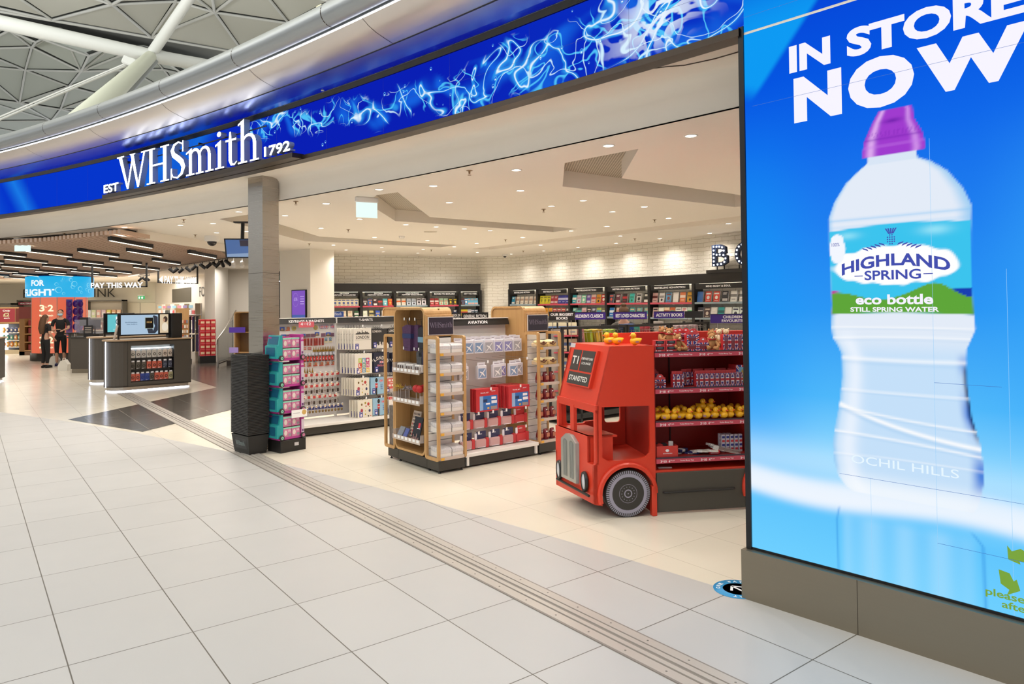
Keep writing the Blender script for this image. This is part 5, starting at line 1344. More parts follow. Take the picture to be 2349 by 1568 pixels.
for v, x, w in ((.44, -.01, 'left'), (.35, -.015, 'right'), (.40, .06, 'rear')): pick('#b02222', 'pompom', 'red round pompom pick in the oak cabinet tray, '+w+' one', (x, v, .745))
def flat_pack(lb, pos, w, h, m, tilt=-.25, cat='notebook', prn=None):
    t = thing(cat.replace(' ', '_'), lb, cat, M1 @ Vector(pos), 0); t.rotation_euler = (Matrix.Rotation(Y38-PI/2, 4, 'Z') @ Matrix.Rotation(tilt, 4, 'X')).to_euler()
    MB().box(-w/2, w/2, 0, .015, 0, h, m, .003).build('cover', t)
    if prn: mb = MB(); prn(mb, w, h); mb.build('print', t)
def icons(mb, w, h):
    random.seed(2)
    for i in range(5):
        for j in range(7): mb.box(-w*.4+w*.17*i, -w*.4+w*.17*i+w*.1, -.001, 0, h*.06+h*.13*j, h*.06+h*.13*j+h*.08, random.choice([M_DARK, mat('icon_red', '#a83a38', .5), mat('icon_brown', '#5a463c', .5)]))
flat_pack('beige tea towel with rows of small icons leaning in the oak cabinet', (.03, .60, .33), .17, .30, mat('towel_beige', '#b7a595', .8), prn=icons, cat='tea towel')
def sky_(mb, w, h):
    for k, q in enumerate((.2, .5, .3, .35, .6, .2, .3)): mb.box(-w*.45+k*w*.13, -w*.45+k*w*.13+w*.06, -.001, 0, 0, h*q*.5, mat('print_pink', '#b58a84', .5))
    mb.box(w*.1, w*.35, -.001, 0, h*.55, h*.75, M_RED); mb.box(w*.0, w*.38, -.001, 0, h*.5, h*.53, M_PW)
flat_pack('black tea towel with red patch and skyline in the oak cabinet', (-.02, .47, .31), .17, .27, mat('towel_black', '#20222a', .8), prn=sky_, cat='tea towel')
flat_pack('small grey patterned notebook in the low oak cabinet tray', (-.03, .82, .31), .11, .13, mat('notebook_grey', '#7d8088', .6, noise_=.4, nscale=60), tilt=-.5)
flat_pack('small blue and red notebook in the low oak cabinet tray', (-.03, .70, .31), .08, .12, mat('notebook_blue', '#4c5a9a', .5, noise_=.4, nscale=40), tilt=-.5)
t = thing('boxed_print', 'tall narrow black and white box standing in the left side rail', 'box', M1 @ Vector((.03, 1.03, .16)), Y38); MB().box(0, .06, 0, .12, 0, .48, mat('zebra_box', '#6a625a', .5, noise_=.6, nscale=25)).build('carton', t)

# aviation bay
av = thing('display_gondola', 'white slatted gondola with black AVIATION header between the oak stands', 'display shelving', SC1, Y38)
def gondola_parts(t, u0, u1, v0, vb, heads, base_split=None, kick=M_KICK, sv=None):
    mb = MB()
    nb = 15
    mb.box(u0, u1, vb, vb+.03, .19, 1.62, mat('gondola_back_white', '#d9d4d0', .5))
    for k in range(3): mb.box(u0, u1, vb-.004, vb, 1.38+.06*k, 1.435+.06*k, M_WMETAL)
    mb.build('back_panel', t)
    mb = MB(); mb.box(u0, u1, v0, vb, .125, .165, M_WMETAL, .004); mb.build('base_shelf', t)
    mb = MB(); mb.box(u0+.02, u1-.02, v0+.03, vb, .02, .125, kick); mb.build('kick_plate', t)
    for u in (u0+.02, u1-.05): MB().box(u, u+.03, v0+.005, v0+.2, .03, .15, M_WMETAL).build('bracket_end', t)
    for a, b, txt in heads:
        mb = MB(); mb.prism([(a, vb-.02, 1.68), (a, vb-.06, 1.675), (a, vb-.085, 1.60), (a, vb-.02, 1.60)], (b-a, 0, 0), M_DARK)
        h = mb.build('header', t)
        mb = MB(); mb.box(a, b, vb-.07, vb+.0, 1.68, 1.69, M_WMETAL); mb.box(a, a+.012, vb-.09, vb, 1.595, 1.69, M_WMETAL); mb.build('header_frame', h)
        mb = MB(); w = txt[1]; text_on(mb, txt[0], M_TAG, ((a+b)/2-w/2+txt[2], vb-.0795, 1.618), (1, 0, 0), (0, .31, 1), w, .04, .03, .003); mb.build('lettering', h)
gondola_parts(av, .385, 1.475, .03, .68, [(.385, 1.475, ('AVIATION', .30, .05))])
def pwr_hook(M, u, v0, v1, z, lb, yel=True):
    t = thing('price_hook', lb, 'hook', M @ Vector((u, v1, z)), Y38)
    MB().tube([(0, 0, 0), (0, -(v1-v0), 0)], .0025, M_STEEL, 5).build('rod', t)
    MB().box(-.012, .012, -(v1-v0)-.003, -(v1-v0), -.022, .012, M_TAG, .001).build('tag', t)
    if yel: Lq(MB(), 0, 1, 0, 1, 0, M_TAGY)
    return t
def plane_pack(nm, c1):
    t = thing('boxed_model_plane', 'p', 'boxed model plane')
    mc = mat('plane_box_white', '#dfdce2', .4); mw = mat('plane_box_'+nm, c1, .3)
    MB().box(0, .13, 0, .05, 0, .155, mc, .002).build('carton', t)
    mb = MB(); Lq(mb, .008, .122, .012, .125, -.001, mw); mb.build('window', t)
    mb = MB(); mp = mat('model_plane_white', '#f4f2f0', .4)
    mb.add([(.02, -.002, .02), (.03, -.002, .02), (.118, -.002, .118), (.108, -.002, .12)], [(0, 1, 2, 3)], mp)
    mb.add([(.06, -.0025, .06), (.075, -.0025, .075), (.105, -.0025, .03), (.095, -.0025, .028)], [(0, 1, 2, 3)], mp); mb.add([(.06, -.0025, .06), (.075, -.0025, .075), (.03, -.0025, .09), (.025, -.0025, .082)], [(0, 1, 2, 3)], mp)
    mb.build('model_plane', t)
    mb = MB(); mb.box(.01, .12, .022, .025, .155, .195, mc); Lq(mb, .03, .1, .165, .172, .0215, mat('pack_text_grey', '#9a8f96', .5)); mb.build('hang_tab', t); return t
KP = [Kind(plane_pack('grey', '#a9a8ae')), Kind(plane_pack('blue', '#7f97b8')), Kind(plane_pack('violet', '#8f8cbc'))]
seq = [0, 1, 1, 0, 2, 2, 0]
for i in range(7):
    KP[seq[i]].place(M1 @ Vector((.42+.148*i, .30, 1.275)), Y38, 'boxed white model plane in the top aviation row, %s from the left' % ORD[i], 'boxed planes in the top aviation row')
for i in range(7):
    KP[0].place(M1 @ Vector((.42+.148*i, .38, 1.28)), Y38, 'white card box behind the top aviation row, %s from the left' % ORD[i], 'boxes behind the top aviation row')
for i, (u, v) in enumerate(((.46, .25), (.70, .22), (.93, .22), (1.06, .30), (1.18, .22), (1.30, .27))):
    KP[[0, 1, 0, 2, 1, 0][i]].place(M1 @ Vector((u, v, .975)), Y38, 'boxed white model plane in the second aviation row, %s from the left' % ORD[i], 'boxed planes in the second aviation row')
def toy_set():
    t = thing('boxed_airport_toy', 't', 'boxed toy set'); m = mat('airport_box_red', '#bf2a30', .35)
    MB().box(0, .33, 0, .05, 0, .27, m, .003).build('carton', t)
    mb = MB(); Lq(mb, .05, .31, .02, .185, -.001, mat('toy_tray_blue', '#2f6bb4', .3)); Lq(mb, .05, .10, .02, .185, -.0015, mat('toy_sky', '#8fb0d8', .4)); mb.build('window', t)
    mb = MB(); [Lq(mb, a, a+w, z, z+h, -.002, m_) for a, w, z, h, m_ in ((.22, .07, .14, .03, M_PW), (.22, .08, .09, .035, M_PW), (.14, .06, .08, .02, M_PW), (.16, .03, .03, .02, M_TAGY), (.21, .09, .02, .04, mat('toy_tarmac', '#9a8c86', .5)), (.1, .06, .11, .035, mat('toy_navy', '#1e3560', .5)))]
    text_on(mb, 'TRAVEL SET', M_PW, (.06, -.002, .215), (1, 0, 0), (0, 0, 1), .12, .014); text_on(mb, 'AIRPORT', M_PW, (.22, -.002, .23), (1, 0, 0), (0, 0, 1), .06, .012); mb.build('print', t); return t
K = Kind(toy_set())
for s_, (u, n) in enumerate(((.60, 2), (1.08, 5))):
    for k in range(n): K.place(M1 @ Vector((u-.012*k*(1 if s_ else .6), .12+.062*k, .60)), Y38, 'red boxed airport toy set, %s from the front of the %s stack' % (ORD[k], ['left', 'right'][s_]), 'airport toy sets')
def aero_pack(red):
    t = thing('travel_accessory_pack', 'p', 'travel pack'); mr3 = mat('pack_red', '#c33236', .35); mn = mat('pack_navy', '#2b2c52', .4)
    mb = MB(); mb.box(0, .19, 0, .07, 0, .10, mr3 if red else mat('pack_pinkish', '#c9a09e', .3), .012); mb.build('carton', t)
    mb = MB(); mb.box(.03, .17, .03, .034, .10, .19, mr3 if red else mn); mb.box(.0, .03, .02, .03, .09, .17, M_PW); mb.build('card', t)
    mb = MB(); mb.box(.15, .19, -.003, .06, .0, .11, mr3); text_on(mb, 'AERO', M_PW, (.05, .029, .15), (1, 0, 0), (0, 0, 1), .06, .014); Lq(mb, .03, .14, .005, .012, -.002, M_PW); mb.build('print', t); return t
KA = [Kind(aero_pack(False)), Kind(aero_pack(True))]
for r_, z in enumerate((.40, .175)):
    for i in range(5):
        KA[1 if i == 4 else 0].place(M1 @ Vector((.42+.205*i, .2-.03*r_, z)), Y38, ('plain red' if i == 4 else 'red and navy')+' travel accessory pack, %s from the left in the %s aviation row' % (ORD[i], ['fourth', 'lowest'][r_]), 'travel packs in the aviation bay')
for i, (u, z) in enumerate(((.76, 1.19), (.99, 1.19), (1.24, 1.19), (1.36, 1.2), (.8, .87), (1.25, .87), (.62, .60), (.83, .60), (1.03, .60), (1.33, .60), (.62, .375), (.83, .375), (1.03, .375), (1.33, .375))):
    pwr_hook(M1, u, .10, .66, z, 'steel hook with white price tag in the aviation bay, %s %s' % (ORD[i % 10], 'counting down' if i < 10 else 'of the low ones'))

# ---------------------------------------------------------------- keyrings and t-shirts gondola
GA = Vector((-3.036, 10.167, 0)); MG = frameM(GA, Y38)
gk = thing('display_gondola', 'long white gondola headed KEYRINGS & MAGNETS and T-SHIRTS', 'display shelving', GA, Y38)
gondola_parts(gk, -.25, 1.95, 0, .57, [(-.25, .795, ('KEYRINGS & MAGNETS', .55, .06)), (.805, 1.95, ('T-SHIRTS', .24, -.07))])
MB().box(.795, .81, .5, .575, .17, 1.6, M_WMETAL).build('upright', gk)
t = thing('offer_card', 'pink card offering 4 for 12 clipped to the keyring board', 'card', MG @ Vector((.20, .47, 1.545)), Y38)
MB().box(0, .24, 0, .002, 0, .085, mat('offer_pink', '#d4606c', .4)).build('card', t); mb = MB(); text_on(mb, '4', M_PW, (.03, -.001, .03), (1, 0, 0), (0, 0, 1), .035, .045, .04); text_on(mb, 'for £', M_PW, (.075, -.001, .045), (1, 0, 0), (0, 0, 1), .05, .02, .02); text_on(mb, '12', M_PW, (.13, -.001, .03), (1, 0, 0), (0, 0, 1), .06, .045, .04); mb.build('lettering', t)
def small(name, cat, mk, rows, sfx):
    """rows of little flat souvenirs fixed on the board: mk(mb) draws one around (0,0)"""
    mb = MB(); mk(mb); o = mb.build(name); tag(o, '', cat)
    return o
MBoard = .565
def row(proto, us, z, lb, grp, tilt=0, v=MBoard-.012):
    for i, u in enumerate(us):
        o = proto if not proto.get('placed') else proto.copy()
        if o is not proto: COL.objects.link(o)
        else: proto['placed'] = 1
        o.location = MG @ Vector((u, v, z)); o.rotation_euler = (0, random.uniform(-tilt, tilt), Y38); o['label'] = lb % ORD[i]; o['group'] = grp
        if 'placed' in o and o is not proto: del o['placed']
    return proto
random.seed(21)
def lin_(a, b, n): return [a+(b-a)*i/(n-1) for i in range(n)]
pic = small('photo_magnet', 'magnet', lambda m: (m.box(-.036, .036, -.004, 0, -.028, .028, mat('photo_blue', '#2c50a8', .3)), m.box(-.036, .036, -.005, -.004, -.028, -.012, mat('photo_ground', '#5c4a2c', .4)), [m.box(x-.004, x+.004, -.0055, -.004, -.015, .01, mat('photo_gold', '#c2a040', .4)) for x in (-.014, 0, .012)]), None, None)
row(pic, [.0, .14, .30], 1.42, 'blue city photo magnet in the second magnet row, %s from the left', 'photo magnets')
row(pic, [.70], 1.43, 'single blue photo magnet at the right of the second magnet row, %s', 'photo magnets'); row(pic, [.52], 1.44, 'upright blue photo magnet beside the flag magnets, %s', 'photo magnets')
row(pic, [-.02], 1.53, 'blue photo magnet in the top magnet row under the header, %s', 'photo magnets')
def mfl(m): m.box(-.036, .036, -.003, 0, -.026, .026, M_NAVY); flag(m, (-.035, -.0032, -.025), (1, 0, 0), (0, 0, 1), .07, .05, .0004)
row(small('flag_magnet', 'magnet', mfl, 0, 0), [.60, .668, .78], 1.545, 'union flag magnet in the top magnet row, %s from the left', 'flag magnets')
dk = small('dark_magnet', 'magnet', lambda m: m.box(-.036, .036, -.004, 0, -.026, .026, mat('magnet_plum', '#6c4a5c', .5, noise_=.5, nscale=90)), 0, 0)
row(dk, [.07, .22, .38, .46, .62, .775], 1.42, 'dark printed magnet in the second magnet row, %s from the left', 'dark magnets')
def mround(m): m.lathe([(0, -.006), (.03, -.006), (.034, -.002), (.034, 0)], mat('plate_gold', '#b6a24c', .4, .3), axis='y', n=18); m.lathe([(0, -.008), (.02, -.007)], mat('plate_grey', '#8c8470', .4), axis='y', n=14)
row(small('round_magnet', 'magnet', mround, 0, 0), [.16, .50], 1.535, 'round gold rimmed magnet in the top magnet row, %s from the left', 'round magnets')
def mcity(m): m.box(-.034, .034, -.004, 0, -.032, -.018, mat('magnet_red', '#b0432f', .5)); m.lathe([(0, -.005), (.024, -.004), (.024, 0)], mat('magnet_orange', '#b5714e', .5), (.008, 0, .002), 'y', 12); m.box(-.026, -.014, -.005, 0, -.02, .02, mat('magnet_stone', '#9c8f82', .5))
city = small('city_magnet', 'magnet', mcity, 0, 0)
row(city, [.065], 1.535, 'orange city magnet in the top magnet row, %s', 'city magnets'); row(city, lin_(.20, .78, 7), .985, 'orange city magnet in the lower magnet row, %s from the left', 'city magnets')
def mph(m): m.box(-.017, .017, -.006, 0, -.055, .055, mat('phone_red', '#9c2f26', .4), .004); [m.box(-.011, .011, -.0066, -.006, -.04+.02*k, -.026+.02*k, mat('phone_glass', '#5e1c18', .4)) for k in range(4)]
row(small('phone_box_magnet', 'magnet', mph, 0, 0), [.24, .30, .335, .38, .43, .48, .515, .56, .61], 1.32, 'tall red phone box magnet, %s from the left in its row', 'phone box magnets', .03)
def mmap(m): m.lathe([(0, -.005), (.022, -.004), (.022, 0)], mat('magnet_teal', '#6b8ea0', .4), (0, 0, .02), 'y', 10); m.box(-.025, .025, -.004, 0, -.035, -.02, mat('magnet_cream', '#d8c88c', .5)); m.box(-.02, .02, -.004, 0, -.018, .0, mat('magnet_slate', '#6d7480', .5))
row(small('bridge_magnet', 'magnet', mmap, 0, 0), [.665, .735], 1.34, 'blue and cream bridge magnet, %s from the left', 'bridge magnets')
def mbus(m): m.box(-.028, .028, -.006, 0, -.02, .02, mat('tin_bus_red', '#a23c34', .4), .004); [m.box(-.022+.012*k, -.014+.012*k, -.0066, -.006, -.008, .012, mat('tin_bus_pane', '#c9a79a', .4)) for k in range(4)]
row(small('bus_magnet', 'magnet', mbus, 0, 0), [.24, .32, .40], 1.225, 'small red bus magnet, %s from the left', 'bus magnets')
def mgold(m): m.tube([(0, -.008, .03), (0, -.008, -.02)], [.003, .008], mat('gold_metal', '#a8862e', .3, .9), 6); m.box(-.009, .009, -.016, 0, -.045, -.02, mat('gold_metal', '#a8862e', .3, .9))
row(small('clock_tower_keyring', 'keyring', mgold, 0, 0), lin_(.46, .79, 13), 1.215, 'gold clock tower keyring, %s from the left', 'gold keyrings', .08); gk_ = bpy.data.objects['clock_tower_keyring']
row(gk_, lin_(.28, .44, 5), .90, 'gold clock tower keyring in the lower row, %s from the left', 'gold keyrings', .05)
def mglobe(m): m.ell((0, -.012, 0), (.024, .014, .026), mat('globe_glass', '#bfc0cc', .1, spec=.8), 10, 7); m.box(-.018, .018, -.018, 0, -.034, -.02, mat('globe_base', '#5c4438', .5))
row(small('snow_globe_magnet', 'magnet', mglobe, 0, 0), lin_(.22, .79, 11), 1.135, 'small round snow globe magnet, %s from the left', 'snow globe magnets')
def mpost(m): m.box(-.016, .016, -.02, 0, -.032, .036, mat('postbox_red', '#ba2a22', .35), .005); m.box(-.017, .017, -.021, 0, -.04, -.032, M_DARK); m.box(-.004, .004, -.0212, -.02, -.008, .008, M_PW)
row(small('postbox_magnet', 'magnet', mpost, 0, 0), lin_(.22, .76, 12), 1.065, 'bright red postbox magnet, %s from the left', 'postbox magnets', .1)
def mkey(m):
    m.box(-.022, .022, -.04, -.038, -.02, .02, mat('key_card_red', '#b83a36', .5)); m.tube([(0, -.04, -.02), (0, -.04, -.06)], .003, M_STEEL, 5); m.box(-.015, .015, -.045, -.036, -.11, -.06, mat('key_dark', '#4a3c36', .3, .6), .003)
def mkey2(m):
    m.box(-.022, .022, -.04, -.038, -.02, .02, mat('key_card_cream', '#d8cfc6', .5)); m.tube([(0, -.04, -.02), (0, -.04, -.05)], .003, M_STEEL, 5); m.ell((0, -.04, -.075), (.016, .008, .025), mat('key_silver', '#a8a09a', .25, .9), 8, 6)
def mkey3(m):
    m.box(-.022, .022, -.04, -.038, -.02, .02, mat('key_card_navy', '#3a3a70', .5)); m.ell((0, -.04, -.05), (.018, .014, .022), mat('key_brass', '#8d7448', .3, .8), 8, 6)
kA, kB, kC = small('carded_keyring', 'keyring', mkey, 0, 0), small('carded_keyring', 'keyring', mkey2, 0, 0), small('carded_keyring', 'keyring', mkey3, 0, 0)
for z, nm, nms in ((.83, 'first hook row', (kA, kB)), (.665, 'second hook row', (kA, kB)), (.50, 'third hook row', (kB, kA))):
    row(nms[0], lin_(.13, .80, 17)[::2], z, 'dark keyring on the '+nm+', %s from the left', 'keyrings on the '+nm, .05, v=.48); row(nms[1], lin_(.13, .80, 17)[1::2], z, 'silver keyring on the '+nm+', %s from the left', 'keyrings on the '+nm, .05, v=.48)
row(kC, lin_(.14, .85, 15), .335, 'navy carded brass keyring on the lowest hook row, %s from the left', 'keyrings on the lowest hook row', .05, v=.46)
t = thing('price_hook', 'hook', 'hook'); MB().tube([(0, 0, 0), (0, -.14, 0)], .0025, M_STEEL, 5).build('rod', t); mb = MB().box(-.013, .013, -.144, -.14, -.02, .02, M_TAG, .004); mb.box(-.006, .006, -.1445, -.144, -.012, .008, M_TAGY); mb.build('tag', t); K = Kind(t)
for z, n in ((.86, 9), (.69, 9), (.525, 8), (.36, 11)):
    for i, u in enumerate(lin_(.16, .86, n)): K.place(MG @ Vector((u, .55, z+.0)), Y38, 'steel hook with yellow tag, %s in the %s hook row' % (ORD[i], {.86: 'first', .69: 'second', .525: 'third', .36: 'lowest'}[z]), 'keyring hooks')

def shirt_pack(name, col, prn, w=.30, h=.33, rough=.35):
    t = thing('packed_shirt', 's', 't-shirt pack'); m = mat('shirt_'+name, col, rough)
    MB().box(0, w, 0, .012, -h, 0, m, .004).build('folded_shirt', t)
    mb = MB(); prn(mb, w, h); mb.build('print', t)
    mb = MB(); mb.box(.03, .085, -.001, 0, -h+.01, -h+.095, M_NAVY); mb.box(.045, .072, -.0015, -.001, -h+.02, -h+.055, M_PW); text_on(mb, 'CITY', M_PW, (.036, -.0012, -h+.07), (1, 0, 0), (0, 0, 1), .04, .014); mb.box(.055, .063, -.002, -.0015, -h+.034, -h+.042, M_RED); mb.build('label', t)
    mb = MB(); mb.tube([(w*.3, .005, .0), (w*.5, .005, .02), (w*.7, .005, .0)], .003, M_DARK, 5); mb.tube([(w*.5, .005, .02), (w*.5, .005, .045)], .003, M_DARK, 5); mb.build('hanger', t)
    return t
mk = mat('print_black', '#2c2824', .6); mo = mat('print_offwhite', '#dcd6cc', .5)
def p_sky(mb, w, h):
    mb.box(.02, w-.01, -.001, 0, -.095-.003, -.095, mk); mb.box(.02, w-.01, -.001, 0, -.18, -.177, mk); text_on(mb, 'LONDON', mk, (.045, -.001, -.165), (1, 0, 0), (0, 0, 1), w-.085, .05)
    for k, q in enumerate((.2, .3, .9, .4, .8, .5, .3, 1.3, .5, .6, .4, .9, .6, .7, .4, .2)): mb.box(.04+k*.014, .052+k*.014, -.001, 0, -.093, -.085+.04*q, mk)
def p_sky2(mb, w, h):
    text_on(mb, 'LONDON', mo, (.015, -.001, -.055), (1, 0, 0), (0, 0, 1), .15, .035)
    for k, q in enumerate((.1, .5, .2, .3, 1.0, .5, .2, .9, .3, .2, .5, .6, .7, .4)): mb.box(.07+k*.016, .088+k*.016, -.001, 0, -h, -h+.03+.07*q, mo)
def p_arch(mb, w, h):
    for k, ch in enumerate('LONDON'):
        a = (k-2.5)*.25; text_on(mb, ch, mo, (w/2+math.sin(a)*.16-.018, -.001, -.28+math.cos(a)*.17), (math.cos(a), 0, -math.sin(a)), (math.sin(a), 0, math.cos(a)), .035, .055, .03)
    flag(mb, (w/2-.035, -.001, -.17), (1, 0, 0), (0, 0, 1), .07, .04, .0005); text_on(mb, 'ENGLAND', mat('print_salmon', '#c9727c', .5), (.07, -.001, -.215), (1, 0, 0), (0, 0, 1), .16, .03)
def p_we(mb, w, h):
    cs = ['#a8b848', '#5a94b8', '#b83a6c', '#c8432f', '#6a9a8c', '#c03a70', '#d88a48', '#5a8cb0', '#d8b038']
    for k in range(9):
        i, j = k % 3, k//3; x = .06+.062*i; z = -.07-.075*j; mb.box(x, x+.058, -.001, 0, z-.07, z, mat('letter_tile_%d' % k, cs[k], .5))
        if k == 2: mb.ell((x+.029, -.001, z-.035), (.02, .001, .022), mo, 10, 4)
        else: text_on(mb, 'WE LONDON'[k] if k < 2 else 'xxxLONDON'[k], mo, (x+.012, -.002, z-.06), (1, 0, 0), (0, 0, 1), .034, .048, .03)
def p_icons(mb, w, h):
    for x, z, a, c in ((.07, -.07, .014, '#7a5c34'), (.13, -.05, .014, '#a08a30'), (.18, -.07, .02, '#b83a34'), (.14, -.1, .01, '#b04040'), (.2, -.11, .008, '#8a7a30'), (.07, -.16, .022, '#a84050'), (.13, -.22, .01, '#c8a838'), (.13, -.17, .007, '#c8a838'), (.2, -.17, .018, '#3a3a60'), (.18, -.25, .012, '#4a4640'), (.22, -.25, .008, '#c03a3a')): mb.ell((x, -.001, z), (a, .001, a*1.3), mat('icon_'+c[1:], c, .5), 8, 4)
def p_guard(mb, w, h):
    mb.ell((.10, -.001, -.045), (.022, .001, .035), mk, 8, 5); mb.box(.08, .12, -.001, 0, -.16, -.09, mat('guard_red', '#c23a3c', .5)); mb.box(.088, .112, -.001, 0, -.27, -.16, mk); mb.box(.085, .115, -.0012, 0, -.135, -.125, mo)
    flag(mb, (.15, -.001, -.08), (1, 0, 0), (0, 0, 1), .06, .045, .0005); [text_on(mb, q, M_NAVY, (.17, -.001, -.13-.03*k), (1, 0, 0), (0, 0, 1), .035, .02) for k, q in enumerate(('LO', 'ND', 'ON'))]
def p_bus(mb, w, h):
    m = mat('print_bus_red', '#c7564f', .5); mb.box(.05, w-.01, -.001, 0, -.19, -.03, m); [mb.box(.07+.055*i, .11+.055*i, -.0015, 0, -.075, -.045, mo) for i in range(4)]; [mb.box(.07+.055*i, .11+.055*i, -.0015, 0, -.155, -.125, mo) for i in range(4)]; text_on(mb, 'LONDON', mo, (.09, -.0015, -.108), (1, 0, 0), (0, 0, 1), .12, .02)
def p_map(mb, w, h):
    mb.box(0, w, -.001, 0, -.045, -.005, mat('bag_header_red', '#c8403f', .5)); mb.ell((.04, -.0015, -.025), (.01, .001, .01), mo, 8, 4)
    random.seed(4); [mb.box(.03+random.uniform(0, .1), .1+random.uniform(.05, .15), -.0012, 0, z-.0015, z, mat('map_line', '#b98f90', .5)) for z in [-.08-.022*k for k in range(10)]]
KS_ = {n: Kind(shirt_pack(n, c, p, w_, h_)) for n, c, p, w_, h_ in (('white_city', '#ded8cc', p_sky, .30, .33), ('black_city', '#34312f', p_sky2, .27, .30), ('white_tiles', '#dfd9ce', p_we, .29, .31), ('navy_england', '#26283a', p_arch, .28, .31), ('cream_icons', '#ddd6c6', p_icons, .25, .27), ('blue_guard', '#8fb4cc', p_guard, .25, .26), ('grey_bus', '#b4aaa8', p_bus, .29, .25), ('white_map', '#e2dcd4', p_map, .29, .27))}
def stack(kind, u, v, z, n, desc, dv=.045, du=-.012):
    for k in range(n):
        KS_[kind].place(MG @ Vector((u+du*k, v+dv*k, z)), Y38, 'packed %s, %s from the front of its stack' % (desc, ORD[k]), 'stack of '+desc)
stack('white_city', .92, .14, 1.52, 7, 'white LONDON skyline shirt', .05, -.022)
stack('black_city', 1.24, .17, 1.50, 4, 'black skyline shirt')
stack('black_city', 1.54, .2, 1.50, 3, 'black shirt, right end of top row')
stack('white_tiles', .93, .12, 1.135, 6, 'white shirt with letter tiles', .055, -.022)
stack('navy_england', 1.25, .14, 1.135, 4, 'navy LONDON ENGLAND shirt')
stack('navy_england', 1.56, .12, 1.12, 3, 'navy shirt behind the oak rail')
stack('cream_icons', .92, .12, .765, 6, 'cream icon shirt in third row', .05, -.018)
stack('blue_guard', 1.20, .14, .755, 5, 'blue guardsman shirt in third row', .045, -.018)
stack('grey_bus', 1.45, .16, .75, 4, 'grey shirt with a red bus', .05, -.02)
stack('cream_icons', .96, .10, .435, 4, 'cream icon shirt in lowest row', .05, -.02)
stack('blue_guard', 1.22, .11, .435, 2, 'blue guardsman shirt in lowest row')
stack('white_map', 1.5, .12, .44, 5, 'white map print bag in lowest row', .05, -.02)
for i, (u, z) in enumerate(((1.07, 1.165), (1.38, 1.17), (1.05, .79), (1.33, .79), (1.60, .79), (1.1, .465), (1.36, .465), (1.62, .465), (1.05, 1.56), (1.37, 1.56))):
    t = pwr_hook(MG, u, .09, .55, z, 'hook with white price tag over the shirt stacks, %s' % ORD[i]); t['group'] = 'hooks over the shirt stacks'

# ---------------------------------------------------------------- stack of black shopping baskets
YK = math.radians(47.4)
bk = Vector((-3.31, 8.985, 0)); MK = frameM(bk, YK)
t = thing('basket_stand', 'black wheeled base with white shop name under the shopping baskets', 'basket stand', bk, YK)
mb = MB(); mb.prism([(.02, .02, .0), (.25, .02, 0), (.25, .40, 0), (.02, .40, 0)], (0, 0, .03), M_DARK)
mb.add([(.015, .015, .03), (.255, .015, .03), (.255, .405, .03), (.015, .405, .03), (-.01, -.01, .24), (.27, -.01, .24), (.27, .43, .24), (-.01, .43, .24)], [(0, 1, 5, 4), (1, 2, 6, 5), (2, 3, 7, 6), (3, 0, 4, 7)], mat('basket_black', '#23211f', .55)); mb.build('base', t)
mb = MB(); mb.add([(.008, .06, .07), (.008, .33, .07), (-.006, .33, .20), (-.006, .06, .20)], [(0, 1, 2, 3)], mat('basket_panel', '#1c1c1e', .4)); mb.build('name_panel', t)
mb = MB(); name_on(mb, mat('basket_text', '#8a9a98', .5), (-.004, .31, .115), (0, -1, 0), (-.1, 0, 1), .23, .055, .004); mb.build('lettering', t)
mbk = mat('basket_black', '#23211f', .55)
def basket_one():
    mb = MB(); A = [(0, 0), (.26, 0), (.26, .42), (0, .42)]; lo_ = [(.02, .02), (.24, .02), (.24, .40), (.02, .40)]
    vs = [(x-.012, y-.012, .06) for x, y in A[:1]]
    top = [(-.014, -.014), (.274, -.014), (.274, .434), (-.014, .434)]
    vs = [(x, y, 0.0) for x, y in lo_]+[(x, y, .055) for x, y in A]+[(x, y, .055) for x, y in top]+[(x, y, .04) for x, y in top]
    fs = []
    for i in range(4):
        j = (i+1) % 4; fs += [[i, j, 4+j, 4+i], [4+i, 4+j, 8+j, 8+i], [8+i, 8+j, 12+j, 12+i]]
    fs.append([0, 3, 2, 1]); mb.add(vs, fs, mbk)
    t = thing('shopping_basket', 's', 'shopping basket'); mb.build('basket', t)
    MB().tube([(.02, .1, .05), (.02, .1, .058), (.24, .1, .058), (.24, .1, .05)], .005, M_DARK, 6).build('handle', t); return t
K = Kind(basket_one())
nB = 52
for i in range(nB):
    w = 'the topmost of its stack' if i == nB-1 else 'the lowest of its stack' if i == 0 else None
    K.place(MK @ Vector((0, 0, .215+.0192*i)), YK, 'black shopping basket, '+(w or ('%s from the %s of its tall stack' % (ORD[i] if i < 20 else 'about '+ORD[min(19, nB-1-i)], 'bottom' if i < 20 else 'top') if i < 20 or nB-1-i < 20 else 'around the middle of its tall stack')), 'stacked shopping baskets')

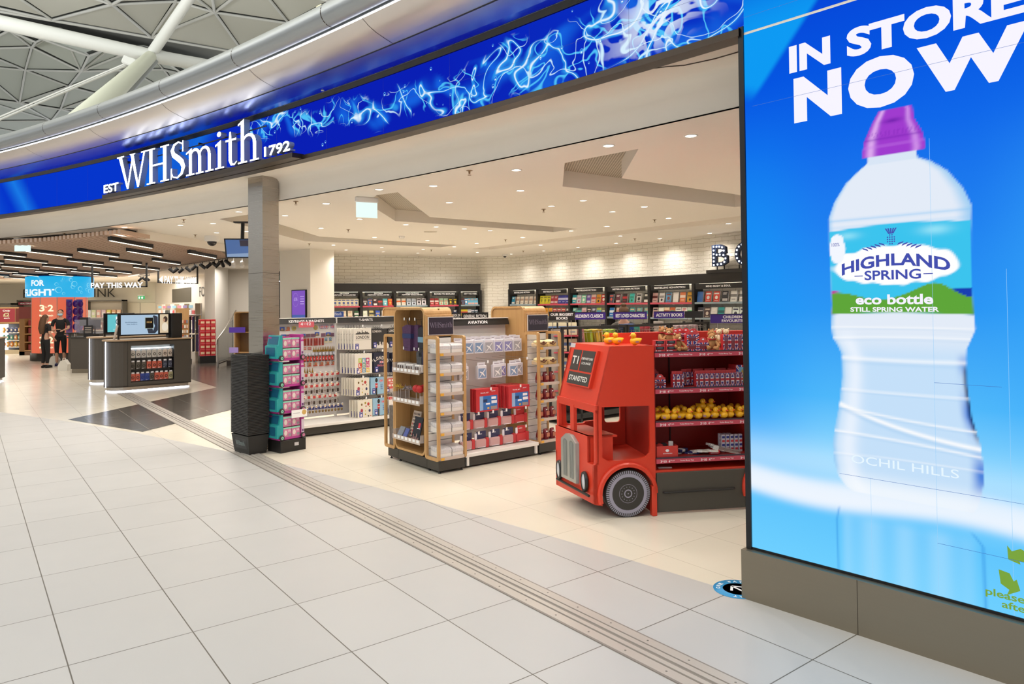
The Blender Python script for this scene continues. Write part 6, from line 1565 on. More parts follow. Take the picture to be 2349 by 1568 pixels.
# ---------------------------------------------------------------- carton display of toy vans
YL = math.radians(50); LB = Vector((-2.947, 9.108, 0)); ML = frameM(LB, YL)
t = thing('carton_display_base', 'low black plinth under the tower of teal and pink toy vans', 'plinth', LB, YL)
MB().box(0, .37, 0, .30, 0, .155, M_DARK, .004).build('plinth', t); MB().box(.2, .26, -.003, 0, .07, .11, mat('sticker_grey', '#c5bfc0', .5)).build('sticker', t)
mte = mat('van_teal', '#2f9a9c', .25); mted = mat('van_teal_dark', '#1d5f7c', .3); mpk = mat('van_pink', '#b0388a', .35); mpk2 = mat('carton_pink', '#c9789c', .4, noise_=.3, nscale=60); mmt = mat('carton_mint', '#8ccbb2', .4, noise_=.3, nscale=50)
def van():
    t = thing('toy_van_carton', 'v', 'carton display')
    mb = MB(); mb.box(-.012, .36, .02, .27, 0, .03, mpk, .004); mb.box(.30, .345, .0, .27, .03, .33, mpk, .004); mb.box(-.0, .30, .2, .27, .03, .3, mpk); mb.build('tray', t)
    mb = MB(); mb.prism([(-.045, .01, .03), (.04, .01, .03), (.04, .01, .325), (.01, .01, .325), (-.015, .01, .20), (-.045, .01, .19)], (0, .27, 0), mte); c = mb.build('cab', t)
    mb = MB(); mb.add([(-.0165, .04, .21), (-.0165, .26, .21), (.006, .26, .31), (.006, .04, .31)], [(0, 3, 2, 1)], mted); mb.add([(-.047, .05, .06), (-.047, .25, .06), (-.047, .25, .17), (-.047, .05, .17)], [(0, 3, 2, 1)], mted); mb.build('window', c)
    for u, m in ((.015, mmt), (.325, mpk2)):
        mb = MB().lathe([(0, -.018), (.032, -.018), (.036, -.01), (.036, .0)], M_DARK, (u, 0, .035), 'y', 18); w = mb.build('wheel', t)
        mb = MB().lathe([(0, -.02), (.020, -.019)], m, (u, 0, .035), 'y', 14); mb.lathe([(0, -.0205), (.006, -.0205)], M_DARK, (u, 0, .035), 'y', 8); mb.build('hub', w)
    mb = MB(); mb.box(.303, .342, -.002, 0, .07, .24, mat('carton_pale', '#c8bcc8', .4)); text_on(mb, 'LOL', M_PW, (.304, -.0025, .265), (1, 0, 0), (0, 0, 1), .036, .03, .03); mb.box(.31, .335, -.003, -.002, .08, .11, mat('carton_plum', '#6a3a72', .4)); mb.build('print', t)
    return t
KV = Kind(van())
def doll_box():
    t = thing('toy_carton', 'b', 'toy box'); MB().box(0, .12, 0, .1, 0, .125, mpk2, .003).build('carton', t)
    mb = MB(); mb.box(.0, .12, -.001, 0, .105, .125, mmt); mb.ell((.035, -.001, .055), (.025, .001, .035), mat('carton_ivory', '#ddd0c8', .4), 10, 4); mb.box(.075, .112, -.0015, 0, .015, .045, mat('carton_grey', '#8e8e92', .4)); text_on(mb, 'LOL', M_PW, (.07, -.0015, .07), (1, 0, 0), (0, 0, 1), .04, .022, .02); mb.build('print', t); return t
KB = [Kind(doll_box())]
tn = ['lowest', 'second', 'third', 'topmost']
for i in range(4):
    z = .158+.336*i
    KV.place(ML @ Vector((.0, -.0, z)), YL, 'teal and pink toy van carton, %s in the tower' % tn[i], 'toy van cartons')
    for a in range(2):
        for b in range(2): KB[0].place(ML @ Vector((.05+.124*a, .02, z+.031+.135*b)), YL, 'pink and mint toy box, %s %s in the %s van carton' % (['lower', 'upper'][b], ['left', 'right'][a], tn[i]), 'toy boxes in the van cartons')
t = thing('price_card', 'white price card with gold dot across the toy van tower', 'card', ML @ Vector((.14, -.03, .43)), YL)
MB().box(0, .23, 0, .002, 0, .1, M_TAG).build('card', t); mb = MB().ell((.185, -.001, .06), (.035, .001, .035), mat('gold_dot', '#cfa860', .4), 14, 4); mb.box(.02, .12, -.001, 0, .055, .06, mat('pack_text_grey', '#9a8f96', .5)); mb.build('print', t)
# ---------------------------------------------------------------- wall bookcases
M_PURP = mat('sign_purple', '#3b2380', .4); M_CASE = mat('bookcase_black', '#211e1c', .45); M_STRIP = mat('shelf_light', '#fff2d8', emit=3.0)
BK = {}
def book_proto(c, c2, w, h):
    k = (c, c2, w, h)
    if k not in BK:
        t = thing('book', 'b', 'book'); m = mat('cover_'+c[1:], c, .35)
        MB().box(0, w, 0, .028, 0, h, m, .002).build('cover', t)
        mb = MB(); m2 = mat('title_'+c2[1:], c2, .4); st = len(BK) % 4
        if st == 0: mb.box(w*.12, w*.88, -.001, 0, h*.72, h*.86, m2); mb.box(w*.2, w*.8, -.001, 0, h*.1, h*.15, m2); mb.ell((w/2, -.0005, h*.42), (w*.26, .001, h*.18), m2, 10, 4)
        elif st == 1: mb.box(w*.15, w*.8, -.001, 0, h*.8, h*.88, m2); mb.box(w*.15, w*.7, -.001, 0, h*.68, h*.76, m2); mb.box(w*.1, w*.9, -.001, 0, h*.08, h*.32, m2)
        elif st == 2: mb.box(0, w, -.001, 0, h*.45, h*.7, m2); mb.box(w*.2, w*.8, -.001, 0, h*.2, h*.26, m2)
        else: mb.box(w*.1, w*.9, -.001, 0, h*.62, h*.68, m2); mb.box(w*.1, w*.9, -.001, 0, h*.5, h*.56, m2); mb.ell((w/2, -.0005, h*.27), (w*.2, .001, h*.13), m2, 10, 4)
        mb.build('title', t); mb = MB().box(w-.001, w+.001, .003, .025, .003, h-.003, M_TAG); mb.build('page_block', t)
        BK[k] = Kind(t)
    return BK[k]
CN = {}
def cname(h):
    r, g, b = [int(h[i:i+2], 16) for i in (1, 3, 5)]; mx, mn = max(r, g, b), min(r, g, b)
    if mx < 75: return 'black'
    if mx-mn < 28: return 'white' if mx > 200 else 'grey'
    if r >= g and r >= b:
        if g > .82*r: return 'cream' if b > .6*r else 'yellow'
        if g > .58*r: return 'beige' if b > .5*r else 'orange'
        return 'pink' if b > .6*r and mx > 150 else ('dark red' if mx < 140 else 'red')
    if b >= r and b >= g: return 'pale blue' if mn > 120 else ('purple' if r > g*1.15 else ('turquoise' if g > .8*b else 'blue'))
    return 'pale green' if mn > 130 else ('turquoise' if b > .8*g else 'green')
def bookrow(M, rz, u0, u1, z, cols, where, grp, w=.125, h=.205, y=.0, tilt=-.16):
    n = len(cols); st = (u1-u0-w)/max(1, n-1)
    for i, c in enumerate(cols):
        c, c2 = c if isinstance(c, tuple) else (c, '#efe9e0')
        R = Matrix.Rotation(rz, 4, 'Z') @ Matrix.Rotation(tilt, 4, 'X')
        book_proto(c, c2, w, h).place(M @ Vector((u0+st*i, y+.003*(i % 2), z)), tuple(R.to_euler()), '%s book, %s from left, %s' % (cname(c), ORD[i], where), grp)
def bookcase(a, b, off, divs, ztop, zrail, signs, rows, label, side, w, h):
    d = (b-a).normalized(); n = Vector((d.y, -d.x, 0)); o = a+n*off; rz = math.atan2(d.y, d.x); M = frameM(o, rz)
    t = thing('bookcase', label, 'bookcase', o, rz); D = off-.06
    L0, L1 = divs[0], divs[-1]
    MB().box(L0, L1, .0, .03, zrail, ztop, M_CASE).build('top_rail', t); mb = MB().box(L0, L1, -.01, D, zrail-.04, zrail, M_CASE); mb.build('top_board', t)
    for u in divs:
        MB().box(u-.035, u+.035, .0, D, .0, zrail, M_CASE, .004).build('upright', t)
    MB().box(L0, L1, .0, D, .0, .12, M_KICK).build('base', t)
    for z in (1.86, 1.53, 1.2, .86, .5):
        for u, v in zip(divs, divs[1:]):
            s_ = MB().box(u+.03, v-.03, .03, D, z-.02, z, M_CASE).build('shelf', t)
            MB().box(u+.03, v-.03, .012, .03, z-.035, z+.008, mat('shelf_edge_pink', '#c04a5a', .4) if z > 1.6 and (u*7) % 2 > .8 else mat('shelf_edge_grey', '#8d9ba0', .4)).build('price_rail', s_)
    for i, (u, v) in enumerate(zip(divs, divs[1:])):
        c = (u+v)/2; hw = (v-u)/2-.09; tx = signs[i]
        s_ = MB().box(c-hw, c+hw, -.012, .0, zrail-.16, zrail-.05, M_DARK).build('sign_board', t)
        mb = MB()
        for k, ln in enumerate(tx):
            hh = .032 if len(tx) > 1 else .04; z0 = zrail-.098-.045*(k) if len(tx) > 1 else zrail-.125
            ww = min(hw*1.7, .034*len(ln)*(1 if len(tx) > 1 else 1.15)); text_on(mb, ln, M_TAG, (c-ww/2, -.0125, z0), (1, 0, 0), (0, 0, 1), ww, hh, .03)
        mb.build('lettering', s_)
        MB().box(u+.06, v-.06, D*.45, D*.5, zrail-.05, zrail-.042, M_STRIP).build('light_strip', t)
        sg_ = tx[-1].split()[0].lower() if False else ' '.join(tx).title()
        for r_, z in enumerate((1.865, 1.535)):
            if rows[r_][i]: bookrow(M, rz, u+.06, v-.06, z, rows[r_][i], '%s shelf of the %s %s wall bay' % (['upper', 'lower'][r_], ORD[i], side), 'books in the %s wall bookcases' % side, w, h, y=.05)
    return M, rz
cn = ('#d9ceb0', '#4a5c94')
bookcase(WLa, WLb, .35, [-.08, .85, 1.80, 2.79, 3.74, 4.40], 2.48, 2.29,
 [('FICTION', 'AIRPORT EXCLUSIVES'), ('FICTION', 'AIRPORT EXCLUSIVES'), ('NON-FICTION', 'AIRPORT EXCLUSIVES'), ('BOOKS TO EXPLORE',), ('NEW THIS WEEK',)],
 [[[cn]*7, ['#3a2a2c', ('#2f5a9a', '#d88040'), '#4a2020', ('#3a3436', '#c23a30'), ('#5fb8c0', '#e8e0d8'), ('#c8452a', '#e8b040')], [('#e2dccc', '#c8602c')]*2+[('#bcc4ce', '#3a2c2c')]*2+[('#d8d0d4', '#2a2426')]*2, [('#a8302c', '#e0c8c0')]*2+[('#a8c8a8', '#d8705c')]*2+[('#3a3428', '#d8b828')]*2, [('#5a2a2a', '#5f88a8')]+[('#2f8cc0', '#e8e8e8')]+[('#6cbcdc', '#e8b0a0')]*3],
  [[('#e0d2b4', '#c89878')]*4+['#2c5a34'], ['#d8dcc0', ('#c9b878', '#3a3a34'), ('#2a50b0', '#e0c030'), '#e0d8cc', '#6a9a60'], [('#d8c8b8', '#8a5a50')]*5, ['#20284a', '#c8b8a8', '#20284a', '#20284a'], [('#d8c02c', '#c04a3c')]*2+['#b8b4b8', ('#2c4452', '#d8d8e0'), ('#2c4452', '#d8d8e0')]]],
 'black wall bookcases under the left brick wall', 'left', .12, .20)
bookcase(WRa, WRb, .35, [.065, 1.404, 2.787, 4.177, 5.61, 6.90, 8.25, 9.65], 2.46, 2.30,
 [('BESTSELLING FICTION',), ('BESTSELLING FICTION',), ('BESTSELLING FICTION',), ('BESTSELLING NON-FICTION',), ('BESTSELLING NON-FICTION',), ('MIND BODY & SOUL',), ('LIFESTYLE',)],
 [[['#2a8ab0']+[('#e2d6c4', '#b89880')]*5, [('#d8d030', '#8a8a30')]*3+[('#b03040', '#e0c8c8')]*2+[('#3a3ca0', '#c8c8e8')]*3, ['#2aa0b0', ('#c8d0d8', '#b04060'), '#7ac8a8', ('#6a50a0', '#d8d0e0'), ('#d8b8b0', '#c04a48'), ('#d89020', '#2a2a2a'), '#c02820'], [('#3a4a60', '#d86050'), ('#703040', '#e0d0d0'), ('#402c30', '#c02830'), ('#3ac0b8', '#2a7040'), ('#c8c4c0', '#222222'), '#222222'], [('#c8a098', '#5a1c1c'), ('#d8d4d0', '#3a3a3a'), ('#5a9cc8', '#8a4a40'), '#e8e4dc', ('#e08050', '#f0e0d0'), ('#d8a030', '#4a3a2a')], [('#3a70b8', '#3a70b8'), ('#d84838', '#f0e8e0'), ('#d84838', '#f0e8e0'), ('#33343a', '#c8c4c0'), ('#e0ded8', '#7a7874'), ('#e0ded8', '#7a7874')], ['#e4ddd0']*5],
  [[('#c8b8a0', '#6a5a4a')]*6, [('#e0a030', '#b06820')]*3+[('#b03838', '#e8d8c0')]*3+['#3a2828'], ['#4a9a90', ('#3a5a58', '#5ab8b0'), ('#d8b8b8', '#a05868'), ('#3a3030', '#c8b0a8'), ('#484860', '#e0e0e8'), ('#a8b858', '#4a90b0'), '#6a6a48'], [('#2a7ac0', '#e0e8f0'), ('#e0c0b0', '#d86a50'), ('#e0c0b0', '#d86a50'), ('#3a9a9a', '#d8b890'), ('#58a0a0', '#d8b890'), ('#58a0a0', '#d8b890')], [('#c8a8a0', '#2a2a2a'), '#d8dcc8', ('#e0c8a8', '#8a3a28'), ('#c06030', '#4a9a80'), ('#e8e8e0', '#8a8a88'), ('#e8e8e0', '#c04a48'), ('#d8e0d8', '#50a060')], ['#2a2a3a', ('#4a3434', '#c8b8a8'), '#d8d4cc', ('#30a0a0', '#1a5a5a'), '#e0e0d8', ('#dfe8e0', '#3a3a50'), ('#dfe8e0', '#3a3a50')], ['#e4ddd0']*5]],
 'black wall bookcases under the right brick wall', 'right', .155, .225)
# small blue shop card on the first lower shelf
dL = (WLb-WLa).normalized(); nL = Vector((dL.y, -dL.x, 0))
t = thing('shop_card', 'small blue card with the shop name on the left bookcase lower shelf', 'card', WLa+nL*.38, math.atan2(dL.y, dL.x))
MB().box(-.02, .36, -.002, .0, 1.55, 1.72, mat('card_blue', '#22448c', .4)).build('card', t); mb = MB(); name_on(mb, M_PW, (.02, -.003, 1.62), (1, 0, 0), (0, 0, 1), .29, .07); mb.build('lettering', t)
# illuminated BOOKS letters on a ledge over the right bookcases
dR = (WRb-WRa).normalized(); nR = Vector((dR.y, -dR.x, 0)); rzR = math.atan2(dR.y, dR.x); MR = frameM(WRa+nR*.35, rzR)
t = thing('marquee_sign', 'black marquee letters with white bulbs on the right bookcase', 'sign', MR.translation, rzR)
MB().box(7.28, 9.7, -.02, .22, 2.461, 2.53, M_CASE).build('ledge', t)
mb2 = mat('marquee_bulb', '#eaf2ff', emit=4.0); mn_ = mat('marquee_blue_black', '#1c2740', .35)
def mletter(ch, u, strokes, bulbs):
    mb = MB()
    for p in strokes:
        q = [(u+x, .02, 2.60+z) for x, z in p]; mb.prism(q, (0, .07, 0), mn_)
    l_ = mb.build('letter_'+ch, t)
    mb = MB()
    for x, z in bulbs: mb.ell((u+x, .012, 2.60+z), (.019, .014, .019), mb2, 8, 6)
    mb.build('bulbs', l_, kind='stuff')
    for x in (.1, .28): MB().box(u+x, u+x+.02, .04, .06, 2.53, 2.61, M_DARK).build('post', t)
Bs = [rect(0, .11, 0, .44), stroke([(.05, .40, .09), (.22, .40, .09), (.31, .36, .09), (.32, .29, .09), (.22, .235, .08), (.05, .235, .08)], .09), stroke([(.05, .235, .08), (.24, .235, .08), (.35, .18, .09), (.35, .09, .09), (.25, .04, .08), (.05, .04, .08)], .09)]
mletter('b', 7.40, Bs, [(.055, .03+.075*k) for k in range(6)]+[(.13, .40), (.20, .40), (.27, .38), (.31, .31), (.13, .235), (.21, .235), (.30, .22), (.35, .15), (.32, .08), (.24, .04), (.15, .035)])
def oct_(r0, r1, n=24):
    return stroke([(.24+((r0+r1)/2)*.92*math.cos(2*PI*k/n), .22+((r0+r1)/2)*math.sin(2*PI*k/n), r1-r0) for k in range(n+1)], r1-r0)
for k, u in enumerate((7.95, 8.52)): mletter('o', u, [oct_(.14, .235)], [(.24+.175*math.cos(2*PI*q/14), .22+.187*math.sin(2*PI*q/14)) for q in range(14)])

# ---------------------------------------------------------------- low children's book units on the shop floor
UO = Vector((.76, 11.0, 0)); MU = frameM(UO, Y38)
def low_unit(u0, u1, label, panel):
    t = thing('book_unit', label, 'book unit', MU @ Vector((u0, 0, 0)), Y38); L_ = u1-u0
    for u in (0, L_-.04): MB().box(u, u+.04, 0, .04, 0, 1.5, M_CASE).build('post', t); 
    for u in (0, L_-.04): MB().box(u, u+.04, .55, .59, 0, 1.5, M_CASE).build('post', t)
    MB().box(0, L_, 0, .04, 1.46, 1.5, M_CASE).build('top_rail', t); MB().box(0, L_, .3, .32, .1, 1.48, M_CASE).build('back_panel', t)
    MB().box(0, L_, 0, .59, .06, .14, M_CASE).build('base', t)
    a = panel
    if a: MB().box(.04, a-.1, .29, .3, .14, 1.46, mat('grey_panel', '#a39c92', .5)).build('end_panel', t); MB().box(a-.04, a, 0, .04, 0, 1.46, M_CASE).build('post', t)
    for z in (1.23, .80, .42):
        s_ = MB().box(a, L_, .0, .3, z-.02, z, M_CASE).build('shelf', t); MB().box(a, L_, -.006, .0, z-.03, z+.006, mat('strip_lilac', '#8c7fb0', .4)).build('price_rail', s_)
    mb = MB(); mb.tube([(a, .04, 1.40), (L_, .04, 1.40)], .004, M_STEEL, 5)
    for k in range(int((L_-a)/.09)): mb.tube([(a+.05+.09*k, .02, 1.25), (a+.03+.09*k, .03, 1.42), (a+.03+.09*k, .25, 1.44)], .003, M_STEEL, 5)
    mb.build('wire_divider', t)
    return t
low_unit(0, 1.45, 'black low book unit with grey end panel behind the bus', .42); low_unit(1.48, 2.55, 'black low book unit with coloured hardbacks behind the bus', 0); low_unit(2.6, 3.7, 'black low book unit with white striped books behind the bus', 0)
def spine(u, z, c, hgt, th, lab, lean=.12):
    o = MB().box(0, th, 0, .2, 0, hgt, mat('spine_'+c[1:], c, .4), .002).build('book'); o.location = MU @ Vector((u, .05, z)); o.rotation_euler = (0, -lean, Y38); tag(o, lab, 'book', 'leaning books in the low units'); return o
for i, (u, c, h_, th) in enumerate(((.52, '#c88a88', .26, .02), (.66, '#a8b428', .2, .06), (.80, '#d0a838', .2, .09), (.92, '#c8983c', .2, .04), (1.05, '#9cc038', .19, .035), (1.18, '#a4c43c', .19, .07))):
    spine(u, 1.235, c, h_, th, '%s book leaning in the grey panelled low unit, %s from the left' % (cname(c), ORD[i]))
for i, (u, c, h_) in enumerate(((1.56, '#26385c', .27), (1.68, '#24509c', .27), (1.82, '#4ca88c', .23), (1.95, '#c8505c', .23), (2.08, '#b84858', .23), (2.45, '#b8b0ac', .3))):
    spine(u, 1.235, c, h_, .035, '%s hardback leaning in the middle low unit, %s from the left' % (cname(c), ORD[i]))
for i in range(6): spine(2.72+.13*i, 1.235, ['#c9b6b6', '#bda0a4'][i % 2], .21, .07, 'white and red striped book in the right low unit, %s from the left' % ORD[i])
for i in range(9): spine(.5+.1*i, .805, ['#c8603c', '#2a6a7c', '#3a3a40', '#7a8a9c'][i % 4], .23, .03, '%s book on the middle shelf of the panelled low unit, %s from the left' % (cname(['#c8603c', '#2a6a7c', '#3a3a40', '#7a8a9c'][i % 4]), ORD[i]))
for i in range(10): spine(.5+.09*i, .425, ['#3a5a88', '#b84a3c', '#28282c', '#d8c8b0'][i % 4], .23, .03, '%s book on the lowest shelf of the panelled low unit, %s from the left' % (cname(['#3a5a88', '#b84a3c', '#28282c', '#d8c8b0'][i % 4]), ORD[i]))
def post_sign(px0, py0, px1, py1, Y, lines, m, label, zfeet=1.2):
    a = atY(px0, py1, Y); b = atY(px1, py0, Y); w = b.x-a.x; h = b.z-a.z
    t = thing('category_sign', label, 'sign', (a.x, Y, a.z), 0)
    MB().box(0, w, 0, .012, 0, h, m).build('board', t); MB().box(0, w, -.004, .016, h, h+.008, M_DARK).build('top_edge', t)
    mb = MB()
    for k, l in enumerate(lines):
        n = len(lines); hh = h*(.5 if n == 1 else .33); ww = min(w*.86, hh*.82*len(l)); text_on(mb, l, M_TAG, (w/2-ww/2, -.001, h*(.25 if n == 1 else (.54-.44*k))), (1, 0, 0), (0, 0, 1), ww, hh, .03)
    if lines: mb.build('lettering', t)
    for u in (w*.15, w*.85): MB().tube([(u, .006, 0), (u, .006, -(a.z-zfeet))], .006, M_STEEL, 6).build('post', t)
post_sign(1259, 715, 1319, 735, 11.2, ['OUR BIGGEST', 'BOOKS'], M_DARK, 'black sign OUR BIGGEST BOOKS beside the second oak stand')
post_sign(1308, 716, 1389, 733, 12.0, ["CHILDREN'S CLASSICS"], M_PURP, "purple sign CHILDREN'S CLASSICS over the low book units")
post_sign(1407, 715, 1484, 732, 12.6, ['BEST LOVED CHARACTERS'], M_PURP, 'purple sign BEST LOVED CHARACTERS over the low book units')
post_sign(1500, 714, 1570, 730, 13.2, ['ACTIVITY BOOKS'], M_PURP, 'purple sign ACTIVITY BOOKS over the low book units')
post_sign(1571, 714, 1612, 729, 13.25, [], M_DARK, 'blank black sign right of the purple ACTIVITY BOOKS sign')
post_sign(1630, 720, 1735, 741, 11.0, ['CHILDRENS', 'FAVOURITES'], M_PURP, 'purple sign CHILDRENS FAVOURITES above the bus shelves')
post_sign(1059, 717, 1120, 733, 13.2, ['GENERAL FICTION'], M_DARK, 'black sign GENERAL FICTION behind the aviation header')
post_sign(1036, 718, 1057, 735, 13.0, ['BOOK OF', 'THE WEEK'], M_DARK, 'small black sign left of the GENERAL FICTION sign')
t = thing('book_unit', 'black shelf unit of big cream and blue books behind the second oak stand', 'book unit', (.62, 11.3, 0), 0)
MB().box(-.06, .42, .25, .3, 0, 1.55, M_CASE).build('back_panel', t)
for z in (.5, .8, 1.1, 1.36): MB().box(-.06, .42, -.02, .28, z-.02, z, mat('shelf_edge_pink', '#c04a5a', .4)).build('shelf', t)
Mt = frameM(Vector((.62, 11.3, 0)), 0)
for z, r_ in ((1.365, 'top'), (1.105, 'second'), (.805, 'third')): bookrow(Mt, 0, -.05, .4, z, [('#ddd2ae', '#5a78a8')]*3, '%s shelf of the BIGGEST BOOKS unit' % r_, 'big cream books', .13, .2, y=.06)
t = thing('book_unit', 'low black unit carrying the fiction signs behind the aviation bay', 'book unit', (-1.2, 13.0, 0), 0)
MB().box(0, 1.0, .05, .55, 0, 1.2, M_CASE).build('carcass', t); MB().box(0, 1.0, .0, .05, 1.17, 1.22, M_CASE).build('top_rail', t)
t = thing('sign_stand_unit', 'low black unit carrying the children signs behind the bus', 'book unit', (1.0, 11.9, 0), .25)
MB().box(0, 3.2, .1, .4, 0, 1.15, M_CASE).build('carcass', t); MB().box(0, 3.2, .05, .45, 1.15, 1.25, mat('cream_top', '#d8cdb8', .5)).build('sloping_top', t)
t = thing('digital_poster', 'purple lit poster screen on the white column above the keyring header', 'screen', (0, 0, 0))
pa, pb = Vector((-5.52, 18.03, 0)), Vector((-5.07, 17.70, 0)); dd = (pb-pa).normalized(); t.location = pa; t.rotation_euler = (0, 0, math.atan2(dd.y, dd.x)); Lp = (pb-pa).length
MB().box(0, Lp, -.03, .01, 1.50, 2.28, M_BEZEL).build('frame', t); mb = MB(); Lq(mb, .02, Lp-.02, 1.66, 2.26, -.031, mat('poster_purple', '#7c4ac0', emit=.9)); Lq(mb, .02, Lp-.02, 1.52, 1.66, -.031, mat('poster_blue', '#3c5aa8', emit=.9)); mb.build('screen', t)
mb = MB(); mpp = mat('poster_lilac', '#c0a4ea', emit=.9); mb.v = []; ringp = [(Lp*.3+.11*math.cos(2*PI*k/24), 2.03+.17*math.sin(2*PI*k/24)) for k in range(24)]
for k in range(24): (a, b), (c, d) = ringp[k], ringp[(k+1) % 24]; mb.add([(a, -.032, b), (c, -.032, d), (c*.97+Lp*.3*.03, -.032, d*.97+2.03*.03), (a*.97+Lp*.3*.03, -.032, b*.97+2.03*.03)], [(0, 1, 2, 3)], mpp)
text_on(mb, '£176', mpp, (Lp*.3-.07, -.032, 2.0), (1, 0, 0), (0, 0, 1), .14, .09, .03); [Lq(mb, Lp*.62, Lp*.9, 2.1-.06*k, 2.12-.06*k, -.032, mpp) for k in range(4)]; mb.build('print', t)
# dark headphone shelving between the pillar and the white column
t = thing('headphone_shelving', 'dark shelving of headphones and small speakers seen beside the steel pillar', 'shelving', (-7.9, 22.6, 0), 0)
MB().box(0, 1.9, .3, .35, 0, 3.0, M_DARK).build('back_panel', t); MB().box(0, 1.9, 0, .3, 2.72, 2.86, mat('header_green', '#4e7068', .4)).build('header', t)
mb = MB(); text_on(mb, 'GADGETS', M_PW, (.8, -.001, 2.76), (1, 0, 0), (0, 0, 1), .6, .07, .03); mb.build('lettering', t); MB().box(0, 1.9, -.01, 0, 2.66, 2.68, M_TUBEL).build('light_strip', t)
for z in (2.15, 1.82, 1.5, 1.2): MB().box(0, 1.9, -.05, .3, z-.03, z, mat('shelf_grey', '#4a4a4c', .4)).build('shelf', t)
for i in range(8):
    o = MB().box(0, .1, 0, .1, 0, .28, M_PW).box(.03, .07, -.003, 0, .05, .24, M_DARK).build('boxed_headphones'); o.location = (-7.2+.125*i, 22.62, 1.82); tag(o, 'white boxed earphones on the dark shelving, %s from the left' % ORD[i], 'headphones', 'boxed earphones')
for i in range(7): 
    o = MB().box(0, .14, 0, .05, 0, .05, mat('cable_pack', '#8f98a8', .4)).box(0, .14, 0, .05, .07, .12, mat('cable_pack', '#8f98a8', .4)).box(0, .14, 0, .05, .14, .2, M_KICK).box(0, .14, .04, .05, 0, .2, M_KICK).build('hanging_pack'); o.location = (-7.2+.16*i, 22.62, 2.25+.0*i); tag(o, 'striped hanging accessory pack on the dark shelving, %s from the left' % ORD[i], 'accessory', 'hanging packs')
o = MB().box(0, .22, 0, .08, 0, .18, mat('radio_grey', '#a8a4a0', .4)).box(.1, .19, -.003, 0, .04, .14, mat('radio_screen', '#4a4438', .3)).build('clock_radio'); o.location = (-6.85, 22.6, 1.5); tag(o, 'grey clock radio on the dark shelving beside the pillar', 'radio')
# ---------------------------------------------------------------- slatted timber ceiling of the left hall
ZSL = 3.13
sa = math.radians(94); sd = Vector((math.cos(sa), math.sin(sa), 0)); sn = Vector((-sd.y, sd.x, 0))
LY = [(-6.6, 11.9), (-6.75, 16.5), (-7.35, 18.6), (-10.7, 22.6), (-15.4, 28.5)]
def y_near(x): return float(np.interp(-x, [5.6, 6.74, 8.65, 9.82, 12, 16, 20], [11.5, 12.2, 13.35, 13.8, 14.8, 16.2, 17.0]))
def y_far(x): return float(np.interp(-x, [6.6, 6.75, 7.35, 10.7, 15.4, 22], [12.6, 16.5, 18.6, 22.6, 28.5, 30]))
mb = MB(); x = -6.62
while x > -21:
    y0, y1 = y_near(x), y_far(x)
    if y1 > y0+.2: mb.box(x-.045, x, y0, y1, ZSL, ZSL+.07, M_SLATW)
    x -= .115
sl_ = struct(mb.build('trim_7'), 'timber slat ceiling raft over the left hall')
struct(MB().prism([(-6.9, 12.9, 3.275), (-6.9, 16.2, 3.275), (-7.4, 18.2, 3.275), (-10.6, 22.5, 3.275), (-15.4, 28.4, 3.275), (-21, 28.8, 3.275), (-21, 17.6, 3.275), (-9.8, 14.2, 3.275)], (0, 0, .008), mat('raft_back', '#2c2622', .8)).build('ceiling'))
a, b = at(313, 526, ZC), at(521, 561, ZC); zf = Vector((0, 0, 3.12-ZC))
mb = MB()
for p, q in ((a, b), (b, Vector((-7.15, 18.5, ZC))), (Vector((-7.15, 18.5, ZC)), Vector((-10.5, 22.6, ZC))), (Vector((-10.5, 22.6, ZC)), Vector((-15.3, 28.6, ZC)))): mb.add([p, q, q+zf, p+zf], [(0, 1, 2, 3)], M_CEIL); q2 = (q-p).cross(Vector((0, 0, 1))).normalized()*.025; mb.add([p+q2, q+q2, q+q2+zf, p+q2+zf], [(0, 1, 2, 3)], M_CEIL); mb.add([p+zf, q+zf, q+q2+zf, p+q2+zf], [(0, 1, 2, 3)], M_CEIL)
struct(mb.build('trim_8'), 'cream edge of the slatted ceiling raft')
t = thing('ceiling_light_bar', 'b', 'ceiling light'); MB().box(-.035, .035, -.86, .86, -.06, .14, M_DARK).build('housing', t); MB().box(-.02, .02, -.84, .84, -.066, -.06, mat('bar_glow', '#fff0d0', emit=4.0)).build('diffuser', t)
KL = Kind(t); n = 0
for i in range(14):
    x = -7.15-.98*i; y = y_near(x)+1.05+(i*1.83 % 2.4)
    row_ = 0
    while y+.9 < y_far(x):
        KL.place((x, y, ZSL-.01), math.radians(4), 'light bar in the slat ceiling, %s from the near edge in the %s line' % (ORD[row_], ORD[i]), 'light bars in the slat ceiling'); y += 3.1; row_ += 1
area_light('hall_fill_light', (-12, 19.5, 3.08), (0, 0, .1), 7, 9, 300, (1.0, .95, .87))  # area lights added below the ceiling to brighten the dim hall
area_light('hall_fill_light', (-20, 31, 3.2), (0, 0, 0), 12, 8, 900, (1.0, .95, .87))
area_light('hall_fill_light', (-9.2, 24.2, 3.2), (0, 0, 0), 1.6, 2.5, 70, (1.0, .95, .9))
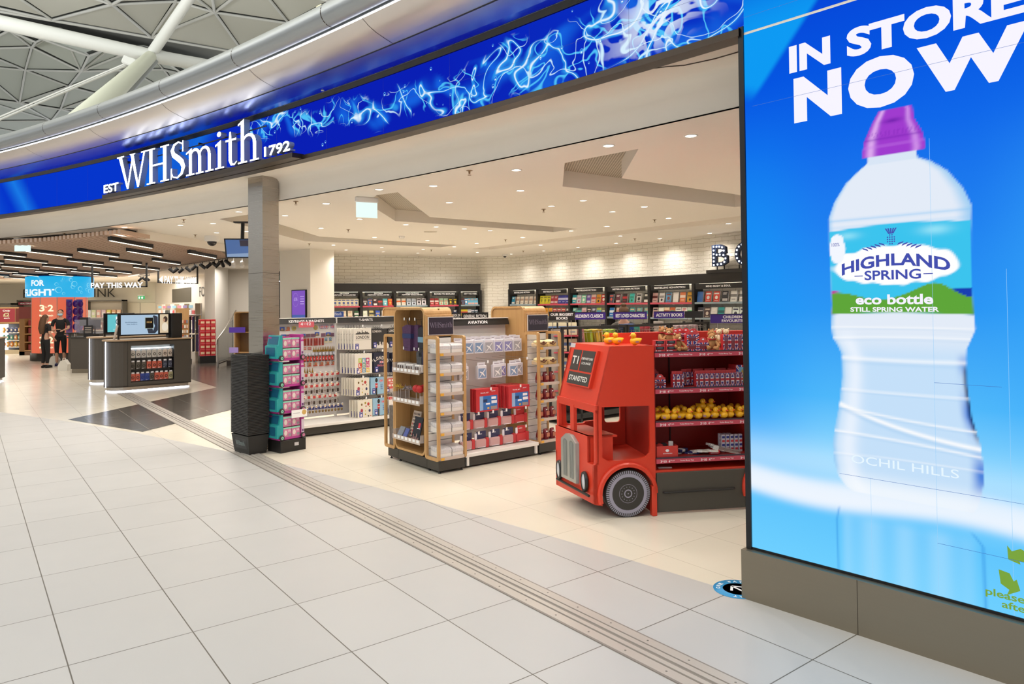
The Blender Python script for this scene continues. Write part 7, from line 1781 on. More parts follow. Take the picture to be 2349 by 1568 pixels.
# track spotlights
t = thing('track_spotlight', 's', 'spotlight'); MB().tube([(0, 0, 0), (0, 0, -.09)], .012, M_DARK, 8).build('stem', t); MB().tube([(-.07, 0, -.06), (.09, 0, -.19)], .05, M_DARK, 14).build('can', t)
KT = Kind(t)
for i, (px, py) in enumerate([(393, 612), (404, 611), (416, 612), (431, 609), (446, 604), (464, 601), (480, 599), (492, 597), (501, 596), (510, 595), (522, 592), (322, 634), (330, 633), (338, 633)]):
    p = at(px, py, 3.11); KT.place(p, [.3, 3.4, 3.3, 0.1, 3.0, .2, 3.2, .5, 2.9, 1.6, 0, 3, .3, .1][i], 'black track spotlight at the edge of the slat ceiling, %s' % (ORD[i]+' in the long line' if i < 11 else ['first', 'second', 'third'][i-11]+' of the far cluster'), 'track spotlights', .9)
for p, q in ((at(388, 612, 3.12), at(524, 592, 3.12)), (at(318, 634, 3.12), at(342, 632, 3.12))):
    o = MB().prism([p, q, q+Vector((0, .04, 0)), p+Vector((0, .04, 0))], (0, 0, .03), M_DARK).tube([p, p+Vector((0, 0, .165))], .01, M_DARK, 6).tube([q, q+Vector((0, 0, .165))], .01, M_DARK, 6).build('lighting_track'); tag(o, 'black lighting track along the slat ceiling edge carrying %s' % ('the long line of spotlights' if p.y < 23 else 'the far cluster'), 'track')
for i, (px, py) in enumerate(((535, 603), (555, 602))):
    p = at(px, py, 2.95); t = thing('track_spotlight', 'white lit spotlight below the hanging monitor, %s' % ['left', 'right'][i], 'spotlight', p)
    MB().tube([(0, 0, 0), (.03, -.06, -.1)], .05, M_WMETAL, 12).build('can', t); MB().tube([(0, .02, 0), (0, .02, ZC-2.95)], .012, M_WMETAL, 6).build('stem', t); MB().ell((0, -.02, .01), (.035, .03, .035), M_BULB, 10, 6).build('lamp', t)
# hanging monitor
t = thing('hanging_monitor', 'black monitor hanging from the ceiling left of the steel pillar', 'monitor', (-4.60, 11.9, 0), .12)
MB().tube([(.12, .06, ZC), (.12, .02, 2.97)], .03, M_DARK, 10).build('bracket', t); MB().box(-.02, .3, -.0, .12, ZC-.02, ZC, M_DARK).build('ceiling_plate', t)
mb = MB(); mb.prism([(-.17, .0, 3.0), (.55, .0, 3.0), (.55, -.08, 2.67), (-.12, -.08, 2.67)], (0, .05, 0), M_BEZEL); s_ = mb.build('frame', t)
def mp_(x, k, d=-.004): return (x, -.08*(1-k)+d, 2.67+.33*k)
mb = MB(); mb.add([mp_(-.10, .06), mp_(.53, .06), mp_(.53, .94), mp_(-.145, .94)], [(0, 1, 2, 3)], mat('monitor_blue', '#4a6ea8', emit=.8)); mb.add([mp_(.1, .6, -.006), mp_(.35, .6, -.006), mp_(.35, .92, -.006), mp_(.08, .92, -.006)], [(0, 1, 2, 3)], mat('monitor_plum', '#3c3348', emit=.5)); mb.add([mp_(-.1, .06, -.006), mp_(.53, .06, -.006), mp_(.53, .3, -.006), mp_(-.1, .2, -.006)], [(0, 1, 2, 3)], mat('monitor_pale', '#8ea8cc', emit=.8)); mb.build('screen', s_)

# ---------------------------------------------------------------- phone and watch kiosks
M_OAKT = mat('oak_counter', '#b99b7a', .45); M_UG = mat('under_glow', '#dfe9ff', emit=6.0)
def kiosk(o, rz, label, L_=1.37, r=.38, window=True, screen=None, mono=True):
    t = thing('display_counter', label, 'counter', o, rz)
    def foot(g, L2=L_): return [(L2-g*-1*0, -g), (L2, 2*r+g)] if False else [(L2, -g), (L2, 2*r+g)]+[(-(r+g)*math.sin(a), r+(r+g)*math.cos(a)) for a in [PI*k/14 for k in range(15)]]
    mbd = MB()
    P = foot(0); n = len(P)
    if window:  # hull without the display opening
        mbd.prism([(x, y, .1) for x, y in P], (0, 0, .03), M_CHAR); mbd.prism([(x, y, 1.10) for x, y in P], (0, 0, .03), M_CHAR)
        for i in range(n):
            a, b = P[i], P[(i+1) % n]
            if a[1] == 0 and b[1] == 0 or (abs(a[1]) < 1e-6 and abs(b[1]) < 1e-6): continue
            mbd.add([(*a, .1), (*b, .1), (*b, 1.13), (*a, 1.13)], [(0, 1, 2, 3)], M_CHAR, False)
        w0, w1, z0, z1 = .07, .99, .2, 1.02
        for q in ((0, w0, .1, 1.13), (w1, L_, .1, 1.13), (w0, w1, .1, z0), (w0, w1, z1, 1.13)): mbd.box(q[0], q[1], 0, .03, q[2], q[3], M_CHAR)
    else: mbd.prism([(x, y, .1) for x, y in P], (0, 0, 1.03), M_CHAR)
    body = mbd.build('body', t)
    MB().box(-.004, .004, -.002, .002, .1, 1.13, M_DARK).build('panel_joint', body)
    mb = MB(); P2 = foot(-.05); mb.prism([(x-(.05 if x > 1 else 0), y, .025) for x, y in P2], (0, 0, .075), M_STEEL); mb.build('plinth', t)
    mb = MB(); P2 = foot(-.035); mb.prism([(x-(.03 if x > 1 else 0), y, .012) for x, y in P2], (0, 0, .006), M_UG); mb.build('under_light', t)
    mb = MB(); P2 = foot(.035); mb.prism([(x+(.035 if x > 1 else 0), y, 1.13) for x, y in P2], (0, 0, .03), M_OAKT); mb.build('counter_top', t)
    a = math.radians(75); MB().box(-r-.012, -r+.005, r*.62, r*.62+.014, .1, 1.12, M_UG).build('edge_light', t)
    if window:
        iw = MB(); mm = mat('cabinet_inner', '#8a8884', .5); iw.box(w0, w1, .3, .31, z0, z1, mm); iw.box(w0, w1, .03, .3, z0-.005, z0, M_DARK); iw.box(w0, w1, .03, .3, z1, z1+.005, mm); iw.box(w0-.005, w0, .03, .3, z0, z1, M_DARK); iw.box(w1, w1+.005, .03, .3, z0, z1, M_DARK); iw.build('cabinet_lining', t)
        MB().box(w0, w1, .24, .26, z1-.09, z1-.07, mat('cabinet_tube', '#e8f6ff', emit=7)).build('cabinet_light', t)
        for z in (.735, .48, .215): MB().box(w0, w1, .04, .3, z-.008, z, M_KICK).build('shelf', t)
    if screen: screen(t, L_)
    if mono: mb = MB().box(1.0, 1.24, .2, .62, 1.16, 1.74, M_DARK, .01); mb.build('pillar_box', t)
    return t
def scr1(t, L_):
    MB().box(-.12, 1.0, .3, .36, 1.235, 1.745, M_BEZEL, .004).build('monitor_frame', t); [MB().box(x, x+.03, .3, .36, 1.16, 1.25, M_DARK).build('monitor_post', t) for x in (-.12, .96)]
    mb = MB(); Lq(mb, -.06, .73, 1.265, 1.71, .298, mat('screen_paleblue', '#a9c4dc', emit=.95)); Lq(mb, .77, .955, 1.28, 1.715, .298, mat('screen_cream', '#d9c3a2', emit=.95)); sc = mb.build('screen', t)
    mb = MB(); d = mat('watch_navy', '#26344c', emit=.6); k_ = mat('watch_black', '#0f1216', .2)
    mb.prism([(.48, .2965, 1.42), (.60, .2965, 1.40), (.64, .2965, 1.275), (.52, .2965, 1.275)], (0, -.003, 0), d); mb.prism([(.60, .2965, 1.62), (.63, .2965, 1.70), (.72, .2965, 1.66), (.725, .2965, 1.35), (.66, .2965, 1.275), (.60, .2965, 1.275), (.66, .2965, 1.45)], (0, -.003, 0), d)
    mb.box(.44, .63, .285, .29, 1.39, 1.65, mat('watch_rim', '#b8ccc0', emit=.7), .01); mb.box(.45, .62, .282, .285, 1.40, 1.64, k_, .01); text_on(mb, '10:28', mat('watch_text', '#e0b060', emit=.8), (.48, .281, 1.52), (1, 0, 0), (0, 0, 1), .11, .04)
    text_on(mb, 'find freedom', mat('screen_text_blue', '#3a6a98', emit=.6), (.03, .297, 1.53), (1, 0, 0), (0, 0, 1), .25, .025); text_on(mb, 'new built-in', mat('screen_text_blue', '#3a6a98', emit=.6), (.06, .297, 1.49), (1, 0, 0), (0, 0, 1), .22, .02); mb.build('advert', sc)
    mb = MB(); mb.ell((.89, .297, 1.60), (.05, .002, .07), mat('hair_advert', '#4a3830', emit=.4), 12, 6); mb.ell((.86, .296, 1.58), (.025, .002, .04), mat('skin_advert', '#d8a888', emit=.7), 10, 6); mb.ell((.88, .296, 1.42), (.07, .002, .1), mat('cloth_advert', '#efe2cc', emit=.9), 12, 6); mb.build('advert_figure', sc)
k1 = Vector((-8.62, 16.08, 0)); RZK = math.radians(43)
kiosk(k1, RZK, 'nearer rounded charcoal counter with watch display and wide screen', screen=scr1)
def scr2(t, L_):
    MB().box(-.05, .66, .3, .36, 1.235, 1.745, M_BEZEL, .004).build('monitor_frame', t); MB().box(-.05, -.01, .3, .36, 1.16, 1.25, M_DARK).build('monitor_post', t)
    mb = MB(); Lq(mb, .03, .60, 1.27, 1.71, .298, mat('screen_teal', '#62c4cc', emit=.95)); sc = mb.build('screen', t)
    mb = MB(); w_ = mat('watch_white', '#eef6f6', emit=1.0); mb.box(.22, .34, .29, .294, 1.38, 1.66, w_, .02); mb.lathe([(0, -.001), (.095, 0)], mat('watch_ring', '#33526c', emit=.5), (.31, .288, 1.53), 'y', 24); mb.lathe([(0, -.001), (.078, 0)], w_, (.31, .286, 1.53), 'y', 24); text_on(mb, 'PRELOADED', mat('screen_soft', '#a8e4e8', emit=.9), (.16, .296, 1.3), (1, 0, 0), (0, 0, 1), .38, .045); mb.build('advert', sc)
kiosk(Vector((-10.05, 17.9, 0)), RZK, 'second rounded charcoal counter with teal watch screen', window=False, screen=scr2, mono=False)
def scr3(t, L_):
    MB().box(.55, 1.3, .3, .36, 1.235, 1.745, M_BEZEL, .004).build('monitor_frame', t); mb = MB(); Lq(mb, .6, 1.26, 1.27, 1.71, .298, mat('screen_mint', '#c4e8e4', emit=.95)); Lq(mb, 1.0, 1.2, 1.36, 1.44, .297, mat('screen_button', '#a8d4e4', emit=.9)); mb.build('screen', t)
kiosk(Vector((-14.3, 17.65, 0)), math.radians(24), 'charcoal counter cut by the left edge of the view', window=False, screen=scr3, mono=False)
Mk1 = frameM(k1, RZK)
def wpack(nm, c, dark=None):
    t = thing('boxed_watch', 'w', 'boxed watch'); MB().box(0, .095, 0, .05, 0, .17, mat('watchbox_'+nm, c, .4), .002).build('carton', t)
    mb = MB().lathe([(.0, -.002), (.032, -.001)], mat('strap_dark', '#2e2a28', .4) if not dark else mat('strap_'+nm, dark, .4), (.05, 0, .08), 'y', 14); mb.lathe([(0, -.003), (.018, -.0025)], mat('watchbox_'+nm, c, .4), (.05, 0, .08), 'y', 12); Lq(mb, .01, .05, .012, .02, -.001, M_PW); mb.build('watch', t)
    MB().box(.02, .08, .0, .003, .17, .205, M_PW).build('tag', t); return t
KW = {k: Kind(wpack(k, c, d)) for k, c, d in (('pale', '#c9c4bd', None), ('cream', '#d6c7ba', '#4a3c30'), ('grey', '#55504a', '#1c1a18'), ('coral', '#c9604c', None), ('navy', '#33384c', '#6a7488'), ('blue', '#2c4496', '#22306a'), ('olive', '#a8a27c', None))}
for r_, (z, l_) in enumerate(((.737, ['pale']*6+['cream']*2), (.482, ['grey']*3+['coral']*3+['navy']*2), (.217, ['coral']*2+['blue']*2+['grey']+['coral']*3+['olive']))):
    for i, c in enumerate(l_):
        KW[c].place(Mk1 @ Vector((.075+(.91/len(l_))*i, .06, z)), RZK, '%s boxed watch, %s from the left on the %s shelf of the nearer counter' % (c, ORD[i], ['top', 'middle', 'lowest'][r_]), 'boxed watches', (1, 1, .97))
for i, (x, y) in enumerate(((-.22, .2), (-.05, .5))):
    t = thing('leaflet_holder', 'clear leaflet holder leaning on the nearer counter, %s one' % ['left', 'right'][i], 'holder', Mk1 @ Vector((x, y, 1.161)), RZK); mb = MB(); mb.prism([(0, 0, 0), (.02, 0, 0), (.09, 0, .32), (.07, 0, .32)], (0, .12, 0), M_ACR2); mb.build('holder', t)
# ---------------------------------------------------------------- cash desks and the glowing promotion column
def desk(o, rz, w, d, h, label):
    t = thing('cash_desk', label, 'cash desk', o, rz); MB().box(0, w, 0, d, .12, h, M_CHAR, .004).build('body', t); MB().box(.02, w-.01, .02, d-.02, 0, .12, M_PLINTH).build('plinth', t); MB().box(-.12, w+.03, -.03, d+.03, h, h+.03, M_KICK).build('counter_top', t); return t
D1 = Vector((-12.86, 20.9, 0)); desk(D1, .0, 1.3, .9, 1.02, 'dark cash desk left of the rounded counters')
D2 = Vector((-14.45, 23.35, 0)); desk(D2, 0, 1.4, .9, 1.06, 'dark cash desk behind, beside the two people')
def till(p, lb):
    t = thing('till', lb, 'till', p); MB().box(0, .34, 0, .03, .22, .50, M_DARK, .004).build('screen', t); MB().tube([(.17, .03, .3), (.12, .1, .02)], .02, M_DARK, 8).build('stand', t); MB().box(.0, .3, 0, .25, 0, .08, M_KICK, .01).build('base', t)
till(D1+Vector((.35, .3, 1.05)), 'black till screen on the nearer cash desk'); till(D2+Vector((.25, .2, 1.09)), 'black till on the farther cash desk')
t = thing('printed_notice', 'black standing notice on the nearer cash desk', 'notice', D1+Vector((.36, .02, 1.05))); MB().box(0, .27, 0, .01, 0, .33, M_DARK).build('board', t); mb = MB(); [Lq(mb, .04, .23, .26-.05*k, .275-.05*k, -.001, mat('notice_text', '#b8aca0', .5)) for k in range(4)]; mb.build('lettering', t)
for i, (x, z, l) in enumerate(((.45, 0, 'nearer'), (.05, 0, 'nearer, left end'))):
    t = thing('protective_screen', 'clear protective screen on the %s cash desk' % l, 'screen', D1+Vector((x, .1, 1.05))); MB().box(0, .5 if i == 0 else .34, 0, .006, .1, .78 if i == 0 else .5, clear_mat('clear_screen', '#dcd8e4', .14)).build('pane', t); MB().box(0, .04, -.02, .05, 0, .12, M_ACR2).build('foot', t)
for i, x in enumerate((-.35, -.18)):
    t = thing('card_reader', 'black card reader on a stand, %s of the pair' % ['left', 'right'][i], 'card reader', D1+Vector((x+.3, .05, 1.05))); MB().tube([(0, 0, 0), (0, 0, .1)], .01, M_DARK, 6).build('stem', t); MB().box(-.04, .04, -.09, .09, .1, .125, M_DARK, .005).build('reader', t)
for i, (px, py) in enumerate(((148, 850), (126, 838))):
    p = at(px, py); t = thing('carrier_bag', 'white carrier bag on the floor by the cash desks, %s' % ['nearer', 'farther'][i], 'bag', p); MB().prism([(-.15, -.08, 0), (.12, -.08, 0), (.14, -.08, .2), (.04, -.08, .34), (-.08, -.08, .3), (-.16, -.08, .15)], (0, .16, 0), mat('bag_white', '#e4dfd4', .6)).build('bag', t); MB().tube([(-.06, 0, .28), (-.05, 0, .38), (.03, 0, .38), (.04, 0, .3)], .01, mat('bag_white', '#e4dfd4', .6), 6).build('handle', t)
CC = Vector((-16.85, 26.75, 0)); RC = .9
t = thing('promotion_column', 'glowing orange promotional column with a blue screen drum on top', 'column', CC)
mo1 = mat('column_orange', '#f07a5a', emit=.85); mo2 = mat('column_orange_deep', '#ee6a48', emit=.85)
mb = MB(); nn = 10
for k in range(nn):
    a, b = 2*PI*k/nn+.14, 2*PI*(k+1)/nn+.14; mb.add([(RC*math.cos(a), RC*math.sin(a), .28), (RC*math.cos(b), RC*math.sin(b), .28), (RC*math.cos(b), RC*math.sin(b), 2.3), (RC*math.cos(a), RC*math.sin(a), 2.3)], [(0, 1, 2, 3)], mo1 if k % 2 else mo2)
    mb.tube([(RC*1.003*math.cos(a), RC*1.003*math.sin(a), .28), (RC*1.003*math.cos(a), RC*1.003*math.sin(a), 2.3)], .014, mat('column_joint', '#e8b8a0', .4), 6)
mb.build('column_body', t); MB().lathe([(RC+.04, 0), (RC+.04, .28), (0, .28)], M_KICK, n=20).build('plinth', t)
toCam = (Vector((0, 0, 0))-CC).normalized(); rt_ = Vector((-toCam.y, toCam.x, 0)); rt_ = -rt_ if rt_.x < 0 else rt_
def on_drum(r, x, z): # x: metres across as seen from the entrance
    a = x/r; return toCam*(r*math.cos(a)) + rt_*(r*math.sin(a)) + Vector((0, 0, z))
def drum_text(mb, body, r, x0, x1, z0, z1, m, bold=.03):
    vs, fs, asp = glyphs(body, bold); mb.add([on_drum(r, x0+(x1-x0)*x, z0+(z1-z0)*y) for x, y, z in vs], fs, m)
mb = MB(); me_ = mat('column_cream', '#fff2c8', emit=1.1)
for z in (1.95, 1.35, .80):
    drum_text(mb, '3', RC+.03, -.70, -.50, z-.16, z+.08, me_); drum_text(mb, 'for', RC+.03, -.49, -.40, z-.02, z+.02, me_); drum_text(mb, '2', RC+.03, -.39, -.21, z-.16, z+.08, me_); drum_text(mb, 'Mix & Match', RC+.03, -.70, -.22, z-.34, z-.27, me_)
mb.build('lettering', t)
RD = 1.09; mb = MB(); RDm = mat('drum_cyan', '#21b4ec', emit=.95)
mb.lathe([(RD-.05, 2.31), (RD, 2.32), (RD, 3.05), (RD-.05, 3.06)], RDm, n=40); dr_ = mb.build('screen_drum', t)
MB().lathe([(0, 3.06), (RD-.05, 3.06), (RD-.05, 3.10), (0, 3.12)], mat('drum_cap', '#24408c', .4), n=40).build('drum_cap', t)
mb = MB(); mw_ = mat('drum_white', '#f2fbff', emit=1.0)
drum_text(mb, 'FOR', RD+.006, -1.02, -.50, 2.70, 2.92, mw_, .04); drum_text(mb, 'FLIGHT', RD+.006, -1.50, -.18, 2.35, 2.60, mw_, .04)
mb.build('lettering', dr_); mb = MB(); mbb = mat('drum_bubble', '#8fe4fb', emit=.9); random.seed(8)
for k in range(15):
    x = random.uniform(-.2, 1.1); z = random.uniform(2.42, 2.98); r = random.uniform(.03, .11); q = [(math.cos(2*PI*j/14), math.sin(2*PI*j/14)) for j in range(14)]
    mb.add([on_drum(RD+.004, x+r*a, z+r*b) for a, b in q]+[on_drum(RD+.004, x+r*.82*a+.1*r, z+r*.85*b-.05*r) for a, b in q], [[j, (j+1) % 14, 14+(j+1) % 14, 14+j] for j in range(14)], mbb)
mb.build('bubbles', dr_)
M_PUR2 = mat('crisp_purple', '#5c2c8c', .35); t2 = thing('purple_bag_rack', 'rack of shiny purple bags on the orange column', 'rack', CC)
mb = MB(); vs = [on_drum(RC+.03, x, z) for x in (.18, .80) for z in (.9, 2.22)]; mb.add(vs, [(0, 2, 3, 1)], mat('rack_lilac', '#8a70b0', .5)); mb.build('back_panel', t2)
o = MB().ell((0, 0, 0), (.095, .05, .13), mat('crisp_purple2', '#5a2890', .25), 10, 8).build('purple_bag')
first = True
for j, z in enumerate((2.06, 1.78, 1.5, 1.22)):
    for i in range(3):
        q = o if first else o.copy()
        if not first: COL.objects.link(q)
        first = False; q.location = CC+on_drum(RC+.10, .28+.205*i, z); tag(q, 'shiny purple bag, %s from the left in the %s row of the rack' % (ORD[i], ORD[j]), 'bag', 'purple bags')
# hanging PAY THIS WAY signs
def pay(p, rz, w, h, label, arrow=False):
    t = thing('hanging_sign', label, 'sign', p, rz); mw = mat('pay_white', '#ffffff', emit=1.05)
    mb = MB(); text_on(mb, 'PAY THIS WAY', mw, (.22 if arrow else 0, -.02, 0), (1, 0, 0), (0, 0, 1), w-(.22 if arrow else 0), h, .035)
    if arrow: mb.add([(0, -.02, h/2), (.16, -.02, 0), (.16, -.02, h)], [(0, 1, 2)], mw)
    mb.build('lettering', t); mb = MB(); mb.box(-.02, w+.1, 0, .02, .02, .05, M_DARK); mb.box(w+.06, w+.1, 0, .04, .02, ZC-p[2], M_DARK); 
    mb.box(0, .04, 0, .04, .02, ZC-p[2], M_DARK); mb.build('frame', t)
p = atY(209, 661, 20.0); q = atY(333, 661, 20.0); pay(tuple(p), 0, q.x-p.x-.05, .155, 'white illuminated PAY THIS WAY sign facing the entrance')
p = atY(363, 650, 23.0); pay(tuple(p), math.radians(68), 1.55, .26, 'white illuminated PAY THIS WAY sign with arrow seen at an angle', True)
# ---------------------------------------------------------------- far walls: food hall
M_LETK = mat('wall_letter_dark', '#2c2a24', .5); M_FRI = mat('chiller_grey', '#6a665f', .5)
def wall_text(body, px0, px1, py0, py1, Y, m, label):
    a, b = atY(px0, py1, Y), atY(px1, py0, Y); t = thing('wall_lettering', label, 'lettering', (a.x, Y, a.z)); mb = MB(); text_on(mb, body, m, (0, -.02, 0), (1, 0, 0), (0, 0, 1), b.x-a.x, b.z-a.z, .0, 0); mb.build('letters', t)
wall_text('FOOD & DRINK', 54, 265, 661, 683, 39.3, M_LETK, 'dark FOOD & DRINK letters on the far wall, partly behind the blue drum')
def chiller(px0, px1, pyt, pyb, Y, rows, label, head=None, depth=.5, headc='#8c2c44'):
    a, b = atY(px0, pyb, Y), atY(px1, pyt, Y); w, h = b.x-a.x, b.z-a.z
    t = thing('wall_display_unit', label, 'display unit', (a.x, Y, max(0, a.z))); h = b.z-max(0, a.z)
    mb = MB(); mb.box(0, w, depth-.03, depth, 0, h, mat('chiller_back', '#cfc4b0', .6)); mb.box(0, .05, 0, depth, 0, h, M_FRI); mb.box(w-.05, w, 0, depth, 0, h, M_FRI); mb.box(0, w, 0, depth, h-.08, h, M_FRI); mb.box(0, w, 0, depth, 0, .12, M_KICK); mb.build('carcass', t)
    if head: mb = MB(); Lq(mb, .1, w-.1, h-.28, h-.12, -.005, mat('head_'+headc[1:], headc, .5)); text_on(mb, head, M_PW, (w*.2, -.008, h-.24), (1, 0, 0), (0, 0, 1), w*.6, .08, .02); mb.build('header', t)
    hh = (h-.35)/len(rows)
    for i, cs in enumerate(rows):
        z = h-.32-hh*(i+1)+.04; s_ = MB().box(.05, w-.05, 0, depth-.03, z-.03, z, mat('shelf_white', '#e8e2d6', .4)).build('shelf', t)
        n_ = len(cs); st = (w-.14)/n_
        for j, c in enumerate(cs):
            if c is None: continue
            k = ('pk', c, round(st, 2), round(hh, 2))
            if k not in BK:
                o = MB().box(0, st*.82, 0, .2, 0, hh*.62, mat('goods_'+c[1:], c, .45, noise_=.3, nscale=12), .02).box(st*.15, st*.65, -.004, 0, hh*.2, hh*.42, mat('goods_label', '#e8e0d0', .5)).build('packaged_food'); o['category'] = 'packaged food'; BK[k] = o; q = o
            else: q = BK[k].copy(); COL.objects.link(q)
            q.location = (a.x+.07+st*j, Y+.03, max(0, a.z)+z+.001); q['group'] = 'goods on the '+label[:40]; q['label'] = '%s pack, %s from left, %s shelf of %s' % (cname(c), ORD[j], ORD[i], label.split(',')[0][:60])
    return t
chiller(38, 80, 687, 800, 38.6, [['#e0b060']*5, ['#c8a888', '#8a7058', '#d8c8a8'], ['#a86048']*4], 'far meal deal cabinet', 'MEAL DEALS')
chiller(194, 281, 687, 800, 38.6, [['#e8e4dc', '#c8d088', '#e0a078', '#d8b0b0', '#e0d070', '#d8a880', '#e0b898'], ['#9c7868', '#9c7868', '#8a6050', '#c8c838', '#6a5848', '#c8c838'], ['#3a3430']*5], 'far sandwich cabinet right of the drum')
chiller(-20, 26, 695, 800, 37.5, [['#9cc8c8']*4, ['#a03040']*4, ['#4a9c9c']*3], 'far left drinks cabinet')
t = thing('door_pair', 'x', 'door'); bpy.data.objects.remove(t)
a, b = atY(287, 800, 39.4), atY(358, 694, 39.4)
o = MB().box(a.x, b.x, 39.36, 39.5, 0, b.z, mat('door_cream', '#ddd5c0', .5)).box((a.x+b.x)/2-.008, (a.x+b.x)/2+.008, 39.35, 39.36, 0, b.z, M_KICK).build('door_1'); struct(o, 'pair of cream doors under the green exit sign on the far wall')
mb = MB(); [mb.ell((x, 39.34, 1.52), (.06, .03, .06), M_DARK, 8, 6) for x in ((a.x+b.x)/2-.16, (a.x+b.x)/2+.16)]; mb.build('door_knob', o)
p = atY(322, 677, 39.0); exit_sign((p.x, 39.1, 2.62), 0, .38, .18, 'green exit sign over the cream doors on the far wall', '#38b868', 1.0, True)
# side wall with letters, dark window and pharmacy shelves
wa, wb = Vector((-19.6, 39.4, 0)), Vector((-12.4, 29.6, 0)); bpy.data.objects.remove(bpy.data.objects['wall_side']) if 'wall_side' in bpy.data.objects else None
wall('wall_side', wa, wb, 0, ZC, M_WHITE); dW = (wb-wa).normalized(); rzW = math.atan2(dW.y, dW.x); LW = (wb-wa).length
t = thing('wall_lettering', 'dark FOOD letters on the side wall left of the white column', 'lettering', wa, rzW); mb = MB(); text_on(mb, 'FOOD', M_LETK, (LW-2.0, -.03, 2.35), (1, 0, 0), (0, 0, 1), 2.2, .42, .0); mb.build('letters', t)
o = MB().box(LW-7.6, LW-3.6, -.03, 0, 2.15, 2.8, mat('dark_shutter', '#5a554a', .4)).build('window_2'); o.location = wa; o.rotation_euler = (0, 0, rzW); struct(o, 'dark shuttered window in the side wall')
t = thing('wall_display_unit', 'long white shelving of pharmacy goods on the side wall', 'display unit', wa, rzW)
MB().box(LW-8.2, LW, -.4, -.37, .0, 2.05, M_WHITE).build('back_panel', t)
for k in range(5): MB().box(LW-8.2+2.0*k, LW-8.14+2.0*k, -.6, -.37, 0, 2.05, mat('upright_beige', '#b8a890', .5)).build('upright', t)
for z in (1.6, 1.35, 1.0): MB().box(LW-8.2, LW, -.6, -.4, z-.03, z, M_PW).build('shelf', t)
mb = MB(); [Lq(mb, LW-7.9+1.1*k, LW-7.1+1.1*k, 1.86, 1.98, -.605, mat(['h_blue', 'h_pink', 'h_lilac'][k % 3], ['#8cc0d8', '#d88090', '#8878a8'][k % 3], .5)) for k in range(7)]; mb.build('header', t)
MW = frameM(wa, rzW)
for j, (z, cs) in enumerate(((1.6, ['#d8d8dc', '#d8a898', '#c8ccd0', '#3a3c3a', '#4a4c48', '#d8dce0', '#c84a50']), (1.35, ['#a04040', '#c8a898', '#3a3a38', '#4a4a40', '#444c40', '#b85a5a']))):
    for i in range(14):
        c = cs[i % len(cs)]; o = MB().box(0, .45, 0, .15, 0, .17, mat('goods_'+c[1:], c, .5, noise_=.4, nscale=14), .02).build('packaged_goods'); o.location = MW @ Vector((LW-7.9+.55*i, -.6, z)); o.rotation_euler = (0, 0, rzW); tag(o, '%s goods, %s from the left on the %s side wall shelf' % (cname(c), ORD[i], ['upper', 'lower'][j]), 'packaged goods', 'goods on the side wall')
# snack shelves with offer poster, brown gondola
t = thing('snack_unit', 'lit snack shelving under a red offer poster at the far left', 'display unit', (-21.7, 30.4, 0))
MB().box(0, 1.25, .5, .54, .1, 1.25, M_DARK).build('back_panel', t); MB().box(0, 1.25, 0, .54, 0, .16, mat('unit_beige', '#c8b898', .5)).build('base', t); MB().box(-.03, 0, 0, .5, .1, 1.25, M_TUBEL).build('side_light', t)
for z in (.9, .58, .3): MB().box(0, 1.25, 0, .5, z-.03, z, mat('shelf_white', '#e8e2d6', .4)).build('shelf', t)
for j, (z, cs) in enumerate(((.9, ['#d8a040', '#3a4470', '#5a6484', '#34406c']), (.58, ['#5c9c88', '#4a8c80', '#5c9484', '#c88850']), (.3, ['#d8903c', '#d8a050', '#d88838', '#d8b048']))):
    for i in range(7):
        c = cs[i % 4]; o = MB().ell((0, 0, .11), (.075, .05, .12), mat('snack_'+c[1:], c, .35), 10, 8).ell((0, -.03, .11), (.04, .03, .05), mat('snack_label', '#ece4d4', .5), 8, 6).build('snack_bag'); o.location = (-21.6+.17*i, 30.5, z); tag(o, '%s snack bag, %s from the left on the %s snack shelf' % (cname(c), ORD[i], ORD[j]), 'snack bag', 'snack bags')
t = thing('offer_poster', 'red poster reading Only £2 each above the snack shelves', 'poster', (-21.75, 30.35, 1.3)); MB().box(-.04, 1.28, 0, .04, -.02, .68, mat('poster_frame_oak', '#b08a5c', .5)).build('frame', t); mb = MB(); Lq(mb, .0, .72, .05, .62, -.003, mat('poster_red', '#c02030', emit=.7)); Lq(mb, .74, 1.24, .05, .62, -.003, mat('poster_brown', '#6a2c24', .4)); text_on(mb, 'Only', M_TAG, (.2, -.005, .47), (1, 0, 0), (0, 0, 1), .32, .1, .03); text_on(mb, '£2', mat('poster_cream', '#f4e0a0', emit=.8), (.22, -.005, .28), (1, 0, 0), (0, 0, 1), .26, .16, .04); text_on(mb, 'each', M_TAG, (.25, -.005, .19), (1, 0, 0), (0, 0, 1), .24, .06, .02); mb.build('print', t)
t = thing('confectionery_rack', 'brown wooden confectionery rack beside the orange column', 'rack', (-20.2, 29.4, 0)); MB().box(0, .22, 0, .5, 0, 1.55, M_OAKD).build('side_panel', t); MB().box(.22, .95, .45, .5, 0, 1.9, M_OAKD).build('back_panel', t); [MB().box(.22, .95, 0, .45, z-.03, z, M_OAK).build('shelf', t) for z in (.2, .55, .88, 1.2)]; MB().box(0, .95, 0, .5, 0, .15, mat('unit_brown', '#7a5c44', .5)).build('base', t); MB().box(.0, .9, -.02, .0, 1.5, 1.98, mat('poster_brown', '#6a2c24', .4)).build('poster', t)
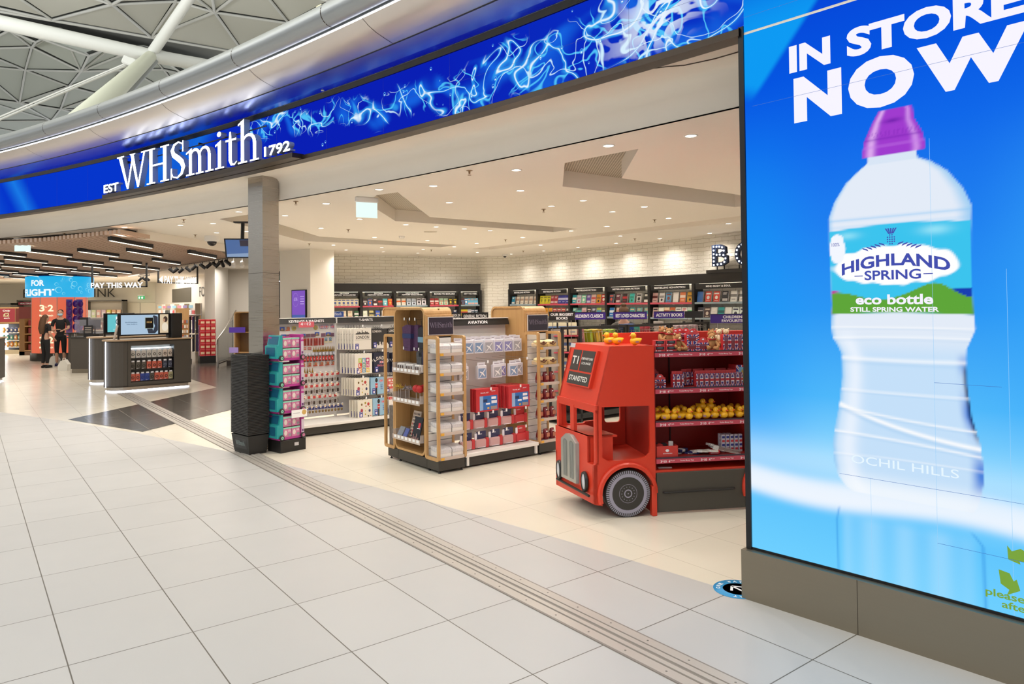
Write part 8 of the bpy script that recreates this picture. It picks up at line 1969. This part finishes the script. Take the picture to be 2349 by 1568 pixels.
for i in range(4):
    for j in range(2): o = MB().box(0, .26, 0, .2, 0, .24, mat('choc_box', '#8c2c2c', .4, noise_=.3, nscale=10), .01).build('chocolate_box'); o.location = (-19.9+.33*j, 29.5, [.2, .55, .88, 1.2][i]+.0); tag(o, 'dark red chocolate box, %s on the %s shelf of the brown rack' % (['left', 'right'][j], ['lowest', 'second', 'third', 'top'][i]), 'chocolate box', 'chocolate boxes')
# red confectionery tower
TB = Vector((-10.45, 24.0, 0)); YT = math.radians(30)
t = thing('carton_display_base', 'black plinth under the tower of red snack tubs', 'plinth', TB, YT); MB().box(0, .5, 0, .55, 0, .24, M_DARK).build('plinth', t)
t = thing('snack_tub', 't', 'snack tub'); MB().box(0, .155, 0, .24, 0, .20, mat('tub_red', '#b8282c', .35), .008).build('tub', t); mb = MB(); text_on(mb, '888', mat('tub_cream', '#ecd8b0', .4), (.02, -.001, .06), (1, 0, 0), (0, 0, 1), .115, .08, .03); Lq(mb, 0, .155, 0, .02, -.001, mat('tub_pink', '#e06068', .4)); mb.build('print', t); K = Kind(t)
t = thing('snack_tub_purple', 't', 'snack tub'); MB().box(0, .1, 0, .24, 0, .20, mat('tub_purple', '#5a3c90', .35), .008).build('tub', t); K2 = Kind(t); MT = frameM(TB, YT)
for j in range(6):
    for i in range(3): K.place(MT @ Vector((.01+.165*i, .01, .245+.205*j)), YT, 'red snack tub, %s from the left on level %s of the front of the tower' % (ORD[i], ['one', 'two', 'three', 'four', 'five', 'six'][j]), 'red snack tubs')
    K.place(MT @ Vector((.01, .54, .245+.205*j)), YT-PI/2, 'red snack tub on the left side of the tower, level %s' % ['one', 'two', 'three', 'four', 'five', 'six'][j], 'red snack tubs')
    if j < 5: K2.place(MT @ Vector((.0, .36, .245+.205*j)), YT-PI/2, 'purple snack tub on the left side of the tower, level %s' % ['one', 'two', 'three', 'four', 'five'][j], 'purple snack tubs')
# peg stand and clothes
t = thing('peg_stand', 'oak peg stand of small goods right of the wide screen', 'display stand', (-11.4, 24.3, 0), .5); MB().box(0, .42, 0, .1, .1, 1.85, M_OAK).build('frame', t); MB().box(0, .5, -.02, .2, 0, .12, M_KICK).build('base', t)
mb = MB(); random.seed(6); mb.box(.03, .12, -.03, 0, 1.55, 1.7, M_PW); [mb.box(.05+.07*i, .1+.07*i, -.04, 0, .5+.17*j, .6+.17*j, mat('peg_'+c[1:], c, .5)) for j in range(6) for i in range(5) for c in [random.choice(['#d8b8a0', '#e0e0dc', '#b85a3a', '#8a8a94', '#e8e0d0'])]]; mb.build('carded_goods', t, kind='stuff')
t = thing('clothes_rack', 'rack of dark purple garments behind the red tower', 'clothes rack', (-12.1, 25.6, 0), .3); MB().tube([(0, 0, 1.6), (.9, 0, 1.6)], .015, M_STEEL, 8).build('rail', t); [MB().tube([(x, 0, 0), (x, 0, 1.6)], .02, M_OAK, 8).build('post', t) for x in (0, .9)]
for i in range(7):
    for j in range(2): o = MB().prism([(0, 0, 0), (.1, .06, .02), (.1, .3, .02), (0, .36, 0), (0, .34, -.6), (0, .02, -.6)], (.05, 0, 0), mat('garment', '#3c2f58' if (i+j) % 2 else '#28242e', .8)).build('garment'); o.location = (-12.1+.12*i, 25.6+.035*i, 1.55-.66*j); o.rotation_euler = (0, 0, .3); tag(o, '%s garment, %s from the left in the %s row behind the red tower' % (['purple', 'dark'][(i+j) % 2 == 0], ORD[i], ['upper', 'lower'][j]), 'garment', 'garments on the rack')
# stair balustrade with glass
t = thing('stair_balustrade', 'steel handrail with grey glass panel in front of the white wall', 'balustrade', (-9.14, 22.28, 0), math.radians(101))
MB().tube([(-.22, 0, .72), (-.22, 0, .84), (1.2, 0, 1.2), (3.0, 0, 1.75)], .025, M_STEEL, 10).build('handrail', t); [MB().box(x-.03, x+.03, -.02, .02, 0, h, M_STEEL).build('post', t) for x, h in ((.0, .9), (2.4, 1.55))]
MB().prism([(.06, 0, .15), (2.35, 0, .15), (2.35, 0, 1.45), (.06, 0, .85)], (0, .012, 0), clear_mat('rail_glass', '#a8a8a4', .45)).build('glass_panel', t); MB().box(.05, 2.4, -.01, .02, .10, .14, M_STEEL).build('lower_rail', t)
MB().box(.8, 2.6, -.1, -1.2, 0, .16, M_CHAR).build('step', t)
MB().tube([(2.0, -.9, 2.2), (2.0, -2.2, 2.2)], .03, M_STEEL, 8).build('upper_rail', t); MB().tube([(2.0, -1.0, .16), (2.0, -1.0, 2.2)], .012, M_STEEL, 6).build('upper_post', t)
# narrow oak stand behind the pillar
Mn = frameM(Vector((-6.28, 16.2, 0)), 0)
t = thing('display_stand', 'narrow rounded oak stand partly hidden behind the steel pillar', 'display stand', Mn.translation, 0)
mb = MB(); P = [(0, a-.0, b) for a, b in rpath(0, .42, .1, 1.76, .05)]; mb.M = Matrix.Rotation(-PI/2, 4, 'Z'); mb.M = Matrix(((0, 1, 0, 0), (1, 0, 0, 0), (0, 0, 1, 0), (0, 0, 0, 1))); ringbox(mb, rpath(0, .42, .1, 1.76, .05), rpath(.025, .395, .125, 1.735, .035), 0, .35, M_OAK); mb.build('cabinet_shell', t)
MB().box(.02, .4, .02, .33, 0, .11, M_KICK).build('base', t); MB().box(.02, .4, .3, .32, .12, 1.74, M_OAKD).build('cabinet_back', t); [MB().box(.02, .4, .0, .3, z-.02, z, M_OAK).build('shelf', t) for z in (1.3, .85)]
for z, c, w in ((1.33, '#5a34b8', .36), (.88, '#b098e0', .2)): MB().box(-.1, -.1+w, -.03, -.01, z-.04, z+.08, mat('card_'+c[1:], c, .4)).build('price_card', t)
# ---------------------------------------------------------------- people
M_SKIN = mat('skin', '#c99a80', .55); M_BLK = mat('clothes_black', '#1b1a1b', .85); M_HAIRD = mat('hair_dark', '#33261e', .7); M_HAIRB = mat('hair_brown', '#5c4029', .7, noise_=.3, nscale=40)
def skin_body(name, joints, edges, m, parent, sub=2):
    me = bpy.data.meshes.new(name); names = list(joints); me.from_pydata([joints[k][0] for k in names], [(names.index(a), names.index(b)) for a, b in edges], []); me.materials.append(m)
    o = bpy.data.objects.new(name, me); COL.objects.link(o); o.parent = parent
    sk = o.modifiers.new('skin', 'SKIN'); sk.use_smooth_shade = True
    if not me.skin_vertices: me.attributes
    lay = me.skin_vertices[0].data if len(me.skin_vertices) else None
    if lay is None:
        import bmesh
        bm = bmesh.new(); bm.from_mesh(me); bm.verts.layers.skin.verify(); bm.to_mesh(me); bm.free(); lay = me.skin_vertices[0].data
    for i, k in enumerate(names):
        r = joints[k][1]; lay[i].radius = r if isinstance(r, tuple) else (r, r); lay[i].use_root = (i == 0)
    s = o.modifiers.new('sub', 'SUBSURF'); s.levels = sub; s.render_levels = sub
    return o
def person(loc, rz, label, H=1.74, arms=None, hair=None, top=M_BLK, leg=M_BLK, shoe=None, skirt=False, mask=False, bun=False):
    t = thing('person', label, 'person', loc, rz); k = H/1.74; t.scale = (k, k, k)
    def J(d): return {n: (Vector(p), r) for n, (p, r) in d.items()}
    arms = arms or {'L': [(.19, 0, 1.40), (.235, .02, 1.13), (.24, -.03, .88)], 'R': [(-.19, 0, 1.40), (-.235, .02, 1.13), (-.24, -.03, .88)]}
    d = {'pelvis': ((0, 0, .93), (.15, .11)), 'waist': ((0, .0, 1.08), (.125, .09)), 'chest': ((0, 0, 1.30), (.155, .105)), 'neck0': ((0, .01, 1.44), (.075, .07)), 'neck': ((0, .0, 1.50), (.052, .052)), 'head0': ((0, -.015, 1.57), (.06, .065))}
    e = [('pelvis', 'waist'), ('waist', 'chest'), ('chest', 'neck0'), ('neck0', 'neck'), ('neck', 'head0')]
    for s, x in (('L', 1), ('R', -1)):
        d['hip'+s] = ((x*.09, 0, .88), .088); d['knee'+s] = ((x*.10, -.02, .48), .058); d['ank'+s] = ((x*.10, .015, .09), .04); e += [('pelvis', 'hip'+s), ('hip'+s, 'knee'+s), ('knee'+s, 'ank'+s)]
        a = arms[s]; d['sh'+s] = (a[0], .055); d['el'+s] = (a[1], .042); d['wr'+s] = (a[2], .028); e += [('neck0', 'sh'+s), ('sh'+s, 'el'+s), ('el'+s, 'wr'+s)]
    b = skin_body('body', J(d), e, M_SKIN, t)
    # clothes over the body
    dt = {n: (p, (r[0]*1.08, r[1]*1.1) if isinstance(r, tuple) else r*1.12) for n, (p, r) in d.items()}
    tj = {n: dt[n] for n in ('waist', 'pelvis', 'chest', 'neck0')}; te = [('waist', 'pelvis'), ('waist', 'chest'), ('chest', 'neck0')]
    tj['hem'] = ((0, 0, .865), (.165, .125)); te.append(('pelvis', 'hem'))
    for s in 'LR':
        tj['sh'+s] = (dt['sh'+s][0], .062); m_ = Vector(d['sh'+s][0]).lerp(Vector(d['el'+s][0]), .8); tj['sl'+s] = (m_, .055); te += [('neck0', 'sh'+s), ('sh'+s, 'sl'+s)]
        if not skirt or True: pass
    tp = skin_body('top', J(tj), te, top, t)
    lj = {'pelvis': ((0, 0, .93), (.155, .115)), 'belt': ((0, 0, 1.0), (.14, .1))}; le = [('pelvis', 'belt')]
    for s, x in (('L', 1), ('R', -1)): lj['hip'+s] = ((x*.09, 0, .86), .095); lj['knee'+s] = ((x*.10, -.02, .48), .067); lj['an'+s] = ((x*.10, .012, .12 if not skirt else .32), .055); le += [('pelvis', 'hip'+s), ('hip'+s, 'knee'+s), ('knee'+s, 'an'+s)]
    skin_body('trousers', J(lj), le, leg, t)
    for x in (1, -1):
        mb = MB().ell((x*.10, -.05, .045), (.045, .13, .045), shoe or M_BLK, 10, 6); mb.box(x*.1-.04, x*.1+.04, -.16, .06, 0, .02, shoe or M_BLK, .01); mb.build('shoe', t)
    mb = MB().ell((0, -.02, 1.635), (.074, .092, .112), M_SKIN, 16, 12); mb.ell((0, -.112, 1.63), (.012, .018, .02), M_SKIN, 8, 6)
    for x in (1, -1): mb.ell((x*.075, .0, 1.63), (.012, .02, .03), M_SKIN, 8, 6)
    hd_ = mb.build('head', t)
    mb = MB()
    for x in (1, -1): mb.ell((x*.028, -.102, 1.648), (.011, .006, .006), M_DARK, 8, 5); mb.ell((x*.03, -.102, 1.668), (.018, .005, .004), M_HAIRD, 8, 4)
    mb.ell((0, -.105, 1.59), (.022, .008, .006), mat('lips', '#a8605a', .5), 8, 5); mb.build('face_features', hd_)
    if mask: MB().ell((0, -.065, 1.598), (.072, .062, .05), mat('face_mask', '#b9d4e4', .7), 14, 8).build('face_mask', t)
    mb = MB()
    if hair == 'long': mb.ell((0, .012, 1.66), (.088, .1, .105), M_HAIRB, 16, 10); mb.tube([(0, .06, 1.66), (0, .095, 1.5), (.0, .12, 1.3), (0, .12, 1.12)], [.085, .10, .105, .06], M_HAIRB, 12)
    elif hair == 'short': mb.ell((0, .012, 1.683), (.079, .094, .078), M_HAIRD, 16, 10)
    elif hair == 'bun': mb.ell((0, .012, 1.668), (.085, .1, .09), M_HAIRB, 16, 10); mb.ell((0, .03, 1.765), (.05, .05, .035), M_HAIRB, 12, 8)
    mb.build('hair', t)
    for s, x in (('L', 1), ('R', -1)):
        w = Vector(arms[s][2]); el = Vector(arms[s][1]); dr_ = (w-el).normalized(); side = dr_.cross(Vector((0, 0, 1))); side = side.normalized() if side.length > .2 else Vector((1, 0, 0)); up = side.cross(dr_)
        d = {'w': (w, (.024, .018)), 'p': (w+dr_*.05, (.034, .017)), 'k': (w+dr_*.09, (.036, .016))}; e = [('w', 'p'), ('p', 'k')]
        for f in range(4):
            b0 = w+dr_*.09+side*(.027-.018*f); ln = (.068, .076, .072, .056)[f]
            d['a%d' % f] = (b0+dr_*.01, .009); d['b%d' % f] = (b0+dr_*(ln*.5)-up*.008, .0085); d['c%d' % f] = (b0+dr_*(ln*.85)-up*.025, .0075); e += [('k', 'a%d' % f), ('a%d' % f, 'b%d' % f), ('b%d' % f, 'c%d' % f)]
        d['t1'] = (w+dr_*.045+side*.042*x, .010); d['t2'] = (w+dr_*.08+side*.055*x-up*.01, .009); e += [('p', 't1'), ('t1', 't2')]
        skin_body('hand', J(d), e, M_SKIN, t, 1)
    return t
pW = at(104, 843)
person((pW.x, pW.y, 0), math.radians(158), 'person with long brown hair in black clothes reaching over the cash desk', 1.68, {'L': [(.19, 0, 1.38), (.22, -.22, 1.22), (.15, -.47, 1.24)], 'R': [(-.19, 0, 1.38), (-.24, .02, 1.13), (-.20, -.14, .98)]}, 'long')
pM = Vector((-14.95, 23.75, 0))
person((pM.x, pM.y, 0), math.radians(22), 'person with short dark hair and pale blue face mask in black clothes', 1.84, {'L': [(.19, 0, 1.40), (.23, -.08, 1.16), (.14, -.3, 1.12)], 'R': [(-.19, 0, 1.40), (-.23, -.06, 1.15), (-.12, -.28, 1.08)]}, 'short', shoe=mat('shoe_navy', '#2f2f5c', .7), skirt=True, mask=True)
person((1.99, 12.8, 0), math.radians(165), 'person with brown hair in a bun, only the head showing over the purple sign', 1.80, None, 'bun', top=mat('top_grey', '#5a5650', .8))
